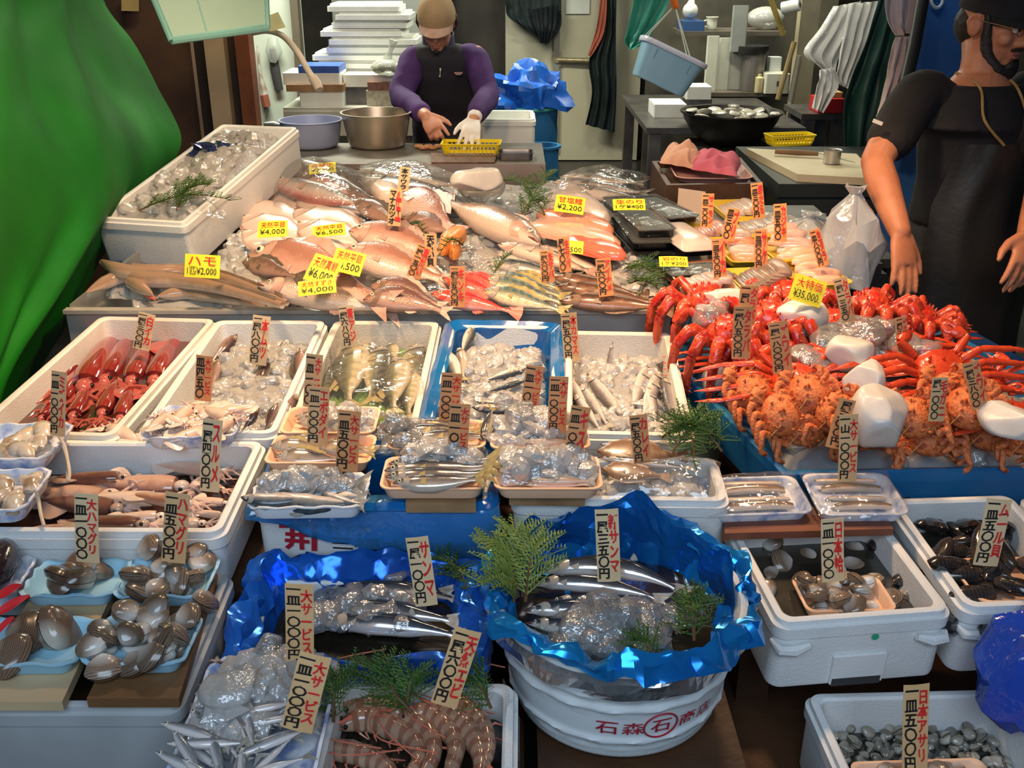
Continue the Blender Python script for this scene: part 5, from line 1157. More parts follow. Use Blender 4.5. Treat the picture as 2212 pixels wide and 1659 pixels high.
sw = MB(); sw.rings([circ(D*.83, D*.83, 0, HT-.05), circ(D*.84, D*.84, 0, HT-.046)]); o = sw.build('ice_water', DWATER); o.location = ctr; tag(o, 'dark ice water in the round tub', 'water', None, 'stuff')
ZK = ctr.z+HT-.042
for i, (h, t, w_, b) in enumerate([((1165,1236),(1490,1288),'long arched one on top at the back', .07),((1150,1262),(1440,1300),'second one below the arched one', .04),((1130,1320),(1430,1330),'third with head at the left foil', .02),((1135,1345),(1400,1400),'front one beneath the ice', .02),((1180,1300),(1460,1345),'one in the middle under ice', .03)]):
    lie(SANMA, 'saury', h, t, ZK+(.045 if i == 0 else .012), 'silver saury in the round tub, '+w_, 'saury in the round tub', flip=True, wide=1.6, roll=.3, bend=b)
ice_heap('crushed_ice', quad((1190,1410),(1420,1410),(1470,1320),(1230,1310), ZK), ZK, .03, 80, .03, 33, 'clear broken ice over the saury in the round tub', ICEW)
for i, (x, y, s, w_) in enumerate([(1310,1345,.055,'widest, in the centre'),(1370,1325,.05,'behind the centre one'),(1460,1330,.04,'at the right'),(1255,1350,.045,'at the left')]): ice_block(T(at(x, y, ZK+.025), i*1.3), (s*1.3, s, s*.6), 60+i, 'smooth clear ice lump in the round tub, '+w_, 'ice_lump', ICEW)
for i, (a, b, w_) in enumerate([((1120,1290),(1050,1180),'tall left branch'),((1130,1290),(1110,1148),'upright middle branch'),((1135,1300),(1165,1175),'right branch by the foil'),((1110,1300),(1040,1260),'low branch over the gap')]):
    sprig(at(*a, .81), at(*b, .84), 'bright green cedar between box and tub, '+w_, 60+i, 14, .075, CEDARL, up=.04)
for i, (a, b) in enumerate([((1460,1370),(1545,1310)),((1500,1385),(1480,1300)),((1420,1440),(1360,1400))]): sprig(at(*a, .80), at(*b, .80), 'dark cedar in the round tub, '+['right one', 'upright right one', 'front one'][i], 70+i, 10, .05)
# ---------------------------------------------------------------- prawns
PRM = FISH('tiger_prawn_shell', [(.0,(.62,.42,.28)),(.5,(.52,.36,.24)),(1,(.36,.20,.13))], mottle=.2, rough=.15, stripes=(58,.75,0,(.24,.085,.05),-.2), coat=.8, back=0)
PRL = M('prawn_leg_red', (.60,.14,.09), (.5,.2,.12), 30, .3)
def prawn(path, z, r, label):
    P = dense([at(*p[:2], z+(p[2] if len(p) > 2 else 0)) for p in path], 8); n = len(P); ns = 14; vs = []; uvs = []; fs = []
    for i, p in enumerate(P):
        t = i/(n-1); tg = (P[min(i+1, n-1)]-P[max(0, i-1)]).normalized(); sd = tg.cross(Vector((0,0,1))).normalized(); up = sd.cross(tg)
        seg = (t*8) % 1; rr = r*min(1, .35+t*4)*(1-.55*max(0, (t-.4)/.6)**1.4)*(1+.07*(seg < .25)-.0)
        for j in range(ns):
            a = 2*pi*j/ns; vs.append(p+up*(-cos(a)*rr*1.05)+sd*(sin(a)*rr*.85)); uvs.append((t, (1-cos(a))/2))
    for i in range(n-1):
        for j in range(ns): fs.append((i*ns+j, i*ns+(j+1) % ns, (i+1)*ns+(j+1) % ns, (i+1)*ns+j))
    fs += [tuple(range(ns)), tuple((n-1)*ns+j for j in range(ns))]
    o = link('tiger_prawn', MB().add(vs, fs, None, 0, uvs).mesh('tiger_prawn', [PRM])); tag(o, label, 'prawn', 'tiger prawns in the foam box')
    tg = (P[0]-P[6]).normalized(); sd = tg.cross(Vector((0,0,1))).normalized()
    m = MB(); m.tube([P[4]+Vector((0,0,r*.6)), P[0]+Vector((0,0,r*.4)), P[0]+tg*r*2+Vector((0,0,r*.7))], [r*.25, r*.18, .0006], 6); m.build('rostrum', PRL, o)
    e = MB(); [e.ball(P[1]+sd*sg*r*.55+Vector((0,0,r*.35)), r*.2, n=8, m=5) for sg in (1, -1)]; e.build('eye', EYEB, o)
    for sg in (1, -1):
        m = MB(); m.tube(dense([P[0]+sd*sg*.004, P[0]+tg*r*2.5+sd*sg*r*1.2+Vector((0,0,r)), P[0]+tg*r*1.5+sd*sg*r*4+Vector((0,0,r*1.2)), P[0]-tg*r*3+sd*sg*r*5.5+Vector((0,0,r))], 5), .0012, 5); m.build('antenna', PRL, o)
    for k in range(10):
        i = int(n*(.08+.055*k)); sg = 1 if k % 2 else -1; b_ = P[i]-Vector((0,0,r*.5)); s2 = (P[min(i+1,n-1)]-P[i-1]).normalized().cross(Vector((0,0,1)))
        m = MB(); m.tube([b_+s2*sg*r*.4, b_+s2*sg*r*1.2+Vector((0,0,r*.3)), b_+s2*sg*r*1.7-tg*r*.5-Vector((0,0,r*.1))], [.0026,.002,.001], 5); m.build('leg', PRL, o)
    f = MB(); tt = (P[-1]-P[-4]).normalized(); s2 = tt.cross(Vector((0,0,1))).normalized()
    for q in (-1, -.4, .4, 1): f.tube([P[-1], P[-1]+tt*r*.9+s2*q*r*.7, P[-1]+tt*r*1.6+s2*q*r*1.1], [r*.25, r*.4, r*.08], 6, flat=.3)
    f.build('tail_fan', PRL, o); return o
liquid('dark_water', boxK, .105, DWATER, 'dark water in the prawn box')
ZP = .685
prawn([(738,1570),(790,1555),(840,1570),(890,1600),(905,1640),(880,1680)], ZP, .019, 'striped prawn curling at the centre of the box')
prawn([(745,1530),(800,1528),(850,1540),(890,1556),(930,1590),(935,1640),(905,1690)], ZP+.006, .020, 'striped prawn arched over the centre prawn')
prawn([(870,1545),(920,1545),(960,1568),(985,1610),(975,1660),(955,1700)], ZP+.012, .018, 'straight backed prawn right of the centre')
prawn([(930,1530),(985,1555),(1020,1590),(1040,1640),(1030,1700)], ZP+.014, .021, 'fat banded prawn along the right wall')
prawn([(700,1620),(760,1625),(820,1650),(850,1690),(830,1730)], ZP-.006, .018, 'prawn low in the water at front left')
prawn([(950,1510),(1000,1525),(1040,1560),(1056,1610),(1050,1650)], ZP+.02, .016, 'slim prawn at the back right under cedar')
for i, (a, b, w_) in enumerate([((890,1540),(720,1462),'long left branch on the rim'),((870,1545),(800,1440),'upright branch'),((880,1530),(905,1465),'short branch on the rim'),((1060,1530),(980,1480),'right branch below the tag'),((720,1560),(735,1475),'left branch by the tray')]):
    sprig(at(*a, .735), at(*b, .75), 'dark cedar over the prawn box, '+w_, 80+i, 12, .06, up=.03)
sheet('plastic_bag', [at(1090,1680,.70), at(1130,1680,.66), at(1126,1560,.70), at(1085,1470,.735)], .008, 21, 'clear plastic bag hanging off the prawn box corner', FILMC, n=18)
# ---------------------------------------------------------------- tray of little silver fish
t12 = tray_px('marbled_tray', (330,1760),(690,1760),(450,1418),(716,1418), .76, .036, 'blue checked tray of tiny silver fish and ice', BLUEWH, zf=.75, wave=.014, wn=10)
R = random.Random(12)
for k in range(46):
    v = -1.02+1.25*k/46+R.uniform(-.06, .06); u = R.uniform(-.72, .45); a = R.uniform(-.9, .6)+(1.1 if u > .1 else 0); s = R.uniform(.85, 1.1)
    put(SMELT, 'smelt', Matrix.Translation(inT(t12, u, v, .042+.009*(k % 3))) @ Matrix.Rotation(-.5+a, 4, 'Z') @ Matrix.Rotation(R.uniform(-.5, .5), 4, 'X') @ Matrix.Diagonal((s, s*1.5, s*1.5, 1)), 'tiny silver fish heaped in the blue checked tray', 'fish', 'tiny silver fish in the checked tray')
for i, (u, v, a, w_) in enumerate([(-.45,.70,2.6,'with red eye at the back left'),(-.5,.5,3.0,'below the red eyed one'),(.2,.6,.2,'under the back ice'),(-.1,.82,.1,'farthest back')]):
    put(MUTSU if i == 0 else KISU, 'small_fish', Matrix.Translation(inT(t12, u, v, .045)) @ Matrix.Rotation(a, 4, 'Z') @ Matrix.Rotation(.3, 4, 'X') @ Matrix.Diagonal((.5,.6,.6,1)), 'small brown fish in the blue checked tray, '+w_, 'fish', 'brown fish in the checked tray')
ice_in(t12, -.75, .8, .1, .95, .025, .045, 90, .026, 35, 'broken ice at the back of the blue checked tray')
ice_in(t12, -.85, .1, -.2, .45, .03, .040, 34, .034, 36, 'large melting ice heap in the blue checked tray')
ice_block(T(inT(t12, -.35, .22, .080), .5), (.07,.06,.035), 71, 'flat cloudy ice slab in the blue checked tray', 'ice_lump', ICE)
ice_block(T(inT(t12, -.05, .88, .075), 1), (.035,.03,.03), 72, 'small clear ice cube at the back of the checked tray', 'ice_lump', ICEW)
# ---------------------------------------------------------------- shells on the right
liquid('dark_water', boxL, .085, GWATER, 'murky water in the white shell box'); liquid('dark_water', boxM, .07, GWATER, 'murky water in the mussel box'); liquid('dark_water', boxO, .07, GWATER, 'murky water over the asari clams')
pile(CLAMMID, 'clam', [boxL[1] @ Vector(p) for p in ((-.13,-.05,.085),(.125,-.05,.085),(.12,.12,.085),(-.12,.12,.085))], 16, -.006, 1, .02, 21, 'clam in the murky water of the white box', 'clam', 'clams loose in the white box')
t13 = tray_px('foam_tray', (1768,1322),(1956,1312),(1684,1246),(1880,1248), .745, .022, 'peach tray of clams floating in the white box', PEACH)
pile(CLAMMID, 'clam', tq(t13,.72), 19, .008, 2, .022, 22, 'clam heaped in the floating peach tray', 'clam', 'clams in the floating peach tray', .7, (.7,.95))
pile(MUSSEL, 'mussel', [boxM[1] @ Vector(p) for p in ((-.13,-.15,.07),(.13,-.15,.07),(.13,.15,.07),(-.13,.15,.07))], 40, .0, 2, .022, 23, 'black mussel loose in the mussel box', 'mussel', 'mussels loose in the box', .5)
t14 = tray_px('foam_tray', (2130,1302),(2330,1294),(2030,1206),(2230,1204), .762, .026, 'peach tray of black mussels cut by the right edge', PEACH)
pile(MUSSEL, 'mussel', tq(t14,.65), 13, .012, 2, .026, 24, 'black mussel in the peach tray at the right edge', 'mussel', 'mussels in the peach tray', .4, (.95,1.25))
pile(ASARI, 'asari_clam', [boxO[1] @ Vector(p) for p in ((-boxO[2]/2+.03,-.06,.07),(boxO[2]/2-.03,-.06,.07),(boxO[2]/2-.03,boxO[3]/2-.03,.07),(-boxO[2]/2+.03,boxO[3]/2-.03,.07))], 250, .000, 2, .012, 25, 'small striped asari clam in the lowest foam box', 'clam', 'asari clams in the lowest box', .8, (.48,.78))
t15 = tray_px('foam_tray', (1860,1740),(2200,1740),(1850,1650),(2098,1632), .60, .024, 'peach tray among the asari clams at the bottom edge', PEACH)
pile(CLAMMID, 'clam', tq(t15,.75), 12, .01, 1, .02, 26, 'clam in the peach tray at the bottom edge', 'clam', 'clams in the bottom peach tray', .6, (.7,.9))
gs = MB().lathe([(0,0),(.006,0),(.006,.001),(0,.001)], 14).build('green_sticker', M('green_sticker_paint', (.02,.42,.20), None, 9, .5), boxL[0]); gs.matrix_local = Matrix.Translation((.02, -boxL[3]*.493-.0008, .098)) @ Matrix.Rotation(pi/2, 4, 'X')
# two filmed trays of conger fillets across the shell box
plank('wooden_board', (1566,1152),(1930,1142),(1560,1098),(1900,1090), .803, .014, 'red-brown board under the two filmed trays', M('red_brown_board', (.20,.07,.04), (.13,.04,.025), 8, .5))
ANAGO = FISH('conger_fillet', [(.0,(.74,.60,.50)),(.5,(.68,.52,.42)),(.7,(.30,.20,.13)),(1,(.16,.10,.06))], mottle=.15, rough=.15)
SLAB = Fish(.20, [(0,.05,.05,.02),(.1,.075,.07,.035),(.5,.08,.075,.04),(.9,.07,.06,.035),(1,.05,.05,.02)], ANAGO, FINP, eye=None, dors=None, pect=None, gill=None, nr=14, ns=12)
for q, nm, sd in ((((1530,1112),(1752,1110),(1506,1036),(1722,1024)), 'left', 1), (((1770,1114),(1970,1110),(1730,1022),(1912,1022)), 'right', 2)):
    t = tray_px('marbled_tray', *q[:2], q[2], q[3], .832, .022, 'blue rimmed tray of conger fillets, %s of the filmed pair' % nm, BLUEWH, zf=.822)
    for i in range(4):
        vv = .62-.42*i; a = inT(t, -.72+.04*i, vv, .022); b = inT(t, .78, vv-.05, .022); x = (b-a).normalized(); y = Vector((0,0,1)).cross(x).normalized(); s = (b-a).length/.2
        o = put(SLAB, 'conger_fillet', Matrix.Translation((a+b)/2) @ Matrix((x, y, x.cross(y))).transposed().to_4x4() @ Matrix.Rotation(.8*(i % 2)-.3, 4, 'X') @ Matrix.Diagonal((s, s, s, 1)), 'striped conger fillet in the %s filmed tray' % nm, 'fillet', 'conger fillets in the %s filmed tray' % nm, .04*(i % 2), 0, ['none'])
    sheet('cling_film', [inT(t, -1.02, -1.1, .02), inT(t, 1.02, -1.1, .02), inT(t, 1.02, 1.05, .022), inT(t, -1.02, 1.05, .022)], .005, 40+sd, 'clear film stretched over the %s conger tray' % nm, FILMC, dome=.018, n=30)
# blue plastic bag at the right edge
bg = MB(); rr = []
for i, (rx, ry, z) in enumerate([(.05,.05,.0),(.12,.11,.02),(.15,.13,.07),(.15,.13,.13),(.12,.11,.19),(.085,.08,.22),(.05,.05,.225)]):
    rr.append([Vector((rx*cos(2*pi*j/40), ry*sin(2*pi*j/40), z))+noise.noise_vector(Vector((cos(2*pi*j/40)*2, sin(2*pi*j/40)*2, z*14)))*.03 for j in range(40)])
o = bg.rings(rr).build('blue_bag', FILM('deep_blue_bag', (.04,.12,.72), .62, .2, .15), sharp=28); o.scale = (.82, .82, .82); o.location = at(2262,1600,.62)+Vector((.02, .05, .0)); tag(o, 'crumpled deep blue plastic bag at the right edge', 'bag')
# ---------------------------------------------------------------- blue crab tray
TR = [at(1692,1026,.80), at(2540,1010,.80), at(2330,860,.82), at(1900,640,.86), at(1500,640,.86), at(1455,788,.845)]
def inset(P, k, z): 
    c = sum(P, Vector())/len(P); return [Vector((c.x+(p.x-c.x)*k, c.y+(p.y-c.y)*k, p.z+z)) for p in P]
m = MB(); m.rings([inset(TR,.97,-.10), inset(TR,1.0,-.02), inset(TR,1.0,0), inset(TR,.985,.004), inset(TR,.955,0), inset(TR,.92,-.05)])
o = m.build('crab_tray', BLUEPL, smooth=False); tag(o, 'broad blue plastic tray heaped with crabs', 'tray')
stand('crab_stand', .56, 1.02, 1.80, 2.50, .70, 'dark stand under the blue crab tray')
ice_heap('crushed_ice', [inset(TR,.93,-.05)[0], inset(TR,.90,-.05)[1], inset(TR,.90,-.05)[3], inset(TR,.9,-.05)[4]], 0, .075, 230, .03, 51, 'crushed ice under the crabs in the blue tray', edge=.15)
KEGM = M('hairy_crab_shell', (.58,.12,.035), (.36,.060,.020), 55, .5, bump=.8, bscale=190, c3=(.70,.21,.065))
SNOWM = M('snow_crab_shell', (.70,.075,.022), (.52,.045,.016), 30, .3, bump=.4, bscale=120, coat=.4)
KINGM = M('king_crab_shell', (.52,.020,.014), (.34,.012,.010), 25, .3, bump=.5, bscale=100, coat=.5, c3=(.64,.085,.03))
BANDM = M('twine', (.72,.36,.12), None, 20, .6)
def carapace(w, l, h, mat, bumps, spikes=0, seed=1, amp=.05):
    R = random.Random(seed); m = MB(); rr = []; n = 28
    for i in range(11):
        a = -pi/2+pi*i/10; ring = []
        for j in range(n):
            b = 2*pi*j/n; x = cos(b); y = sin(b); k = 1-.16*max(0, -y)**2-.10*abs(x)**6
            p = Vector((x*w/2*cos(a)*k, y*l/2*cos(a)*k, (h*.6 if sin(a) > 0 else h*.4)*sin(a)))
            nn = noise.noise(p*bumps+Vector((seed,0,0)))
            ring.append(p*(1+amp*nn))
        rr.append(ring)
    m.rings(rr)
    for k in range(spikes):
        a, b = R.uniform(.2, 1.3), R.uniform(0, 6.28); p = Vector((cos(b)*w/2*cos(a), sin(b)*l/2*cos(a), h*.6*sin(a))); nrm = Vector((p.x/w**2, p.y/l**2, p.z/h**2*1.5)).normalized()
        m.tube([p, p+nrm*.009], [.0035, .0004], 5)
    return m.mesh('carapace', [mat])
def leg_mesh(pts, r, mat, spikes=0, seed=0, flat=.75, name='leg'):
    R = random.Random(seed); m = MB()
    for i in range(len(pts)-1):
        a, b = Vector(pts[i]), Vector(pts[i+1]); k = 1-.18*i; last = i == len(pts)-2
        m.tube([a, a.lerp(b,.12), a.lerp(b,.5), a.lerp(b,.9), b], [r*k*.75, r*k*1.05, r*k*.95, r*k*(.25 if last else .9), r*k*(.06 if last else .7)], 9, flat=flat)
        for q in range(spikes):
            t = R.random(); c = a.lerp(b, t); ax = (b-a).normalized(); o_ = ax.orthogonal().normalized(); o_.rotate(Matrix.Rotation(R.uniform(0, 6.28), 3, ax)); m.tube([c+o_*r*k*.6, c+o_*(r*k*.6+.008)+ax*.003], [.003, .0004], 5)
    return m.mesh(name, [mat])
def claw_mesh(pts, r, mat, name='claw'):
    m = MB(); P = [Vector(p) for p in pts]
    m.tube([P[0], P[0].lerp(P[1],.5), P[1]], [r*.6, r*.8, r*.6], 9); m.tube([P[1], P[1].lerp(P[2],.35), P[1].lerp(P[2],.62)], [r*.6, r*1.25, r*1.0], 10, flat=.7)
    d = (P[2]-P[1]).normalized(); s = d.orthogonal().normalized(); c = P[1].lerp(P[2],.55)
    for sg in (1, -1): m.tube([c+s*sg*r*.5, c.lerp(P[2],.5)+s*sg*r*.75, P[2]+s*sg*r*.15], [r*.5, r*.36, r*.06], 7)
    return m.mesh(name, [mat])
# hairy crab: legs folded in along both sides, tied with twine
def bent_leg(pts, r, mat):
    D = dense([Vector(p) for p in pts], 5); n = len(D)
    return MB().tube(D, [r*(1-.45*i/(n-1))*(1.12 if i % 5 == 1 else 1)*(.35 if i == n-1 else 1) for i in range(n)], 9, flat=.8).mesh('leg', [mat])
hp = [('leg', bent_leg([(sx*.040, .024-.019*k, -.006), (sx*.058, .034-.021*k, .002), (sx*(.070-.002*k), .022-.021*k, .000), (sx*.068, .000-.020*k, -.010), (sx*.050, -.014-.018*k, -.020)], .0085, KEGM)) for sx in (1, -1) for k in range(4)]
hp += [('claw', claw_mesh([(sx*.036, .036, 0), (sx*.056, .050, .006), (sx*.016, .062, .004)], .013, KEGM)) for sx in (1, -1)]
tw = MB()
for sg in (1, -1): tw.tube([(sg*.045, .040, -.004), (sg*.026, .024, .021), (0, 0, .0275), (-sg*.026, -.024, .021), (-sg*.042, -.038, -.006)], .0012, 5)
hp.append(('twine', tw.mesh('twine', [BANDM])))
hp += [('eye', (lambda q: (q.ball((sx*.012, .043, .006), .0035), q.mesh('eye', [EYEB]))[1])(MB())) for sx in (1, -1)]
KEG = (carapace(.104, .102, .054, KEGM, 70, 26, 3, .035), hp)
# snow crab: flat wide shell, long straight legs bundled sideways
sp_ = []
for sx in (1, -1):
    for k in range(4):
        y0 = .028-.020*k; sp_.append(('leg', leg_mesh([(sx*.05, y0, 0), (sx*.085, y0+.012-.006*k, .014), (sx*.155, y0+.008-.010*k, .010), (sx*.215, y0-.006*k, -.004)], .0085, SNOWM, 0, k, .6)))
    sp_.append(('claw', claw_mesh([(sx*.042, .042, 0), (sx*.07, .070, .01), (sx*.03, .098, .004)], .011, SNOWM)))
SNOW = (carapace(.115, .105, .045, SNOWM, 60, 14, 7), sp_)
# king crab: spiny, thick legs arching up then hanging down
kp = []
for k, a in enumerate((-2.75, -2.3, -1.85, -1.4, -.95, -.5)):
    c, s = cos(a), sin(a); u = Vector((c, s, 0))
    kp.append(('leg', leg_mesh([u*.055, u*.105+Vector((0,0,.045)), u*.145+Vector((0,0,.0)), u*.155+Vector((0,0,-.08)), u*.14+Vector((0,0,-.135))], .0215, KINGM, 9, k, .85)))
for k, a in enumerate((.6, 2.5)):
    u = Vector((cos(a), sin(a), 0)); kp.append(('claw', claw_mesh([u*.06, u*.12+Vector((0,0,.03)), u*.16+Vector((0,-.02,-.03))], .017, KINGM)))
KING = (carapace(.13, .12, .085, KINGM, 50, 60, 9, .08), kp)
def crab(pr, name, mx, label, group):
    o = link(name, pr[0]); o.matrix_world = mx; tag(o, label, 'crab', group)
    for nm, me in pr[1]: link(nm, me, None, o)
    return o
for i, (px, py, z, rz, rx, s, w) in enumerate([
    (1745,965,.835,.15,1.05,1.05,'front row, leftmost beside the tall service tag'),(1886,972,.835,-.25,1.0,1.05,'front row, right of the tall service tag'),(2022,985,.83,-.05,1.0,1.1,'front row, middle one'),(2156,975,.83,-.3,1.05,1.08,'front row, next to the right edge'),(2225,985,.83,.2,1.0,1.0,'front row, cut by the right edge'),
    (1692,918,.86,.35,.95,1.05,'second row at the left corner'),(1808,915,.87,-.1,.9,1.0,'second row behind the service tag'),(1978,925,.885,.1,.8,1.0,'second row right of the big ice block'),(2098,905,.89,-.2,.85,1.05,'second row near the right edge'),
    (1632,868,.87,.5,.85,1.05,'third row, farthest left'),(1752,872,.895,.2,.7,1.0,'third row behind the first two'),(1668,830,.88,.1,.6,.9,'third row under the bright red crab'),(2062,868,.90,.2,.7,1.0,'third row below the orange crab'),(1860,925,.885,.3,.75,.95,'third row against the big ice block')]):
    crab(KEG, 'hairy_crab', T(at(px, py-(20 if py > 955 else 8), z+.018)+Vector((0, .035 if py > 955 else .01, .006)), rz, rx*(.68 if py > 955 else .85), 0, s*.95), 'orange-brown hairy crab tied with twine, '+w, 'hairy crabs')
for i, (px, py, z, rz, rx, s, w) in enumerate([(1720,828,.915,-.06,.55,1.0,'bright red, above the hairy crabs at left'),(2036,810,.93,.2,.75,1.15,'big orange one at the right'),(1950,780,.905,.1,.35,.95,'half hidden left of the big orange one'),(1905,752,.91,-.15,.4,.85,'between the ice block and tag'),(1600,790,.865,-.1,.3,.85,'lying by the left rim'),(2120,825,.90,-.15,.35,.95,'with legs over the right rim'),(1960,720,.91,.3,.4,.9,'toward the back right rim'),(2190,905,.885,0,.4,.9,'behind the hairy crabs at the right edge')]):
    crab(SNOW, 'snow_crab', T(at(px, py, z), rz, rx, 0, s), 'long-legged red crab, '+w, 'long-legged red crabs')
for i, (px, py, z, rz, rx, ry, s, w) in enumerate([(1502,655,.965,-.45,.15,0,1.0,'at the back left corner of the tray'),(1545,722,.95,-.1,.25,0,.95,'second at the left, legs hanging to the rim'),(1660,690,.97,.2,.2,0,1.0,'behind the left tags'),(1880,665,.965,.3,.1,0,.95,'at the back right'),(1700,640,.95,.1,.1,0,.9,'under the big yellow price card'),(1640,745,.93,.2,.2,0,.9,'between the left tags and the ice'),(1985,690,.94,.6,.15,0,.85,'farthest right at the back rim'),(1800,700,.93,-.2,.1,0,.8,'in the middle behind the clear ice')]):
    crab(KING, 'king_crab', T(at(px+(22 if px < 1600 else 0), py, z), rz, rx, ry, s*.88), 'spiny deep red king crab, '+w, 'king crabs')
for i, (px, py, z, s, w) in enumerate([(1562,643,.985,(.10,.08,.045),'at the back left among king crabs'),(1728,682,.985,(.10,.09,.075),'tall, below the yellow price card'),(1836,765,.965,(.085,.075,.075),'faceted, in the middle'),(1870,820,.945,(.075,.07,.075),'below the faceted one'),(1900,900,.935,(.105,.09,.11),'largest, behind the service tag'),(1548,815,.875,(.055,.05,.08),'by the left rim'),(2180,905,.93,(.10,.08,.06),'at the right edge')]):
    ice_block(T(at(px, py, z), .3*i), s, 80+i, 'white ice block between the crabs, '+w)
for i, (px, py, z, s) in enumerate([(1530,680,.985,.06),(1548,662,.99,.045),(1790,745,.955,.075),(1830,720,.955,.07),(1775,720,.96,.06),(1860,712,.96,.08),(1750,775,.945,.07),(1900,705,.955,.07),(1950,740,.945,.06),(2000,755,.94,.05)]):
    ice_block(T(at(px, py, z), i), (s*1.2, s, s*.7), 100+i, 'clear ice lump melting between the crabs', 'ice_lump', ICEW)['group'] = 'clear ice lumps between the crabs'
ice_heap('crushed_ice', quad((1740,800),(2000,800),(1960,690),(1760,690), .895), .9, .04, 90, .03, 55, 'loose clear ice in the middle of the crab tray', ICEW)
# ---------------------------------------------------------------- side table with trays of fillets
r = empty('side_table', (.76, 3.24, 0), label='dark side table of fillet trays behind the crabs', cat='table')
MB().box((0, -.02, .885), (.68, .74, .03)).build('table_top', DARKSTEEL, r, smooth=False)
for sx in (-1, 1):
    for sy in (-1, 1): MB().box((sx*.33, sy*.35-.02, .435), (.05, .05, .87)).build('leg', DARKSTEEL, r, smooth=False)
ZS = .90
ice_heap('crushed_ice', [(.44, 2.84, ZS), (.98, 2.84, ZS), (.96, 3.4, ZS), (.44, 3.4, ZS)], 0, .035, 120, .026, 57, 'ice beneath the fillet trays', edge=.1)
YEL = M('yellow_foam_tray', (.78,.52,.04), (.70,.44,.03), 8, .5)
for nm, q, mat, fl, cnt, lab in [
    ('a', ((1556,478),(1642,476),(1552,432),(1628,430)), YEL, M('beige_fillet', (.66,.48,.38), (.52,.36,.28), 20, .3), 4, 'round beige fillets at the very back'),
    ('b', ((1598,512),(1712,510),(1590,468),(1690,466)), YEL, M('grey_fillet', (.50,.38,.31), (.36,.27,.22), 20, .3), 4, 'grey-pink fillets behind the salmon steaks'),
    ('c', ((1558,566),(1650,564),(1548,512),(1632,510)), YEL, None, 4, 'salmon steaks in the middle'),
    ('d', ((1646,564),(1770,562),(1640,506),(1746,502)), YEL, PINKF, 5, 'long pink fillets by the plastic bags'),
    ('e', ((1690,620),(1806,610),(1690,562),(1790,556)), YEL, PEACHF, 5, 'fanned peach fillets at the right end'),
    ('f', ((1588,640),(1714,636),(1586,580),(1696,576)), YEL, M('dark_fillet', (.34,.24,.18), (.16,.12,.10), 20, .3), 7, 'small dark grey fillets above the king crabs'),
    ('g', ((1460,632),(1588,630),(1466,592),(1580,588)), PEACH, M('mauve_fillet', (.56,.40,.36), (.40,.28,.26), 20, .3), 4, 'mauve squid pieces beside the black packs'),
    ('h', ((1500,520),(1572,520),(1496,482),(1560,480)), YEL, M('rose_fillet', (.66,.36,.30), (.50,.26,.22), 20, .3), 4, 'rosy fish slices by the domed black pack')]:
    z = .965; t = tray_px('foam_tray', *q, z, .022, 'shallow foam tray of '+lab, mat)
    for i in range(cnt):
        u = -.55+1.1*i/(cnt-1); R = random.Random(i+ord(nm)); m = MB()
        if nm == 'c':
            Q = [(-.7,-.3),(.0,-.42),(.7,-.3),(.75,.1),(.2,.3),(-.6,.25)]; dx, dy, zz, sc_ = .0, -.45+.3*i, .016+.012*i, .9
        elif nm in 'de':
            Q = [(-.8,-.12),(-.3,-.28),(.5,-.26),(.9,-.05),(.5,.2),(-.3,.22)]; dx, dy, zz, sc_ = .1*(i % 2), -.55+.27*i, .016+.010*i, .95
        else:
            Q = [(-.3,-.6),(.2,-.65),(.4,-.2),(.35,.45),(-.1,.6),(-.38,.2)]; dx, dy, zz, sc_ = u, 0, .014+.007*i, .85
        a_ = R.uniform(-.15, .15)
        base = [inT(t, dx+sc_*(x*cos(a_)-y*sin(a_)), dy+sc_*(x*sin(a_)+y*cos(a_)), zz) for x, y in Q]; c = sum(base, Vector())/len(base); Dn = dense(base+[base[0]], 4)[:-1]
        m.rings([[p-Vector((0,0,.004)) for p in Dn], [p+Vector((0,0,.006)) for p in Dn], [c+(p-c)*.8+Vector((0,0,.012)) for p in Dn], [c+(p-c)*.35+Vector((0,0,.015)) for p in Dn]])
        o = m.build('fish_fillet' if nm != 'c' else 'salmon_steak', fl or [SALMON, M('silver_skin_salmon', (.66,.52,.46), (.5,.4,.36), 20, .25)][i % 2], sharp=60)
        tag(o, ('slice among the ' if nm != 'c' else 'steak among the ')+lab, 'fillet', lab)
# black packs of seaweed
BLKP = M('black_plastic', (.012,.012,.013), None, 10, .25); CLRL = FILM('clear_lid', (1,1,1), .05, .13, .06)
m = tray_px('black_tray', (1362,552),(1524,546),(1308,470),(1470,462), .975, .014, 'large black tray under the seaweed packs', BLKP, zf=.965, rim=.004)
def pack(q, z, h, lab, dome=0):
    mx, w, d = box_mx(at(*q[0], z), at(*q[1], z), at(*q[2], z), at(*q[3], z), h)
    t = tray('seaweed_pack', w, d, h*.8, mx, lab, BLKP, 'food pack', 'black seaweed packs', .9)
    m = MB(); m.rings([rrect(w*.88,d*.86,.012,.006,4), rrect(w*.92,d*.9,.012,h*.7,4)]); m.build('seaweed', M('wet_seaweed', (.012,.014,.009), (.025,.03,.016), 60, .5, bump=.6), t)
    m = MB(); rr = [rrect(w+.006,d+.006,.014,h*.72,4), rrect(w+.006,d+.006,.014,h*.82,4), rrect(w-.012,d-.012,.014,h,4)]
    if dome: rr = rr[:2]+[rrect(w*.8,d*.8,.02,h*1.4,4), rrect(w*.5,d*.5,.02,h*1.7,4)]
    m.rings(rr, False, True); m.build('clear_lid', M('frosted_lid', (.62,.54,.49), (.48,.41,.37), 14, .25) if dome else CLRL, t)
    return t
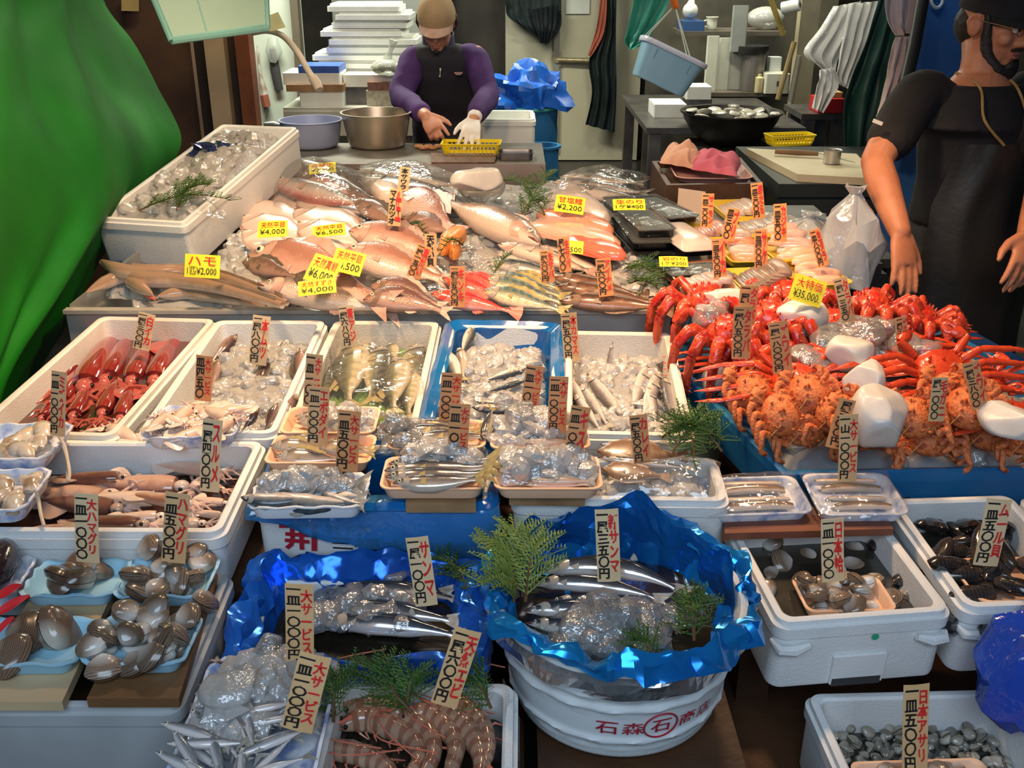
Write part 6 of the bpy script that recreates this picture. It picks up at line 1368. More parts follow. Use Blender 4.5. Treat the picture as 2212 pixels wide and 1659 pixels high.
pk = [pack(((1336,478),(1408,474),(1326,420),(1388,418)), 1.005, .032, 'black seaweed pack under the yellow note at the back'), pack(((1404,470),(1482,462),(1388,420),(1448,416)), 1.005, .032, 'black seaweed pack at the back right of the tray'),
      pack(((1350,520),(1440,518),(1340,458),(1412,456)), .993, .032, 'black seaweed pack at the bottom of the front stack'), pack(((1362,494),(1444,490),(1352,446),(1428,444)), 1.025, .032, 'black seaweed pack on top of the front stack'),
      pack(((1446,540),(1530,534),(1432,484),(1504,480)), .985, .026, 'black pack with frosted dome lid at the tray corner', 1)]
b1 = plank('wooden_tray', (1470,606),(1600,598),(1414,572),(1540,560), .955, .02, 'red-brown wooden tray at the counter corner', M('reddish_wood', (.30,.10,.04), (.20,.06,.025), 8, .5))
pack(((1446,594),(1508,590),(1424,566),(1480,562)), .972, .016, 'flat seaweed pack on the red-brown tray, left one'); pack(((1500,600),(1578,594),(1480,568),(1550,560)), .975, .02, 'shiny flat pack on the red-brown tray, right one')
# ---------------------------------------------------------------- handwritten price tags
FONT = bpy.data.fonts.load('<builtin>') if '<builtin>' in [f.filepath for f in bpy.data.fonts] else None
def text_mesh(body, size, bold=.0, col=False, spacing=1.0, shear=0):
    """flat glyph mesh, centred; col=True stacks the characters"""
    cu = bpy.data.curves.new('writing', 'FONT'); cu.body = '\n'.join(body) if col else body; cu.size = size; cu.align_x = 'CENTER'; cu.align_y = 'CENTER'
    cu.space_line = spacing; cu.offset = bold*size; cu.resolution_u = 2; cu.fill_mode = 'FRONT'; cu.shear = shear
    ob = bpy.data.objects.new('tmp', cu); COL.objects.link(ob); dg = bpy.context.evaluated_depsgraph_get(); dg.update()
    me = bpy.data.meshes.new_from_object(ob.evaluated_get(dg)); bpy.data.objects.remove(ob); bpy.data.curves.remove(cu); return me
def fit_text(body, w, h, mat, parent, name, mx, col=True, bold=.012, jitter=0, seed=0):
    me = text_mesh(body, .1, bold, col, .95); me.materials.clear(); me.materials.append(mat)
    if not me.vertices: return None
    xs = [v.co.x for v in me.vertices]; ys = [v.co.y for v in me.vertices]; cx_, cy_ = (min(xs)+max(xs))/2, (min(ys)+max(ys))/2
    sx, sy = w/max(1e-5, max(xs)-min(xs)), h/max(1e-5, max(ys)-min(ys))
    for v in me.vertices:
        x, y = (v.co.x-cx_)*sx, (v.co.y-cy_)*sy
        if jitter: n = noise.noise_vector(Vector((x*60, y*60, seed))); x += n.x*jitter; y += n.y*jitter
        v.co = (x, y, 0)
    return link(name, me, None, parent, mx)
CARD = {'k': KRAFT, 'o': ORANGECARD, 'b': BUFF, 'y': YELLOW}
def card(base_px, top_px, wpx, z, lean, mat, label, black=None, red=None, yellow=False, bent=.0, wtop=None, seed=0, group='handwritten price strips', bz=None):
    """strip of card stood at a real base point, leaning back; lettering in the plane of the card"""
    b = at(*base_px, z); n = Vector((0, -cos(lean), sin(lean)))
    t = at_plane(*top_px, b, n); side = at_plane(base_px[0]+wpx, base_px[1], b, n)-b
    y = (t-b); H = y.length; y.normalize(); w = side.length; zz = n.normalized(); x = y.cross(zz).normalized()
    mx = Matrix((x, y, zz)).transposed().to_4x4(); mx.translation = (b+t)/2
    m = MB(); P = []
    for i in range(9):
        v = i/8; P.append([(u*w/2, (v-.5)*H, -bent*H*sin(pi*v)+.0012*cos(u*2)) for u in (-1, -.5, 0, .5, 1)])
    m.grid(P); o = m.build('price_tag', mat, solid=.0008); o.matrix_world = mx
    # keep lettering just in front of the card
    lift = Matrix.Translation((0, 0, .0026))
    def bend(me):
        if me is None: return
        for v in me.data.vertices: v.co.z += -bent*H*sin(pi*((v.co.y+me.location.y)/H+.5))
    if yellow:
        if red: bend(fit_text(red, w*.80, H*.36, RED, o, 'red_writing', lift @ Matrix.Translation((0, H*.22, 0)), False, .004, .0012, seed))
        if black: bend(fit_text(black, w*.84, H*.36, INK, o, 'black_writing', lift @ Matrix.Translation((0, -H*.22, 0)), False, .0, .0012, seed))
    else:
        bw = w*(.50 if red else .66)
        if black: bend(fit_text(black, bw, H*.90, INK, o, 'black_writing', lift @ Matrix.Translation((-w*(.20 if red else 0), 0, 0)), True, .030, .0014, seed))
        if red: bend(fit_text(red, w*.42, H*.80, RED, o, 'red_writing', lift @ Matrix.Translation((w*.25, H*.04, .0003)), True, .026, .0014, seed))
    return tag(o, label, 'price tag', group)
k, o_, b_ = KRAFT, ORANGECARD, BUFF
L15 = .25
rows_ = [ # base px, top px, width px, z, lean, mat, black, red, label
 ((870,412),(876,361),24,1.03,.2,b_,'本サワラ',None,'buff strip with four black characters, farthest back on the counter'),
 ((851,488),(856,408),28,1.03,.2,k,'マナカツオ','生','long kraft strip with black katakana over the pomfret'),
 ((930,578),(930,505),26,1.0,.15,k,'天然い貝',None,'kraft strip beside the orange roe'),
 ((892,600),(918,530),30,.985,.2,o_,'一尾一五〇〇','真だい','kraft strip leaning right above the brown bream'),
 ((988,664),(988,575),32,.935,.15,o_,'一尾三五〇〇円','キンキ','orange strip standing among the scarlet rockfish'),
 ((1184,610),(1180,540),30,.975,.15,o_,'一尾六〇〇円','生サバ','orange strip behind the yellow jacks'),
 ((1222,588),(1216,512),26,.99,.15,o_,'尾七〇〇','生サバ','orange strip next to the salmon, behind its neighbour'),
 ((1310,640),(1302,558),32,.955,.15,o_,'一尾六〇〇円','アイナメ','orange strip behind the brown greenlings'),
 ((1526,492),(1530,418),26,1.0,.15,o_,'一皿二〇〇円','サーモン','orange strip in front of the leaning white card'),
 ((1572,520),(1586,450),28,1.0,.15,o_,'皿三〇〇','ブリ','orange strip tilting right by the salmon steaks'),
 ((1640,472),(1634,395),26,1.01,.15,o_,'一皿三〇〇円','銀だら','tallest back orange strip against the dark box'),
 ((1686,522),(1685,440),28,1.0,.15,o_,'一皿五〇〇','カジキ','orange strip standing in the long pink fillets'),
 ((1780,575),(1758,495),24,1.0,.15,o_,'一皿八〇〇円','生タラ','orange strip nearest the clear plastic bags'),
 ((1644,582),(1643,495),28,.99,.15,o_,'一皿四〇〇円','サケ','orange strip right of the salmon steaks'),
 ((1556,602),(1551,515),28,.985,.15,o_,'一皿五〇〇円','イカ','orange strip left of the salmon steaks'),
 ((1834,695),(1814,600),30,.985,.15,k,'一尾一三五〇','タラバ','kraft strip right of the big yellow price card'),
 ((1610,700),(1620,617),40,1.0,.15,o_,'一尾一〇','タラバ','wide orange strip at the back left king crabs'),
 ((1600,775),(1606,662),40,.97,.15,o_,'一尾八五〇〇円','タラバ','orange strip standing behind the red snow crab'),
 ((1692,806),(1680,695),42,.955,.2,o_,'一尾一八〇〇〇円','ズワイ','large orange strip touching the bright red crab'),
 ((1952,762),(1946,685),26,.965,.15,o_,'一尾三五〇〇','ズワイ','kraft strip between the right snow crabs'),
 ((2118,882),(2096,782),36,.94,.2,o_,'一尾三八〇〇','ズワイ','orange strip leaning left near the right edge'),
 ((2022,910),(2032,815),34,.94,.15,k,'尾一〇〇〇','毛ガニ','kraft strip over the middle hairy crabs'),
 ((1800,968),(1832,862),36,.90,.2,o_,'尾三〇〇円',None,'shadowed strip leaning right over the hairy crabs'),
 ((1830,1040),(1834,895),40,.845,.12,k,'一山一〇〇〇円','大サービス','tall service strip in front of the hairy crabs'),
 ((304,755),(318,677),36,.885,.2,b_,'一尾三〇〇円','白イカ','buff strip at the back of the red squid'),
 ((556,788),(566,682),38,.885,.2,b_,'一尾八〇〇円','本ムツ','buff strip standing in ice over the dark fish'),
 ((758,750),(746,660),32,.90,.15,b_,'一尾六八〇円','青アジ','buff strip at the back of the filmed olive fish'),
 ((1236,780),(1228,676),34,.885,.15,k,'一尾五〇〇円','本カマス','kraft strip at the back corner of the barracuda box'),
 ((124,942),(128,802),32,.925,.12,k,'一皿一〇〇〇円','ミズイカ','shaded kraft strip over the upper left marbled tray'),
 ((438,866),(442,768),36,.905,.12,o_,'皿四五〇','大サービス','orange-brown strip over the baby squid tray'),
 ((452,1062),(460,906),42,.862,.15,b_,'一尾四〇〇円','スルメ','large buff strip standing in the brown squid'),
 ((672,880),(680,765),36,.92,.15,k,'一皿一〇〇','大サービス','kraft strip behind the butterfish strip'),
 ((684,962),(690,836),44,.915,.15,k,'一皿一〇〇〇円','エボダイ','large kraft strip in the butterfish tray'),
 ((748,1018),(756,887),48,.915,.12,o_,'一皿五〇〇円','大サービス','wide orange strip over the scalloped mackerel tray'),
 ((970,910),(976,806),44,.925,.15,o_,'一皿一〇〇〇','大サービス','orange strip at the edge of the blue lined box'),
 ((988,982),(994,872),44,.915,.15,o_,'一皿一〇〇','大サービス','orange strip between the two sardine trays'),
 ((1142,892),(1156,790),38,.925,.2,o_,'一皿一〇〇','大サービス','orange strip tilting right in the mackerel ice'),
 ((1202,935),(1208,813),40,.915,.15,o_,'一皿一〇〇〇円','大サービス','tall orange strip left of the barracuda'),
 ((1238,978),(1256,878),42,.915,.15,o_,'一皿一〇〇','キス','orange strip leaning right over the whiting'),
 ((1388,1000),(1378,896),38,.90,.12,o_,'一尾五〇〇円','カレイ','orange strip over the flatfish by the dark cedar'),
 ((190,1215),(186,1066),50,.835,.12,b_,'一皿一〇〇〇','大ハマグリ','tall buff strip behind the back left clam tray'),
 ((374,1215),(384,1065),52,.835,.12,k,'一皿五〇〇円','ハマグリ','tall kraft strip behind the clam tray by the rim'),
 ((922,1308),(900,1160),48,.775,.15,b_,'一尾一〇〇円','サンマ','buff strip leaning left in the dark blue foil box'),
 ((1316,1256),(1310,1100),50,.835,.12,b_,'一尾三五〇円','新サンマ','buff strip at the back of the round tub'),
 ((648,1432),(646,1261),60,.79,.12,k,'一皿一〇〇〇円','大サービス','tall kraft strip at the front foil rim'),
 ((640,1578),(682,1414),68,.80,.15,k,'一皿一〇〇〇円','大サービス','large kraft strip leaning right in the tiny silver fish'),
 ((958,1524),(1012,1360),58,.765,.15,k,'一尾六〇〇円','天然エビ','kraft strip leaning right over the prawns'),
 ((1800,1256),(1798,1120),48,.765,.12,b_,'一皿一〇〇〇','日本蛤','buff strip standing in the floating clam tray'),
 ((2128,1222),(2160,1078),54,.785,.15,b_,'一皿五〇〇円','ムール貝','buff strip leaning right over the mussels'),
 ((1976,1672),(1980,1478),54,.62,.12,k,'一皿五〇〇円','日本アサリ','kraft strip standing in the asari clams'),
]
for i, (bp, tp, w, z, ln, mt, bk, rd, lab) in enumerate(rows_):
    card(bp, tp, w, z, ln, mt, lab, bk, rd, seed=i, bent=.01*((i*7) % 5-2))
ycards = [
 ((697,374),(696,352),58,1.035,.75,'¥2,800','真鯛子','yellow note on the bagged fish at the back'),
 ((588,512),(590,477),64,1.01,.9,'¥4,000','天然平目','yellow note on the left column of white flounders'),
 ((712,510),(710,485),70,1.01,.9,'¥6,500','天然平目','yellow note on the right column of white flounders'),
 ((744,590),(760,542),68,1.015,.7,'¥4,500','天然平目','yellow note tilted against the lower pink bream'),
 ((684,612),(712,556),66,1.01,.8,'¥6,000','天然真鯛','yellow note strongly tilted between the bream'),
 ((686,636),(684,604),82,1.005,.8,'¥4,000','天然すずき','yellow note lowest, on the front sea bass'),
 ((436,600),(438,550),76,1.0,.35,'1匹¥2,000','ハモ','yellow note standing on the conger eels'),
 ((1228,460),(1234,424),64,1.03,.8,'¥2,200','甘塩鱈','yellow note on the broad white fillet'),
 ((1238,548),(1240,520),42,1.01,.9,'¥500',None,'small yellow note half hidden below the salmon'),
 ((1360,454),(1358,430),70,1.045,.9,'1ケ¥400','生のり','yellow note on the back seaweed pack'),
 ((1456,576),(1454,554),62,.985,1.0,'1ケ¥200','岩のり','yellow note on the red-brown wooden tray'),
 ((1736,655),(1754,600),72,1.03,.35,'¥35,000.','大特価','large yellow price card standing over the king crabs'),
]
for i, (bp, tp, w, z, ln, bk, rd, lab) in enumerate(ycards):
    card(bp, tp, w, z, ln, YELLOW, lab, bk, rd, True, seed=70+i, group='yellow price notes')
# lettering on the printed box
fm = boxG_mx @ Matrix.Translation((0, -boxG_d/2*.985-.0015, 0)) @ Matrix.Rotation(pi/2, 4, 'X')
inv = boxG[0].matrix_world.inverted() if hasattr(boxG, '__getitem__') and not hasattr(boxG, 'matrix_world') else boxG_mx.inverted()
def on_box(body, px0, px1, py0, py1, mat, nm, bold=.01):
    n = (boxG_mx.to_3x3() @ Vector((0, -1, .03))).normalized(); p0 = boxG_mx @ Vector((0, -boxG_d/2-.001, .06))
    a, b, c = at_plane(px0, py1, p0, n), at_plane(px1, py1, p0, n), at_plane(px0, py0, p0, n)
    x = (b-a).normalized(); y = (c-a).normalized(); mx = Matrix((x, y, x.cross(y))).transposed().to_4x4(); mx.translation = (b+c)/2
    return fit_text(body, (b-a).length, (c-a).length, mat, boxG, nm, boxG_mx.inverted() @ mx, False, bold)
CRIM = M('crimson_print', (.42,.012,.03), None, 20, .6)
on_box('銚子港', 704, 798, 1134, 1156, CRIM, 'printed_lettering'); on_box('三福水産(株)', 708, 1035, 1166, 1200, INK, 'printed_lettering', .02)
on_box('井', 614, 668, 1142, 1188, CRIM, 'printed_crest', .05)
n = (boxG_mx.to_3x3() @ Vector((0, -1, .03))).normalized(); p0 = boxG_mx @ Vector((0, -boxG_d/2-.001, .06)); m = MB()
for q in (((603,1132),(684,1132),(684,1140),(603,1140)), ((673,1132),(685,1132),(685,1190),(673,1190))): m.add([at_plane(x, y, p0, n) for x, y in q], [(0,1,2,3)])
o = m.build('printed_crest', CRIM, None, smooth=False, solid=.0005); o.parent = boxG; o.matrix_parent_inverse = boxG_mx.inverted()
# lettering round the white tub
def on_tub(body, ang, z, w, h, nm='red_lettering'):
    rad = RT*(.83+.16*((z-.006)/(HT-.02))**.8)+.004; a = radians(ang)
    me = fit_text(body, w, h, CRIM, TUB, nm, Matrix.Identity(4), False, .006)
    for v in me.data.vertices:
        aa = a+v.co.x/rad; zz = z+v.co.y; rr_ = RT*(.83+.16*max(0, (zz-.006)/(HT-.02))**.8)+.0035; v.co = (rr_*cos(aa), rr_*sin(aa), zz)
    return me
for bd, ang, w in (('石',-93,.034),('森',-80.5,.034),('石',-67,.032),('商',-52.5,.030),('店',-41.5,.030)): on_tub(bd, ang, .078, w, .026)
m = MB(); a0 = radians(-67); pts = []
for j in range(37):
    q = 2*pi*j/36; zz = .078+.025*sin(q); rr_ = RT*(.83+.16*max(0, (zz-.006)/(HT-.02))**.8)+.003; aa = a0+.027*cos(q)/rr_; pts.append((rr_*cos(aa), rr_*sin(aa), zz))
m.tube(pts, .0014, 5); m.build('red_ring', CRIM, TUB)
# ---------------------------------------------------------------- people
def organic(name, mb, voxel, mat, parent=None, smooth=4, wr=0, wf=9, seed=0, factor=.5):
    """fuse overlapping shapes into one continuous skin"""
    tmp = mb.mesh('t', [mat], smooth=False); ob = bpy.data.objects.new('t', tmp); COL.objects.link(ob)
    r = ob.modifiers.new('r', 'REMESH'); r.mode = 'VOXEL'; r.voxel_size = voxel
    s = ob.modifiers.new('s', 'SMOOTH'); s.iterations = smooth; s.factor = factor
    dg = bpy.context.evaluated_depsgraph_get(); dg.update(); me = bpy.data.meshes.new_from_object(ob.evaluated_get(dg)); bpy.data.objects.remove(ob); bpy.data.meshes.remove(tmp)
    me.name = name; me.materials.clear(); me.materials.append(mat)
    if wr:
        for v in me.vertices:
            q = v.co*wf+Vector((seed, seed*2, 0)); n = v.normal
            v.co += n*(wr*(noise.noise(q)+.6*(1-abs(noise.noise(Vector((q.x*.8, q.y*.8, q.z*2.2))))*2)))
    me.polygons.foreach_set('use_smooth', [True]*len(me.polygons)); me.update()
    return link(name, me, None, parent)
def limb(mb, pts, rs, flat=1.0, seg=14):
    D = dense([Vector(p) for p in pts], 5); n = len(D); R = []
    for i in range(n):
        t = i/(n-1)*(len(rs)-1); k = min(int(t), len(rs)-2); R.append(rs[k]+(rs[k+1]-rs[k])*(t-k))
    mb.tube(D, R, seg, flat=flat); mb.ball(D[0], R[0], n=seg, m=8); mb.ball(D[-1], R[-1], n=seg, m=8)
def torso(mb, levels, side, fwd, k=1.0):
    """levels: (centre, half width, half depth)"""
    rr = []
    for c, w, d in levels: rr.append([Vector(c)+side*(w*k*cos(2*pi*j/24))+fwd*(d*k*sin(2*pi*j/24)) for j in range(24)])
    mb.rings(rr)
def hand(mb, w, d, l, curls, s=1.0, thumb=(.5, .5), spread=.0, lens=(.072,.080,.074,.058)):
    """palm and five fingers; d to the fingertips, l toward the thumb side, curl toward d x l"""
    d = d.normalized(); l = (l-d*l.dot(d)).normalized(); n = l.cross(d).normalized()
    rr = []
    for q, ww, th in ((-.01,.024,.018),(.015,.030,.017),(.045,.039,.016),(.075,.041,.014),(.092,.038,.011)):
        rr.append([w+d*q*s+l*(ww*s*cos(2*pi*j/16))+n*(th*s*sin(2*pi*j/16)) for j in range(16)])
    mb.rings(rr)
    for i in range(4):
        p = w+d*(.085-.006*abs(i-1.3))*s+l*(.0305-.0205*i)*s; v = (d+l*(spread*(1.4-i))).normalized(); L = lens[i]*s; ps = [p-v*.012*s]; c = curls[i]
        for q, (fr, kk) in enumerate(((.44,.6),(.31,1.0),(.25,.8))):
            v = (Matrix.Rotation(c*kk, 3, l) @ v).normalized(); ps.append(ps[-1]+v*(L*fr+(.012*s if q == 0 else 0)))
        mb.tube(ps, [.0098*s,.0094*s,.0086*s,.0066*s], 10); mb.ball(ps[-1], .0066*s, n=8, m=6); mb.ball(ps[1], .0098*s, n=8, m=6)
    p = w+d*.022*s+l*.026*s; v = (d*thumb[0]+l*.75+n*thumb[1]*.6).normalized(); a = p+v*.038*s; b = a+(v+d*.8).normalized()*.030*s; c = b+(v*.3+d).normalized()*.024*s
    mb.tube([p-v*.01, a, b, c], [.015*s,.0122*s,.0105*s,.007*s], 10); mb.ball(c, .007*s, n=8, m=6)
def head(mb, c, f, u, s=1.0):
    f = f.normalized(); r = f.cross(u).normalized(); u = r.cross(f).normalized(); P = lambda x, y, z: c+r*x*s+f*y*s+u*z*s
    M4 = Matrix((r, f, u)).transposed().to_4x4(); M4.translation = c
    mb.ball((0,-.012*s,.025*s), (.077*s,.098*s,.098*s), mx=M4, n=24, m=16)
    mb.ball((0,.022*s,-.045*s), (.060*s,.066*s,.078*s), mx=M4, n=20, m=14); mb.ball((0,.058*s,-.098*s), (.030*s,.026*s,.024*s), mx=M4, n=14, m=10)
    mb.ball((0,.070*s,.018*s), (.056*s,.024*s,.016*s), mx=M4, n=14, m=8)
    mb.tube([P(0,.084,.008), P(0,.098,-.016), P(0,.107,-.036), P(0,.088,-.046)], [.009*s,.011*s,.015*s,.009*s], 10)
    for sg in (-1, 1):
        mb.ball((sg*.012*s,.094*s,-.040*s), .010*s, mx=M4); mb.ball((sg*.040*s,.060*s,-.030*s), (.022*s,.026*s,.022*s), mx=M4)
        mb.ball((sg*.079*s,-.012*s,-.010*s), (.010*s,.020*s,.032*s), mx=M4); mb.tube([P(sg*.080,.002,.020), P(sg*.091,-.018,.022), P(sg*.092,-.030,.0), P(sg*.086,-.014,-.034)], .0065*s, 8)
    mb.ball((0,.080*s,-.066*s), (.025*s,.014*s,.0075*s), mx=M4); mb.ball((0,.078*s,-.078*s), (.021*s,.014*s,.008*s), mx=M4)
    return M4, r, u
HAIR = M('black_hair', (.012,.010,.009), (.022,.018,.015), 60, .6, bump=.6, bscale=220)
BLACKC = M('black_cotton', (.008,.007,.008), (.012,.010,.011), 12, .85, bump=.2, bscale=300)
VESTC = M('charcoal_vest_cloth', (.013,.010,.013), (.009,.008,.009), 12, .8, bump=.2, bscale=300)
JEAN = M('dark_jeans', (.028,.030,.034), (.014,.015,.018), 8, .85, bump=.3, bscale=260)
APRON = M('worn_black_apron', (.020,.018,.016), (.009,.008,.008), 5, .45, bump=.2)
SKINT = M('tanned_skin', (.50,.20,.105), (.42,.155,.08), 14, .5, bump=.12, bscale=140)
SKINP = M('ruddy_skin', (.56,.27,.17), (.48,.20,.13), 14, .5, bump=.12, bscale=140)
LIP = M('lip_red', (.36,.12,.09), None, 20, .45)
# ======== bearded man in black at the right
Z = Vector((0,0,1))
hc = at_d(2152, 48, 2.83); f = Vector((.56,-.82,-.16)); bf = Vector((.30,-.95,0)).normalized(); bs = bf.cross(Z).normalized()   # bs: his right hand side (picture left)
nk = at_d(2118, 165, 2.86); base = Vector((nk.x+.02, nk.y, 0))
shR = at_d(1985, 205, 2.84); shL = nk+(nk-shR)*1.0; shL.z = shR.z-.01
hip = Vector((base.x+.02, base.y+.02, .95))
elR = at_d(1893, 348, 2.78); wrR = at_d(1944, 500, 2.66)
elL = at_d(2262, 372, 2.76); wrL = at_d(2222, 505, 2.58)
man = empty('person', (hip.x, hip.y, 0), label='bearded person in black cap, vest and apron standing by the crabs', cat='person')
PI_ = Matrix.Translation((-hip.x, -hip.y, 0))
b = MB(); head(b, hc, f, Z)
limb(b, [nk-Z*.04, nk+(hc-nk)*.30-f.normalized()*.01, hc-Z*.05-f.normalized()*.040], [.064,.056,.052])
TL = [(hip-Z*.08, .165, .115),(hip+Z*.05,.160,.110),(hip+Z*.18,.152,.105),(hip+Z*.32,.172,.115),(nk-Z*.13,.185,.115),(nk-Z*.05,.13,.085),(nk+Z*.01,.07,.06)]
torso(b, TL, bs, bf)
limb(b, [shR, shR.lerp(elR,.5)+bs*.008, elR], [.058,.052,.043]); limb(b, [elR, elR.lerp(wrR,.35)+bs*.004, wrR], [.042,.045,.029])
limb(b, [shL, elL], [.058,.044]); limb(b, [elL, elL.lerp(wrL,.35), wrL], [.042,.042,.029])
hd = at_d(1962, 620, 2.63)-wrR; hand(b, wrR, hd, Vector((.85,.50,.1)), (.10,.16,.14,.22), 1.05, (1.0,.5), .02, (.080,.088,.082,.066))
hd2 = at_d(2204, 600, 2.55)-wrL; hand(b, wrL, hd2, Vector((-.9,-.45,.1)), (-.2,-.28,-.34,-.42), 1.05, (.8,-.4), .06)
kneeR = at_d(1985, 800, 2.86); kneeR.z = .50
hipR = hip+bs*.09-Z*.08; hipL = hip-bs*.09-Z*.08; kneeR = Vector((hipR.x+.0, hipR.y-.05, .50)); kneeL = Vector((hipL.x+.03, hipL.y-.04, .50))
for h_, k_ in ((hipR, kneeR), (hipL, kneeL)):
    an = Vector((k_.x, k_.y+.06, .09)); limb(b, [h_, k_, an], [.088,.058,.042]); limb(b, [an-Z*.04, an+bf*.10-Z*.05, an+bf*.17-Z*.06], [.04,.038,.026])
organic('body', b, .0055, SKINT, man, 3).matrix_local = PI_
# clothes
c = MB(); torso(c, [(p, w+.012, d+.012) for p, w, d in TL[:-1]]+[(nk-Z*.02, .088, .075)], bs, bf)
for sh, el, k in ((shR, elR, .62), (shL, elL, .62)):
    e = sh.lerp(el, k); limb(c, [sh+(nk-sh)*.30-Z*.025, sh-Z*.004, e], [.062,.071,.066])
o = organic('black_shirt', c, .009, BLACKC, man, 5, .003, 9, 3); o.matrix_local = PI_
c = MB(); limb(c, [shR.lerp(elR,.5), shR.lerp(elR,.66)], [.066,.067]); o = organic('sleeve_hem', c, .008, BLACKC, man, 3); o.matrix_local = PI_
p = at_d(1896, 264, 2.70); sp = at_plane(1896, 264, shR.lerp(elR,.55)+Vector((-.02,-.080,0)), Vector((.2,-1,0)))
m = MB().box((0,0,0), (.028,.003,.010)); o = m.build('sleeve_logo', M('white_print', (.7,.68,.62), None, 20, .6), man); o.matrix_local = PI_ @ Matrix.Translation(sp) @ Matrix.Rotation(.35, 4, 'Y')
c = MB(); torso(c, [(p, w+.024, d+.024) for p, w, d in TL[1:5]]+[(nk-Z*.055, .165, .10), (nk-Z*.02, .135, .085)], bs, bf)
o = organic('vest', c, .010, VESTC, man, 4, .003, 8, 5); o.matrix_local = PI_
c = MB(); torso(c, [(hip-Z*.16,.18,.13),(hip-Z*.05,.178,.128),(hip+Z*.06,.172,.122)], bs, bf)
for h_, k_ in ((hipR, kneeR), (hipL, kneeL)):
    an = Vector((k_.x, k_.y+.06, .07)); limb(c, [h_, k_, an], [.108,.085,.07])
o = organic('jeans', c, .011, JEAN, man, 4, .006, 8, 8); o.matrix_local = PI_
m = MB(); P = []
for i in range(17):
    t = i/16; zz = hip.z+.30-.72*t; row = []
    for j in range(25):
        a = (j/24-.5)*2.3*(1-.25*max(0,.25-t)*4); w, d = (.20+.035*t), (.148+.05*t); q = Vector((hip.x, hip.y, zz))+bs*(w*sin(a))+bf*(d*cos(a)); row.append(q+bf*.010*noise.noise(Vector((j*.35, i*.25, 2))))
    P.append(row)
m.grid(P); m.build('apron', APRON, man, solid=.003).matrix_local = PI_
LAN = M('tan_cord', (.34,.22,.08), (.26,.16,.05), 30, .6)
for sg in (1, -1):
    m = MB(); top = nk+bs*sg*.062-Z*.0+bf*.03; m.tube(dense([nk+bs*sg*.07+bf*-.02+Z*.01, top+bf*.045-Z*.02, nk+bs*sg*.075+bf*.128-Z*.10, hip+bs*sg*.055+bf*.158+Z*.30], 6), .0042, 7); m.build('neck_cord', LAN, man).matrix_local = PI_
# cap, hair, beard, glasses
f = f.normalized(); rr_ = f.cross(Z).normalized(); uu = rr_.cross(f).normalized(); HM = Matrix((rr_, f, uu)).transposed().to_4x4(); HM.translation = hc; HM = PI_ @ HM
m = MB(); rings = []
for i in range(9):
    a = radians(4+86*i/8); rings.append([Vector((.086*cos(a)*cos(2*pi*j/30), -.012+.107*cos(a)*sin(2*pi*j/30), .030+.10*sin(a))) for j in range(30)])
m.rings([[p-Vector((0,0,.012)) for p in rings[0]]]+rings); CAPB = M('black_cap_cloth', (.010,.009,.009), (.016,.014,.014), 20, .9)
o = m.build('cap', CAPB, man, mx=HM)
m = MB(); P = []
for i in range(7):
    q = i/6; P.append([Vector((.080*sin(a), -.012+.100*cos(a)+q*.072*cos(a)**1.2, .030-.010*q-.020*(sin(a)**2)*q)) for a in [radians(-72+144*j/18) for j in range(19)]])
m.grid(P).build('cap_brim', CAPB, o, solid=.004)
m = MB(); m.ball((0,-.052,-.012), (.074,.062,.070), n=20, m=12)
for sg in (-1, 1): m.tube([(sg*.074,.012,.03), (sg*.072,.022,-.01), (sg*.066,.030,-.04)], [.010,.011,.010], 8)
organic('hair', m, .006, HAIR, man, 2, .002, 60).matrix_local = HM
m = MB()
for sg in (-1, 1): limb(m, [(sg*.071,.020,.010), (sg*.067,.026,-.040), (sg*.060,.042,-.080), (sg*.040,.068,-.112), (0,.080,-.124)], [.010,.0145,.0165,.018,.020])
m.ball((0,.088,-.102), (.024,.012,.014)); m.tube([(-.026,.086,-.056),(0,.098,-.054),(.026,.086,-.056)], .0055, 8)
organic('beard', m, .005, HAIR, man, 2, .0015, 80).matrix_local = HM
for sg in (-1, 1):
    m = MB(); m.ball((sg*.031,.083,.000), .0115, n=12, m=9); m.ball((sg*.032,.0915,.0), .0055, mi=1, n=10, m=7); m.build('eye', [M('eye_white', (.7,.66,.6), None, 20, .2), EYEB], man, mx=HM)
    m = MB(); m.tube([(sg*(.032+.022*cos(a)), .099+.002*cos(a), .0+.016*sin(a)) for a in [2*pi*j/20 for j in range(21)]], .0013, 5); m.tube([(sg*.054,.098,.004), (sg*.080,.05,.008), (sg*.086,-.01,.008)], .0014, 5); m.tube([(sg*.010,.100,.004), (0,.104,.006)], .0013, 5); m.build('glasses_frame', M('thin_metal_frame', (.5,.42,.3), None, 20, .3, .9), man, mx=HM)
m = MB(); m.ball((0,.092,-.066), (.022,.006,.005)); m.ball((0,.090,-.077), (.019,.006,.006)); m.build('lips', LIP, man, mx=HM)
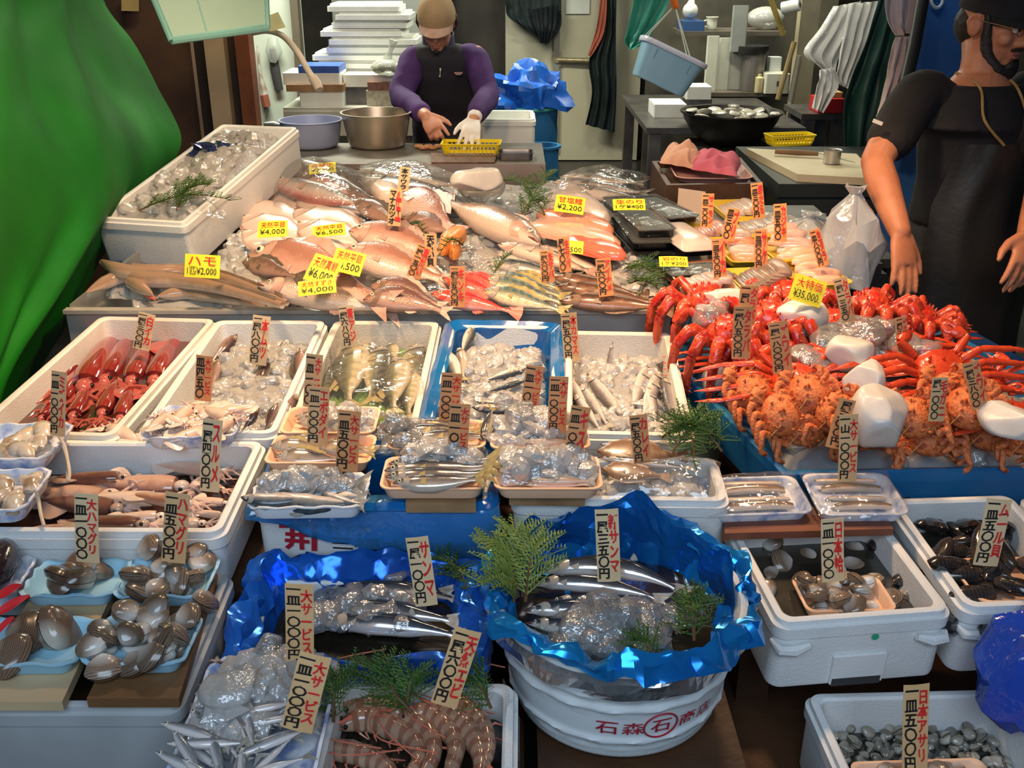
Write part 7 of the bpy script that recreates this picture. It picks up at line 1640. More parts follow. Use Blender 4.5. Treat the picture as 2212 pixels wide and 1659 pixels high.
# ======== fishmonger in purple at the preparation counter
D0 = 4.62
hc = at_d(943, 46, 4.50); f = Vector((-.03,-.90,-.42)); bf = Vector((0,-1,0)); bs = Vector((-1,0,0))
nk = at_d(948, 96, 4.66); shR = at_d(893, 128, 4.66); shL = at_d(1026, 124, 4.66); hip = Vector((nk.x+.03, nk.y+.16, .93))
elR = at_d(868, 208, 4.62); elL = at_d(1052, 206, 4.62); wrR = at_d(921, 252, 4.36); wrL = at_d(1024, 258, 4.36)
vm = empty('person', (hip.x, hip.y, 0), label='person in purple pullover and beige cap working at the steel counter', cat='person')
PI_ = Matrix.Translation((-hip.x, -hip.y, 0))
b = MB(); head(b, hc, f, Vector((0,-.45,.9)), .98); limb(b, [nk+Vector((0,.03,-.03)), nk.lerp(hc,.5), hc+Vector((0,.03,-.03))], [.066,.058,.058])
ch = nk.lerp(hip,.25)+bf*-.01
TL = [(hip-Z*.08,.165,.115),(hip+Z*.06,.165,.115),(nk.lerp(hip,.62),.160,.112),(nk.lerp(hip,.34),.182,.118),(nk.lerp(hip,.14),.175,.105),(nk-Z*.01,.10,.075)]
torso(b, TL, bs, bf)
limb(b, [shR, elR], [.056,.044]); limb(b, [elR, wrR], [.043,.029]); limb(b, [shL, elL], [.056,.044]); limb(b, [elL, wrL], [.043,.029])
hand(b, wrR, at_d(955, 300, 4.27)-wrR, Vector((.8,.1,.35)), (.12,1.0,1.15,1.2), 1.05, (.9,.5), .03)
gl = MB()
hand(gl, wrL, at_d(1012, 306, 4.27)-wrL, Vector((-.9,.1,.2)), (-.35,-.4,-.4,-.4), 1.05, (.9,-.3), .12)
for sg in (1, -1):
    h_ = hip+bs*sg*.09-Z*.08; k_ = Vector((h_.x, h_.y-.03, .49)); an = Vector((k_.x, k_.y+.05, .09)); limb(b, [h_, k_, an], [.088,.058,.042]); limb(b, [an-Z*.04, an+bf*.10-Z*.05, an+bf*.17-Z*.06], [.04,.038,.026])
organic('body', b, .0058, SKINP, vm, 3).matrix_local = PI_
gl.tube([wrL-(at_d(1012,306,4.27)-wrL).normalized()*.03, wrL], [.034,.032], 14)
organic('rubber_glove', gl, .0055, M('white_glove', (.80,.76,.72), (.72,.66,.62), 20, .5), vm, 2).matrix_local = PI_
PURP = M('purple_fleece', (.075,.028,.16), (.045,.018,.10), 7, .85, bump=.3, bscale=200)
NAVY = M('navy_vest_cloth', (.014,.013,.022), (.020,.018,.028), 7, .8, bump=.2, bscale=200)
for sh, el, wr, nm in ((shR, elR, wrR, 'sleeve'), (shL, elL, wrL, 'sleeve')):
    c = MB(); limb(c, [sh+(nk-sh)*.3-Z*.02, sh-Z*.01, sh.lerp(el,.5), el, el.lerp(wr,.45), el.lerp(wr,.80)], [.058,.066,.060,.057,.051,.040])
    organic(nm, c, .010, PURP, vm, 4, .007, 9, 11).matrix_local = PI_
c = MB(); torso(c, [(p, w+.020, d+.022) for p, w, d in TL[:-1]]+[(nk-Z*.0, .115, .09)], bs, bf)
organic('navy_vest', c, .010, NAVY, vm, 5, .004, 7, 13).matrix_local = PI_
m = MB(); m.rings([[nk+Vector((.066*k*cos(2*pi*j/24), .056*k*sin(2*pi*j/24)-.02*q, -.035+.085*q+.02*sin(2*pi*j/24))) for j in range(24)] for q, k in ((0,1.25),(.5,1.15),(1,1.12))], False, False); m.build('collar', M('blue_grey_collar', (.06,.07,.14), (.04,.05,.09), 20, .8), vm, solid=.004).matrix_local = PI_
zp = at_plane(960, 112, nk+Vector((0,-.135,-.1)), Vector((0,-1,.1)))
m = MB(); zz = nk+Vector((.012,-.118,-.10)); m.box(zz, (.006,.004,.012)); m.tube([zz+Vector((0,-.003,-.006)), zz+Vector((-.003,-.004,-.035))], .0022, 6); m.ball(zz+Vector((-.003,-.005,-.03)), .005); m.build('zip_pull', M('pale_metal', (.7,.65,.55), None, 20, .4, .5), vm).matrix_local = PI_
m = MB(); q = nk+Vector((.095,-.122,-.115)); m.box(q, (.038,.003,.007)); m.box(q+Vector((0,0,-.007)), (.024,.003,.004)); m.build('chest_logo', M('pink_stitching', (.5,.3,.28), None, 20, .7), vm).matrix_local = PI_
c = MB(); torso(c, [(hip-Z*.2,.19,.14),(hip-Z*.05,.186,.14),(hip+Z*.04,.180,.132)], bs, bf)
for sg in (1, -1):
    h_ = hip+bs*sg*.09-Z*.08; limb(c, [h_, Vector((h_.x, h_.y-.03,.49)), Vector((h_.x, h_.y+.02,.07))], [.105,.085,.07])
organic('dark_trousers', c, .012, BLACKC, vm, 4).matrix_local = PI_
f = f.normalized(); rr_ = f.cross(Vector((0,-.45,.9))).normalized(); uu = rr_.cross(f).normalized(); HM = Matrix((rr_, f, uu)).transposed().to_4x4(); HM.translation = hc; HM = PI_ @ HM
m = MB(); rings = []
for i in range(9):
    a = radians(2+88*i/8); rings.append([Vector((.088*cos(a)*cos(2*pi*j/30), -.010+.108*cos(a)*sin(2*pi*j/30), .020+.105*sin(a))) for j in range(30)])
BEIGE = M('beige_cap_cloth', (.40,.28,.16), (.33,.225,.125), 9, .85, bump=.2)
o = m.rings([[p-Vector((0,0,.010)) for p in rings[0]]]+rings).build('cap', BEIGE, vm, mx=HM)
m = MB(); P = []
for i in range(7):
    q = i/6; P.append([Vector((.082*sin(a), -.010+.102*cos(a)+q*.062*cos(a)**1.2, .018-.014*q-.022*(sin(a)**2)*q)) for a in [radians(-70+140*j/18) for j in range(19)]])
m.grid(P).build('cap_brim', M('worn_pink_brim', (.46,.30,.24), (.36,.22,.17), 20, .85), o, solid=.005)
m = MB(); m.ball((0,-.050,-.015), (.080,.062,.066), n=20, m=12)
for sg in (-1, 1): m.tube([(sg*.080,-.01,.03), (sg*.082,-.012,-.01), (sg*.074,-.014,-.045)], [.012,.015,.010], 8)
organic('hair', m, .006, HAIR, vm, 2, .002, 60).matrix_local = HM
m = MB(); m.ball((0,.080,-.104), (.015,.010,.012)); m.build('goatee', HAIR, vm, mx=HM)
for sg in (-1, 1):
    m = MB(); m.ball((sg*.031,.081,.000), .0112, n=12, m=9); m.ball((sg*.031,.0895,-.002), .0055, mi=1, n=10, m=7); m.build('eye', [MATS['eye_white'], EYEB], vm, mx=HM)
m = MB(); m.ball((0,.091,-.066), (.022,.006,.005)); m.ball((0,.089,-.077), (.019,.006,.006)); m.build('lips', LIP, vm, mx=HM)
# ---------------------------------------------------------------- things round the preparation counter
def bowl(name, c, r, h, mat, label, cat, th=.004, foot=.72, flarep=.6, rim=.006, group=None, seg=48):
    m = MB(); pr = [(0,0),(r*foot*.9,0),(r*foot,.006)]
    for i in range(1, 11): t = i/10; pr.append((r*(foot+(1-foot)*t**flarep), h*t))
    pr += [(r+rim, h+.001),(r+rim, h+rim*.8),(r-.003, h+rim*.8)]
    for i in range(9, 0, -1): t = i/10; pr.append((r*(foot+(1-foot)*t**flarep)-th, h*t))
    pr += [(r*foot-th, th+.004),(0, th+.004)]
    m.lathe(pr, seg); o = m.build(name, mat, sharp=40); o.location = c; return tag(o, label, cat, group)
ZC = .950
c = at(666, 326, ZC); c.y += .10; bowl('plastic_basin', c, .135, .115, M('blue_grey_plastic', (.36,.40,.58), (.30,.34,.50), 6, .35), 'blue-grey plastic basin left of the steel pot', 'basin', foot=.80)
c = at(808, 327, ZC); c.y += .13; bowl('steel_pot', c, .152, .145, M('worn_aluminium', (.55,.48,.38), (.40,.34,.27), 5, .35, .8), 'deep worn metal pot between basin and fishmonger', 'pot', foot=.80, flarep=.8)
YB_ = M('yellow_basket_plastic', (.80,.62,.01), (.74,.56,.01), 6, .4)
def basket(px, z, mx, w, d, h, label, gap=True, mat=YB_):
    """basket of thin bars: rim, base rim and slats"""
    r = empty('plastic_basket', mx=mx, label=label, cat='basket', group=None)
    m = MB(); m.rings([rrect(w,d,.012,h-.004,3), rrect(w,d,.012,h,3), rrect(w-.014,d-.014,.01,h,3), rrect(w-.014,d-.014,.01,h-.012,3)], False, False); m.build('rim', mat, r, solid=.002)
    m = MB(); m.rings([rrect(w*.84,d*.84,.012,0,3), rrect(w*.86,d*.86,.012,.010,3)], True, False); m.build('base', mat, r, solid=.002)
    m = MB()
    A, B_ = rrect_dense(w*.86, d*.86, .012, .008, 12, 3), rrect_dense(w-.008, d-.008, .012, h-.004, 12, 3)
    for i in range(0, len(A)): m.tube([A[i], B_[i]], .0022, 4)
    m.rings([rrect(w*.93,d*.93,.012,h*.45,3), rrect(w*.94,d*.94,.012,h*.52,3)], False, False); m.build('lattice_sides', mat, r, solid=0); return r
c = at(1018, 338, ZC); basket(0, 0, T(c+Vector((0,.04,0)), -.04), .255, .13, .055, 'yellow slotted basket in front of the gloved hand')
m = MB(); q = [at(*p, ZC+.012) for p in ((932,350),(1068,350),(1075,330),(930,330))]; m.rings([[p-Vector((0,0,.012)) for p in q], q]); o = m.build('ridged_board', M('dark_ridged_wood', (.16,.075,.035), (.07,.03,.015), 40, .5, bump=.6, bscale=40), smooth=False); tag(o, 'dark brown ridged board under the yellow basket', 'board')
for i in range(5):
    c = at(905+i*10, 316+(i % 2)*3, ZC+.01); m = MB(); m.ball((0,0,0), (.022,.016,.010)); o = m.build('fish_scrap', M('orange_fish_flesh', (.56,.28,.12), (.4,.18,.08), 40, .4)); o.location = c; tag(o, 'small orange fish scrap under the pointing hand', 'fish scrap', 'orange scraps on the counter')
m = MB(); q = [at(*p, ZC) for p in ((1082,352),(1148,356),(1140,332),(1085,330))]; c = sum(q, Vector())/4; mx = T(c, 0); tray('metal_tray', .15, .11, .03, mx, 'shallow metal pan at the right end of the counter', DARKSTEEL, flare=.92)
c = at(592, 275, 1.0); m = MB(); m.tube([at_y(570,268,4.5), at_y(590,268,4.5), at_y(612,272,4.5)], [.008,.012,.006], 8); o = m.build('ladle_handle', STEEL); tag(o, 'metal ladle end behind the blue-grey basin', 'ladle')
# white box, tarp heap and buckets right of the fishmonger
def box_at(name, px0, px1, pyt, pyb, y, d, mat, label, cat='box', rz=0, open_=False, group=None, zb=None):
    a, b = at_y(px0, pyb, y), at_y(px1, pyb, y); zt = at_y((px0+px1)/2, pyt, y).z; z0 = a.z if zb is None else zb; w = b.x-a.x; h = zt-z0
    mx = T(((a.x+b.x)/2, y+d/2, z0), rz)
    if open_: return foam_box(name, w, d, h, mx, label, mat, wall=.02, cat=cat, group=group, taper=.96)
    m = MB(); m.rings([rrect(w,d,.008,0,2), rrect(w,d,.008,h,2)]); o = m.build(name, mat, smooth=False); o.matrix_world = mx; return tag(o, label, cat, group)
STOOLZ = at_y(1095, 335, 4.95).z
box_at('foam_box', 1036, 1157, 258, 335, 4.95, .32, LIDW, 'white foam box to the right of the fishmonger', open_=True)
stand('box_stand', at_y(1036,335,4.95).x, at_y(1157,335,4.95).x, 4.95, 5.27, STOOLZ, 'dark stand under the white foam box by the fishmonger', DARKSTEEL)
cb = at_y(1142, 300, 5.8); zt = at_y(1142, 232, 5.8).z
def bucket(c, r, zt, mat, label, hz=.38, rimmat=None):
    root = empty('bucket', (c.x, c.y, 0), label=label, cat='bucket', group='blue buckets'); m = MB(); pr = [(0,.0),(r*.8,0)]
    for i in range(1, 21): t = i/20; pr.append((r*(.8+.2*t)+.006*(i in (8, 9, 12, 13, 16, 17)), t*zt))
    pr += [(r+.012,zt),(r+.012,zt+.012),(r-.006,zt+.012),(r*.8,.02),(0,.02)]; m.lathe(pr, 40).build('bucket_body', mat, root)
    m = MB(); m.tube([(r*cos(a)*1.02, -r*.4-.02, zt*.82+r*.35*sin(a)-.12) for a in [pi+pi*k/12 for k in range(13)]], .004, 6); m.build('wire_handle', STEEL, root)
    if rimmat: m = MB(); m.tube([((r+.008)*cos(2*pi*k/40), (r+.008)*sin(2*pi*k/40), zt+.006) for k in range(41)], .011, 8); m.build('green_rim', rimmat, root)
    return root
BUCK = M('bucket_blue', (.03,.16,.36), (.02,.12,.28), 5, .4)
bucket(cb, .165, zt, BUCK, 'tall blue bucket beneath the crumpled tarp', rimmat=M('teal_rim', (.05,.36,.32), None, 6, .4))
c2 = at_y(1172, 330, 5.3); bucket(c2, .085, at_y(1172, 318, 5.3).z, BUCK, 'small blue bucket behind the counter end')
m = MB(); P = []
for i in range(17):
    a = pi/2*i/16; row = []
    for j in range(41):
        b = 2*pi*j/40; p = Vector((cos(b)*sin(a)*.20, sin(b)*sin(a)*.17, .19*cos(a)-.02)); n = noise.noise_vector(p*12+Vector((3,1,0))); rd = 1-2*abs(noise.noise(p*11))
        row.append(p+n*.035+p.normalized()*rd*.055)
    P.append(row)
m.grid(P); o = m.build('blue_tarp', M('bright_blue_tarp', (.015,.14,.62), (.012,.10,.48), 6, .35), sharp=22); o.location = (cb.x, cb.y, zt+.03); tag(o, 'crumpled bright blue tarp heaped on the bucket', 'tarp')
# back table clutter
box_at('foam_box', 612, 735, 158, 182, 5.98, .28, LIDW, 'long white foam box carrying the blue tray', zb=at_y(670,183,5.98).z)
box_at('blue_tray', 644, 733, 143, 158, 5.98, .24, M('royal_blue_plastic', (.05,.13,.50), (.04,.10,.40), 6, .4), 'royal blue tray on top of the long foam box', 'tray', zb=at_y(670,158,5.98).z)
box_at('wooden_board', 618, 742, 183, 198, 5.96, .30, WOOD, 'brown board under the long white foam box', 'board', zb=at_y(670,198,5.96).z)
box_at('foam_box', 648, 742, 198, 226, 5.97, .28, LIDW, 'short white foam box under the brown board', zb=ZT)
for i, (a, b, t, bt, lab, mt) in enumerate([(794,850,178,196,'upper brown food pack beside the fishmonger elbow',M('brown_food', (.26,.13,.09), (.16,.08,.06), 40, .4)),(792,850,196,224,'lower pale food pack beside the fishmonger elbow',M('pale_food', (.50,.46,.38), (.32,.28,.22), 40, .4))]):
    box_at('food_pack', a, b, t, bt, 6.0, .2, mt, lab, 'food pack', zb=(ZT if i else at_y(820,196,6.0).z))
c = at_y(838, 150, 6.0); m = MB(); m.ball((0,0,0), (.10,.07,.05), n=16, m=10); m.tube([(0,0,.04),(.02,0,.09),(.04,0,.15)], [.03,.012,.028], 10); o = m.build('produce_bag', FILM('clear_bag', (.92,.95,.9), .30, .3, .12)); o.location = (c.x, c.y, at_y(838,165,6.0).z+.05); tag(o, 'tied clear bag of greens behind the fishmonger', 'bag')
m = MB(); [m.ball((.05*cos(k), .03*sin(k*2), -.012+.01*(k % 3)), (.034,.03,.022)) for k in range(6)]; o = m.build('green_vegetables', M('dull_green_leaf', (.16,.17,.06), (.10,.11,.04), 30, .6), o)
box_at('wide_foam_box', 742, 860, 162, 186, 6.05, .3, LIDW, 'wide white foam box behind the food packs', zb=at_y(800,188,6.05).z, cat='box')
box_at('box_support', 742, 860, 188, 228, 6.08, .26, DARKSTEEL, 'dark rack under the wide foam box', 'rack', zb=ZT)
# utensils on the pale wall panel
def hang(name, pts, r, mat, label, cat, y, seg=8, flat=1.0, group=None):
    m = MB(); m.tube([at_y(px, py, y) for px, py in pts], r, seg, flat=flat); o = m.build(name, mat); return tag(o, label, cat, group)
hang('long_brush', [(556,98),(560,150),(570,200),(574,236)], [.006,.008,.03,.012], M('pale_brush', (.5,.5,.46), (.3,.2,.15), 20, .5), 'long pale brush hanging on the tiled wall', 'brush', 7.22)
hang('dark_tool', [(588,105),(594,150),(603,195)], [.02,.035,.03], M('dark_grey_tool', (.05,.05,.055), None, 10, .5), 'dark grey tool hanging right of the brush', 'tool', 7.22, flat=.4)
hang('red_scrubber', [(570,205),(576,230)], [.03,.03], M('brown_red_bristle', (.24,.07,.04), None, 30, .8), 'reddish scrubber below the pale brush', 'scrubber', 7.21)
hang('clear_bag', [(588,80),(592,110),(590,135)], [.03,.06,.02], FILM('wall_bag', (.9,.95,.9), .35, .25, .15), 'small clear bag on the tiled wall', 'bag', 7.2, 10, .5)
# hanging container and hose at the top left
CRT = M('milky_green_plastic', (.46,.68,.56), (.40,.62,.51), 4, .4, trans=.15); CRR = M('teal_plastic_rim', (.20,.46,.42), (.16,.38,.35), 4, .4)
A = [at_d(*p) for p in ((312,-50,3.1),(572,-70,3.3),(578,60,3.32),(370,88,3.12))]; back = Vector((-.05,.24,.02))
r = empty('hanging_crate', A[3], label='milky green plastic crate hanging at the top left', cat='crate'); I3 = Matrix.Translation(-A[3]); n = (A[1]-A[0]).cross(A[3]-A[0]).normalized()
m = MB(); N = 30
g = lambda u, v: (A[0]*(1-u)+A[1]*u)*(1-v)+(A[3]*(1-u)+A[2]*u)*v
F_ = [[g(j/N, i/20)+n*(.0015*((i+j) % 2)) for j in range(N+1)] for i in range(21)]
m.grid(F_); m.build('ribbed_side', CRT, r, solid=.004, mx=I3, sharp=10)
m = MB(); m.add([A[0], A[1], A[2], A[3], A[0]+back, A[1]+back, A[2]+back*.8, A[3]+back*.8], [(4,5,6,7),(0,1,5,4),(1,2,6,5),(3,0,4,7),(2,3,7,6)]); m.build('crate_shell', CRT, r, solid=.004, mx=I3, smooth=False)
m = MB(); m.tube([A[0], A[3]], .010, 8); m.tube([A[3], A[2]], .012, 8); m.tube([A[2], A[1]], .010, 8); m.tube([g(.36,0), g(.36,1)], .005, 6); m.build('rim', CRR, r, mx=I3)
for q in (0, 1): m = MB(); m.tube([A[q], A[q]+Vector((0,.05,1.0))], .004, 6); m.build('hanging_cord', STR, r, mx=I3)
HOSE = M('dirty_white_hose', (.56,.48,.40), (.46,.39,.32), 16, .45)
r = empty('water_hose', at_d(565, 70, 3.9), label='bent off-white hose with nozzle over the preparation counter', cat='hose'); I3 = Matrix.Translation(-at_d(565,70,3.9))
HP = dense([at_d(*p) for p in ((545,70,3.9),(578,66,3.9),(612,78,3.9),(642,112,3.9),(664,150,3.88),(678,172,3.87))], 6)
m = MB(); m.tube(HP, .0125, 12); m.build('hose_pipe', HOSE, r, mx=I3)
m = MB(); m.tube([at_d(676,168,3.87), at_d(684,180,3.865), at_d(690,194,3.86)], [.018,.02,.017], 14); m.build('nozzle', HOSE, r, mx=I3)
m = MB(); m.tube([at_d(548,70,3.9), at_d(545,70,3.9)+Vector((-.1,.9,0))], .012, 8); m.build('wall_pipe', HOSE, r, mx=I3)
sheet('paper_tag', [at_d(582,70,3.88), at_d(618,62,3.88), at_d(600,28,3.88), at_d(580,34,3.88)], .006, 61, 'pale yellow wrapper tied on the hose', M('pale_yellow_wrap', (.60,.56,.30), (.5,.46,.24), 14, .6), 'wrapper', 10)
o = sheet('paper_sign', [at_y(262,24,5.12), at_y(300,24,5.12), at_y(300,-30,5.12), at_y(262,-30,5.12)], .001, 62, 'yellowed paper sign high on the brown wall', M('yellowed_paper', (.62,.44,.16), (.5,.34,.12), 10, .7), 'sign', 8)
# ---------------------------------------------------------------- hanging clothes and aprons on the cold room
def cloth(name, outline_l, outline_r, y, mat, label, cat='garment', fold=.03, freq=5, group=None, thick=.004, seed=1):
    """hanging cloth: left and right edges top to bottom in pixels on a vertical plane, with folds"""
    n = len(outline_l); Lp = dense([at_y(px, py, y) for px, py in outline_l], 5); Rp = dense([at_y(px, py, y) for px, py in outline_r], 5); m = MB(); P = []
    for i, (a, b) in enumerate(zip(Lp, Rp)):
        k = i/(len(Lp)-1)
        P.append([a.lerp(b, j/20)+Vector((0, -fold*(.35+.65*k)*(.5+.5*sin(j/20*freq*2*pi+k*2+seed))+.012*noise.noise(Vector((j*.4, i*.3, seed))), .0)) for j in range(21)])
    m.grid(P); o = m.build(name, mat, solid=thick, sharp=70); return tag(o, label, cat, group)
NAVYC = M('dark_green_grey_cloth', (.022,.038,.040), (.012,.02,.022), 6, .7)
cloth('work_jacket', [(1088,-30),(1092,10),(1100,38),(1150,70)], [(1212,-30),(1212,20),(1210,60),(1180,92)], 9.0, NAVYC, 'dark work jacket hanging high on the cold room panel', fold=.06)
cloth('work_jacket', [(1150,20),(1158,60),(1166,92)], [(1206,10),(1200,60),(1186,92)], 8.9, M('dark_navy_cloth', (.016,.024,.03), (.01,.015,.02), 6, .7), 'smaller dark jacket over the first one', fold=.05, seed=3)
cloth('rubber_apron', [(1296,-30),(1298,60),(1272,130),(1278,200),(1264,268)], [(1332,-30),(1330,60),(1330,130),(1330,200),(1326,284)], 8.9, M('black_green_rubber', (.018,.028,.028), (.010,.016,.017), 5, .4), 'long dark rubber apron hanging on the white door', 'apron', .05, 3)
cloth('red_cloth', [(1298,-10),(1288,60),(1270,118)], [(1312,-10),(1304,70),(1276,122)], 8.86, M('faded_red_cloth', (.50,.13,.08), (.4,.1,.06), 8, .7), 'narrow faded red cloth beside the dark apron', 'cloth', .02, 2)
a, b = at_y(1222, 30, 9.08), at_y(1275, -40, 9.08); m = MB().box(((a.x+b.x)/2, 9.08, (a.z+b.z)/2), (b.x-a.x, .004, b.z-a.z)); o = m.build('paper_notice', M('white_paper', (.78,.80,.74), None, 6, .7), smooth=False); tag(o, 'blank white paper notice taped on the cold room door', 'notice')
cloth('green_apron', [(1372,-40),(1366,10),(1352,70),(1348,88),(1358,104)], [(1452,-40),(1446,0),(1420,50),(1392,90),(1362,105)], 6.2, M('sea_green_rubber', (.03,.22,.16), (.02,.17,.125), 4, .45), 'sea green rubber apron hanging behind the pale blue tub', 'apron', .04, 2)
# ---------------------------------------------------------------- pale blue tub slung from a cord
tc = at_d(1436, 150, 4.4); up = (at_d(1462,60,4.4)-at_d(1438,140,4.4)).normalized()
ti = Matrix.Translation(tc) @ Matrix.Rotation(radians(24), 4, 'Y') @ Matrix.Rotation(radians(-4), 4, 'X')
r = empty('hanging_tub', mx=ti, label='pale blue money tub hanging tilted from an orange hook', cat='tub')
m = MB(); q = lambda s, z: rrect(.285*s, .22*s, .05*s, z, 5); rr = [q(.80,-.075), q(.82,-.070), q(.97,.065), q(1.06,.07), q(1.06,.085), q(1.0,.085), q(.95,.065), q(.79,-.066)]
m.rings(rr).build('tub_shell', LBLUEPL, r)
m = MB(); m.rings([q(1.062,.068), q(1.075,.072), q(1.075,.086), q(1.06,.09)], False, False); m.build('rim', M('pale_lilac_rim', (.62,.68,.86), None, 6, .35), r, solid=.003)
for sx in (-.28, .26):
    m = MB(); m.tube([(sx*.285, -.087, -.07), (sx*.30, -.105, .06)], .0022, 5); m.build('moulded_seam', M('dark_seam', (.08,.20,.32), None, 6, .5), r)
iv = ti.inverted(); hk = at_d(1458, 12, 4.4)
for px, py in ((1384,90),(1492,140)):
    for dy in (-.004, .004): m = MB(); m.tube([iv @ hk, iv @ (at_d(px, py, 4.4)+Vector((dy*2, dy, 0)))], .0026, 6); m.build('cord', M('pale_cord', (.56,.54,.44), None, 20, .6), r)
m = MB(); m.tube([iv @ (hk+Vector((0,0,1.1))), iv @ hk], .004, 6); m.build('elastic_cord', M('dark_green_cord', (.03,.12,.06), None, 20, .6), r)
m = MB(); m.tube([iv @ (hk+Vector((-.02,0,.06))), iv @ (hk+Vector((0,0,.0))), iv @ (hk+Vector((.012,0,-.012)))], [.014,.016,.01], 10); m.build('orange_hook', M('orange_plastic', (.85,.16,.02), None, 8, .4), r)
# ---------------------------------------------------------------- shelves and clutter at the back right
SH = M('grimy_shelf_wood', (.12,.10,.075), (.07,.06,.045), 6, .6)
def shelf(px0, px1, py, y, d, lab, th=.025):
    a, b = at_y(px0, py, y), at_y(px1, py, y); m = MB().box(((a.x+b.x)/2, y+d/2, a.z-th/2), (b.x-a.x, d, th)); o = m.build('wall_shelf', SH, smooth=False); tag(o, lab, 'shelf', 'back shelves'); return a.z
ZA = shelf(1470, 1700, 68, 6.6, .35, 'upper grimy shelf with mug and blue tray')
ZB_ = shelf(1500, 1730, 200, 6.4, .5, 'lower dark shelf with white cartons and pot')
struct('wall_clutter', MB().box(((at_y(1400,100,7.05).x+at_y(1800,100,7.05).x)/2, 7.08, 1.5), (at_y(1800,100,7.05).x-at_y(1400,100,7.05).x, .06, 3.0)), M('mottled_back_wall', (.085,.075,.052), (.028,.025,.02), 2.5, .6, lo=.4, hi=.6))
def can(px, pyb, r, h, y, mat, lab, cat, z=None, name=None, neck=0):
    c = at_y(px, pyb, y); z = c.z if z is None else z; pr = [(0,0),(r*.96,0),(r,.006),(r,h*.8 if neck else h)]
    if neck: pr += [(neck, h*.88),(neck, h)]
    pr += [(0, h)]; o = MB().lathe(pr, 24).build(name or cat, mat, sharp=40); o.location = (c.x, c.y+r, z); return tag(o, lab, cat)
def pix(n, y): return n/2150*(y*CT+.3)
m_w = M('off_white_plastic', (.62,.62,.52), (.54,.54,.45), 6, .45)
box_at('blue_tray', 1474, 1522, 46, 66, 6.62, .25, M('navy_tray_plastic', (.03,.08,.22), None, 6, .4), 'navy blue tray on the upper shelf', 'tray', zb=ZA)
o = bowl('coffee_mug', Vector((at_y(1538,66,6.7).x, 6.72, ZA)), .034, .075, m_w, 'white mug on the upper shelf', 'mug', foot=.92); m = MB(); m.tube([(-.034,0,.06),(-.058,0,.05),(-.056,0,.025),(-.034,0,.018)], .006, 8); m.build('handle', m_w, o)
c = at_y(1490, 40, 6.75); m = MB(); m.ball((0,0,0), (.05,.05,.05)); m.tube([(0,0,.03),(.01,0,.08)], [.03,.012]); o = m.build('white_bundle', M('white_bag_plastic', (.66,.68,.66), (.5,.52,.5), 10, .4)); o.location = (c.x, c.y, at_y(1490,46,6.7).z+.06); tag(o, 'small white bundle on the navy tray', 'bundle')
m = MB(); P = []
m.ball((0,0,.0), (.12,.08,.07), n=20, m=12); o = m.build('plastic_bag', FILM('grey_shelf_bag', (.8,.8,.76), .5, .25, .2)); o.location = (at_y(1652,66,6.75).x, 6.76, ZA+.07); tag(o, 'crumpled grey bag on the upper shelf', 'bag')
box_at('panel_board', 1576, 1610, 12, 112, 6.45, .02, M('spotted_steel', (.46,.48,.44), (.34,.36,.33), 6, .35, .3), 'upright grey metal sheet between the shelves', 'metal sheet', zb=at_y(1590,112,6.45).z)
for i, (x0, x1, t) in enumerate([(1520,1546,78),(1546,1572,82),(1560,1600,92)]): box_at('cutting_board', x0, x1, t, 198, 6.5+.03*i, .025, m_w, 'cream cutting board leaning under the upper shelf, '+['left one', 'middle one', 'right one'][i], 'board', zb=ZB_, group='leaning cutting boards')
can(1628, 200, pix(24,6.4), .22, 6.42, M('grey_tin', (.26,.24,.22), (.2,.18,.16), 5, .4, .5), 'grey metal canister on the lower shelf', 'canister', ZB_)
can(1630, 118, pix(38,6.4), .05, 6.40, M('black_pan', (.015,.015,.016), None, 5, .5), 'black pan resting on the grey canister', 'pan', ZB_+.22)
can(1640, 200, pix(9,6.3), .11, 6.38, M('amber_label_bottle', (.56,.48,.28), (.46,.38,.2), 12, .4), 'small pale bottle before the canister', 'bottle', ZB_, neck=.012)
box_at('milk_carton', 1660, 1686, 124, 168, 6.5, .08, M('white_carton', (.70,.72,.70), None, 5, .5), 'tall white carton on the lower shelf', 'carton', zb=ZB_)
o = box_at('plastic_container', 1650, 1702, 160, 216, 6.35, .16, m_w, 'cream container with dark slot on the lower shelf', 'container', zb=ZB_); m = MB().box((0,-.086,.06), (.012,.004,.03)); m.build('slot', DARKSTEEL, o)
box_at('foam_box', 1482, 1536, 188, 215, 6.1, .2, LIDW, 'white box behind the wide dark pan', zb=at_y(1510,215,6.1).z)
box_at('foam_box', 1412, 1482, 226, 254, 5.6, .25, LIDW, 'flat white box left of the wide dark pan', zb=at_y(1440,254,5.6).z)
c0, c1 = at_y(1380,252,5.6), at_y(1705,252,5.6)
stand('work_table', c0.x, c1.x, 5.25, 6.55, at_y(1440,254,5.6).z, 'dark steel table under the wide pan of shells', DARKSTEEL, 'table')
zt = at_y(1440,254,5.6).z
box_at('box_riser', 1482, 1536, 215, 250, 6.12, .16, DARKSTEEL, 'dark block under the white box behind the pan', 'block', zb=zt)
wc = at_d(1578, 262, 5.15); WR = 104/2150*5.15
m = MB(); pr = [(0,0),(WR*.5,.01),(WR*.78,.06),(WR*.96,.13),(WR,.16),(WR+.012,.165),(WR+.012,.172),(WR-.004,.168),(WR*.92,.13),(WR*.74,.07),(0,.04)]
m.lathe(pr, 48); o = m.build('wide_pan', M('blackened_iron', (.05,.045,.042), (.025,.022,.02), 6, .4, .6), sharp=50); o.location = (wc.x, wc.y, at_y(1578,312,wc.y).z); tag(o, 'wide blackened pan heaped with opened shells', 'pan'); WZ = o.location.z
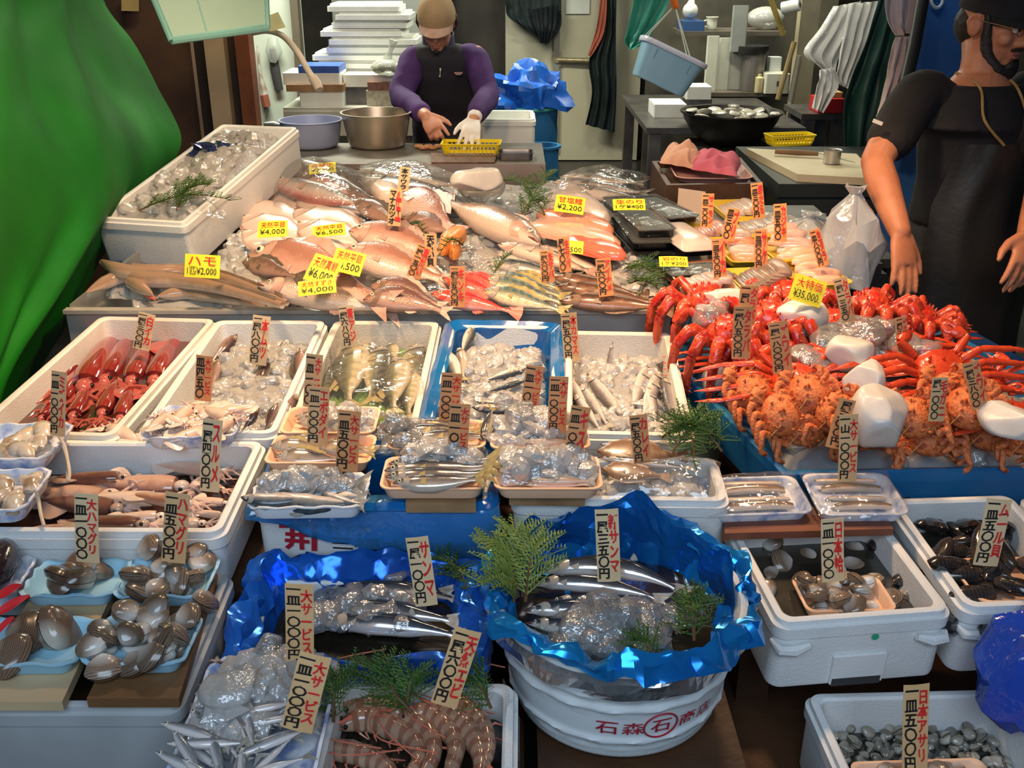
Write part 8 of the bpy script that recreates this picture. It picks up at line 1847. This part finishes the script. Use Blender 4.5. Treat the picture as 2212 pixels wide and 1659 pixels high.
stand('pan_stand', wc.x-.2, wc.x+.2, wc.y-.2, wc.y+.2, WZ, 'dark stand carrying the wide blackened pan', DARKSTEEL)
R = random.Random(77); SHW = SHELL('pale_oyster_shell', (.50,.46,.38), (.28,.25,.2), (.62,.6,.54), 60); OY = bivalve(.07, .085, .022, SHW)
for k in range(24):
    a, q = R.uniform(0, 6.28), R.random()**.5*.82; mx = Matrix.Translation((wc.x+cos(a)*q*WR, wc.y+sin(a)*q*WR, WZ+.135+.035*(1-q)+R.uniform(0,.02))) @ Matrix.Rotation(R.uniform(0,6), 4, 'Z') @ Matrix.Rotation(R.uniform(-.6,.6), 4, 'X')
    shell(OY, 'oyster_shell', mx, 'pale shell heaped in the wide blackened pan', 'shell', 'shells in the wide pan')
# timber post, poles, paper roll
a, b = at_y(1718, 150, 6.2).x, at_y(1758, 150, 6.2).x; struct('trim_8', MB().box(((a+b)/2, 6.25, 1.4), (b-a, .08, 2.8)), M('dirty_cream_post', (.40,.36,.24), (.26,.22,.14), 4, .6))
for i, (p0, p1, mt, lab) in enumerate([((1662,-10),(1692,75),(.30,.22,.05),'short olive handle at the top of the shelves'),((1716,90),(1680,215),(.32,.23,.10),'tan pole leaning on the cream post'),((1726,120),(1706,220),(.42,.38,.30),'pale pole beside the tan pole')]):
    hang('wooden_pole', [p0, p1], .016, M('pole_%s' % 'abc'[i], mt, None, 8, .6), lab, 'pole', 6.18, group='poles by the post')
m = MB(); a, b = at_y(1690,18,6.1), at_y(1728,10,6.05); m.tube([a, b], .034, 18); o = m.build('paper_roll', M('white_tissue', (.78,.78,.74), None, 9, .8)); tag(o, 'white paper roll at the top of the cream post', 'paper roll'); m = MB(); m.tube([b-(b-a).normalized()*.002, b+(b-a).normalized()*.002], .014, 12); m.build('core', DARKSTEEL, o)
box_at('red_basket', 1766, 1822, 214, 244, 5.4, .18, M('red_basket_plastic', (.55,.02,.025), (.45,.015,.02), 8, .4), 'small red basket below the white carrier bags', 'basket', open_=False)
stand('basket_stand', at_y(1730,246,5.4).x, at_y(1830,246,5.4).x, 5.38, 5.75, at_y(1790,245,5.4).z, 'dark stand under the small red basket', DARKSTEEL)
box_at('sponge_block', 1780, 1820, 200, 214, 5.45, .10, M('ochre_sponge', (.42,.30,.10), None, 20, .8), 'ochre block sitting in the red basket', 'sponge', zb=at_y(1800,214,5.4).z)
BAGW = FILM('white_carrier_bag', (.95,.93,.90), .72, .18, .25)
for i, (l, r_, lab) in enumerate([([(1800,14),(1772,60),(1734,112),(1762,140),(1782,160)],[(1860,2),(1840,60),(1812,120),(1800,150),(1796,166)],'white carrier bag with a long slanting fold'),([(1832,8),(1822,60),(1808,120),(1800,160),(1806,178)],[(1896,2),(1876,60),(1856,120),(1832,170),(1822,188)],'white carrier bag hanging nearest the green curtain'),([(1768,150),(1764,170),(1758,190),(1752,232)],[(1800,146),(1806,170),(1800,195),(1770,240)],'small crumpled carrier bag below the others')]):
    cloth('carrier_bag', l, r_, 5.2-.05*i, BAGW, lab, 'bag', .07, 3, 'white carrier bags', .001, 5+i)
GRC = M('dark_green_rubber_curtain', (.014,.060,.048), (.008,.038,.032), 3, .4)
cloth('green_curtain', [(1906,-40),(1868,80),(1828,180),(1816,240),(1820,340)], [(1960,-40),(1940,60),(1932,130),(1912,220),(1880,350)], 4.6, GRC, 'dark green rubber curtain between the bags and blue board', 'curtain', .06, 2)
cloth('pink_white_bag', [(1906,-30),(1910,40),(1930,76)], [(1982,-30),(1974,40),(1962,70)], 3.9, M('pink_white_plastic', (.66,.52,.50), (.58,.46,.45), 6, .45), 'pinkish white bag hanging beside the dark pole', 'bag', .04, 2)
cloth('pink_white_bag', [(1934,80),(1918,150),(1900,225),(1892,250)], [(1966,78),(1952,150),(1926,210),(1898,255)], 3.85, MATS['pink_white_plastic'], 'narrow twisted white bag hanging below the pinkish one', 'bag', .03, 2, seed=4)
m = MB(); m.tube([at_d(2004,-60,3.5), at_d(1975,100,3.45), at_d(1950,210,3.42), at_d(1925,330,3.4)], .022, 12); o = m.build('dark_pole', M('black_pole_paint', (.014,.014,.016), None, 8, .5)); tag(o, 'dark pole leaning beside the blue board', 'pole')
# blue boards
BLB = M('blue_board_paint', (.022,.10,.34), (.015,.07,.25), 2.5, .45)
q = [at_d(*p) for p in ((1862,640,3.50),(1985,640,3.50),(2130,-60,3.64),(2010,-60,3.64))]; n = (q[1]-q[0]).cross(q[3]-q[0]).normalized(); q = [q[0]+(q[0]-q[3])*.9, q[1]+(q[1]-q[2])*.9, q[2], q[3]]
m = MB(); m.rings([[p+n*-.03 for p in q], q]); o = m.build('blue_board', BLB, smooth=False); tag(o, 'tall blue board standing behind the bearded man', 'board')
m = MB(); pts = [at_plane(x, y, q[0], n)+n*.003 for x, y in [(2023+12*cos(a), 2+16*sin(a)) for a in [2*pi*k/18 for k in range(19)]]]; m.tube(pts, .006, 6); m.build('white_sticker', M('white_sticker_paint', (.6,.66,.7), None, 8, .5), o)
m = MB(); q2 = [at_d(*p) for p in ((2030,860,2.72),(2240,860,2.72),(2240,790,2.72),(2096,712,2.72))]; n2 = (q2[1]-q2[0]).cross(q2[3]-q2[0]).normalized(); m.rings([[p-n2*.02 for p in q2], q2]); o = m.build('low_blue_board', M('deep_blue_paint', (.012,.055,.17), (.008,.04,.12), 3, .5), smooth=False); tag(o, 'low deep blue board behind the crabs at the right edge', 'board')
# ---------------------------------------------------------------- cutting bench, wooden crate, towels, bags
zt = .95; xa = at(1596, 322, zt).x
r = stand('cutting_bench', xa, 1.62, 3.72, 4.5, zt, 'dark bench with white cutting board at the right', M('dark_bench_steel', (.045,.052,.05), (.03,.035,.034), 4, .4, .3), 'bench', .05)
MB().box((0, -.36, .50), (1.62-xa-.02, .03, .84)).build('front_panel', MATS['dark_bench_steel'], r, smooth=False)
m = MB(); q = [at(*p, zt+.028) for p in ((1722,372),(1880,402),(1880,345),(1612,320))]; q = [at(*p, zt+.028) for p in ((1722,376),(1900,386),(1850,332),(1612,320))]; m.rings([[p-Vector((0,0,.028)) for p in q], q]); o = m.build('cutting_board', M('ivory_board', (.66,.58,.40), (.56,.48,.32), 4, .45), smooth=False); tag(o, 'big ivory cutting board on the dark bench', 'board')
basket(0, 0, T(at(1704, 312, zt+.03), .18), .21, .10, .045, 'yellow slotted basket behind the ivory cutting board')
m = MB(); a, b, c = at(1674,327,zt+.045), at(1768,332,zt+.045), at(1848,352,zt+.045); o = empty('kitchen_knife', a, label='knife with long wooden handle on the ivory board', cat='knife'); I3 = Matrix.Translation(-a)
m.tube([a, a.lerp(b,.5), b], [.010,.012,.009], 10); m.build('wooden_handle', M('worn_handle_wood', (.26,.16,.07), (.18,.1,.05), 14, .6), o, mx=I3); m = MB(); sd = Vector((0,.02,0)); m.add([b, b+sd, c+sd*.3, c, b+Z*.002, b+sd+Z*.002, c+sd*.3+Z*.002, c+Z*.002], [(0,1,2,3),(4,5,6,7),(0,1,5,4),(1,2,6,5),(2,3,7,6),(3,0,4,7)]); m.build('blade', STEEL, o, mx=I3, smooth=False)
c = at(1796, 352, zt+.03); m = MB(); m.lathe([(0,0),(.032,0),(.034,.05),(.036,.052),(.031,.05),(.029,.004),(0,.004)], 24); o = m.build('metal_cup', STEEL); o.location = c; tag(o, 'small steel cup on the ivory board', 'cup')
zt = 1.0; q = [at(*p, zt) for p in ((1440,400),(1648,396),(1600,340),(1408,348))]; h_ = .12
m = MB(); dn = Vector((0,0,-h_)); m.rings([[p+dn for p in q], q, [p.lerp(sum(q, Vector())/4, .10) for p in q], [p.lerp(sum(q, Vector())/4, .10)+Vector((0,0,-.02)) for p in q]]); o = m.build('wooden_crate', DARKWOOD, smooth=False); tag(o, 'dark wooden crate with pink towels behind the side table', 'crate')
cq = sum(q, Vector())/4; stand('crate_stand', cq.x-.16, cq.x+.16, cq.y-.1, cq.y+.12, zt-h_, 'dark stand under the wooden crate', DARKSTEEL)
tp = tray_px('pink_tray', (1462,384),(1640,386),(1440,350),(1590,350), 1.012, .022, 'pale pink tray holding the towels', M('pale_pink_plastic', (.62,.34,.30), (.55,.28,.25), 8, .45))
def towel(q, z, mat, lab, seed, hgt=.05):
    a, b, c, d = [at(x, y, z) for x, y in q]; m = MB(); P = []
    for i in range(21):
        row = []
        for j in range(29):
            u, v = j/28, i/20; p = (a*(1-u)+b*u)*(1-v)+(d*(1-u)+c*u)*v; e = (sin(pi*u)*sin(pi*v))**.4; nn = noise.noise(p*20+Vector((seed,0,0)))+.5*(1-2*abs(noise.noise(p*16+Vector((0,seed,0)))))
            row.append(p+Vector((.01*nn, .01*nn, hgt*e*(.6+.55*nn))))
        P.append(row)
    m.grid(P); o = m.build('towel', mat, solid=.004, sharp=70); return tag(o, lab, 'towel', 'towels on the crate')
towel([(1424,352),(1510,368),(1506,330),(1440,326)], 1.03, M('peach_towel', (.72,.40,.28), (.62,.32,.22), 14, .9, bump=.6, bscale=200), 'peach towel at the left of the tray', 3, .07)
towel([(1490,366),(1588,382),(1600,352),(1500,338)], 1.03, M('pink_towel', (.66,.16,.22), (.56,.11,.17), 14, .9, bump=.6, bscale=200), 'rose pink towel at the right of the tray', 7, .06)
b = at(1494, 468, .94); t1_ = at_plane(1464, 408, b, Vector((0,-1,.3))); m = MB(); q = [at_plane(x, y, b, Vector((0,-1,.3))) for x, y in ((1462,468),(1526,470),(1524,414),(1466,406))]; nn = Vector((0,-1,.3)).normalized(); m.rings([[p-nn*.004 for p in q], q]); o = m.build('white_card', M('cream_card', (.66,.50,.38), (.6,.45,.34), 8, .6), smooth=False); tag(o, 'blank cream card leaning against the dark crate', 'card')
BAGC = FILM('blue_white_bag', (.86,.91,.97), .42, .25, .2)
for i, (c, rx, ry, h_, lab, sd) in enumerate([(at(1742,560,.90),.10,.08,.14,'clear plastic bag beside the pink fillets',3),(at(1822,610,.90),.085,.075,.27,'knotted white plastic bag against the blue board',5)]):
    m = MB(); rr = []
    for zq, k in ((0,.8),(.15,1),(.45,1),(.7,.75),(.86,.28),(.92,.16),(1,.35)):
        rr.append([Vector((rx*k*cos(2*pi*j/36), ry*k*sin(2*pi*j/36), h_*zq))+noise.noise_vector(Vector((cos(2*pi*j/36)*2, sin(2*pi*j/36)*2, zq*3+sd)))*.035*k for j in range(36)])
    m.rings(rr); o = m.build('plastic_bag', BAGC, sharp=30); o.location = c; tag(o, lab, 'bag')
stand('bag_stand', 1.105, 1.18, 2.95, 3.2, .885, 'dark stand under the plastic bags', DARKSTEEL)
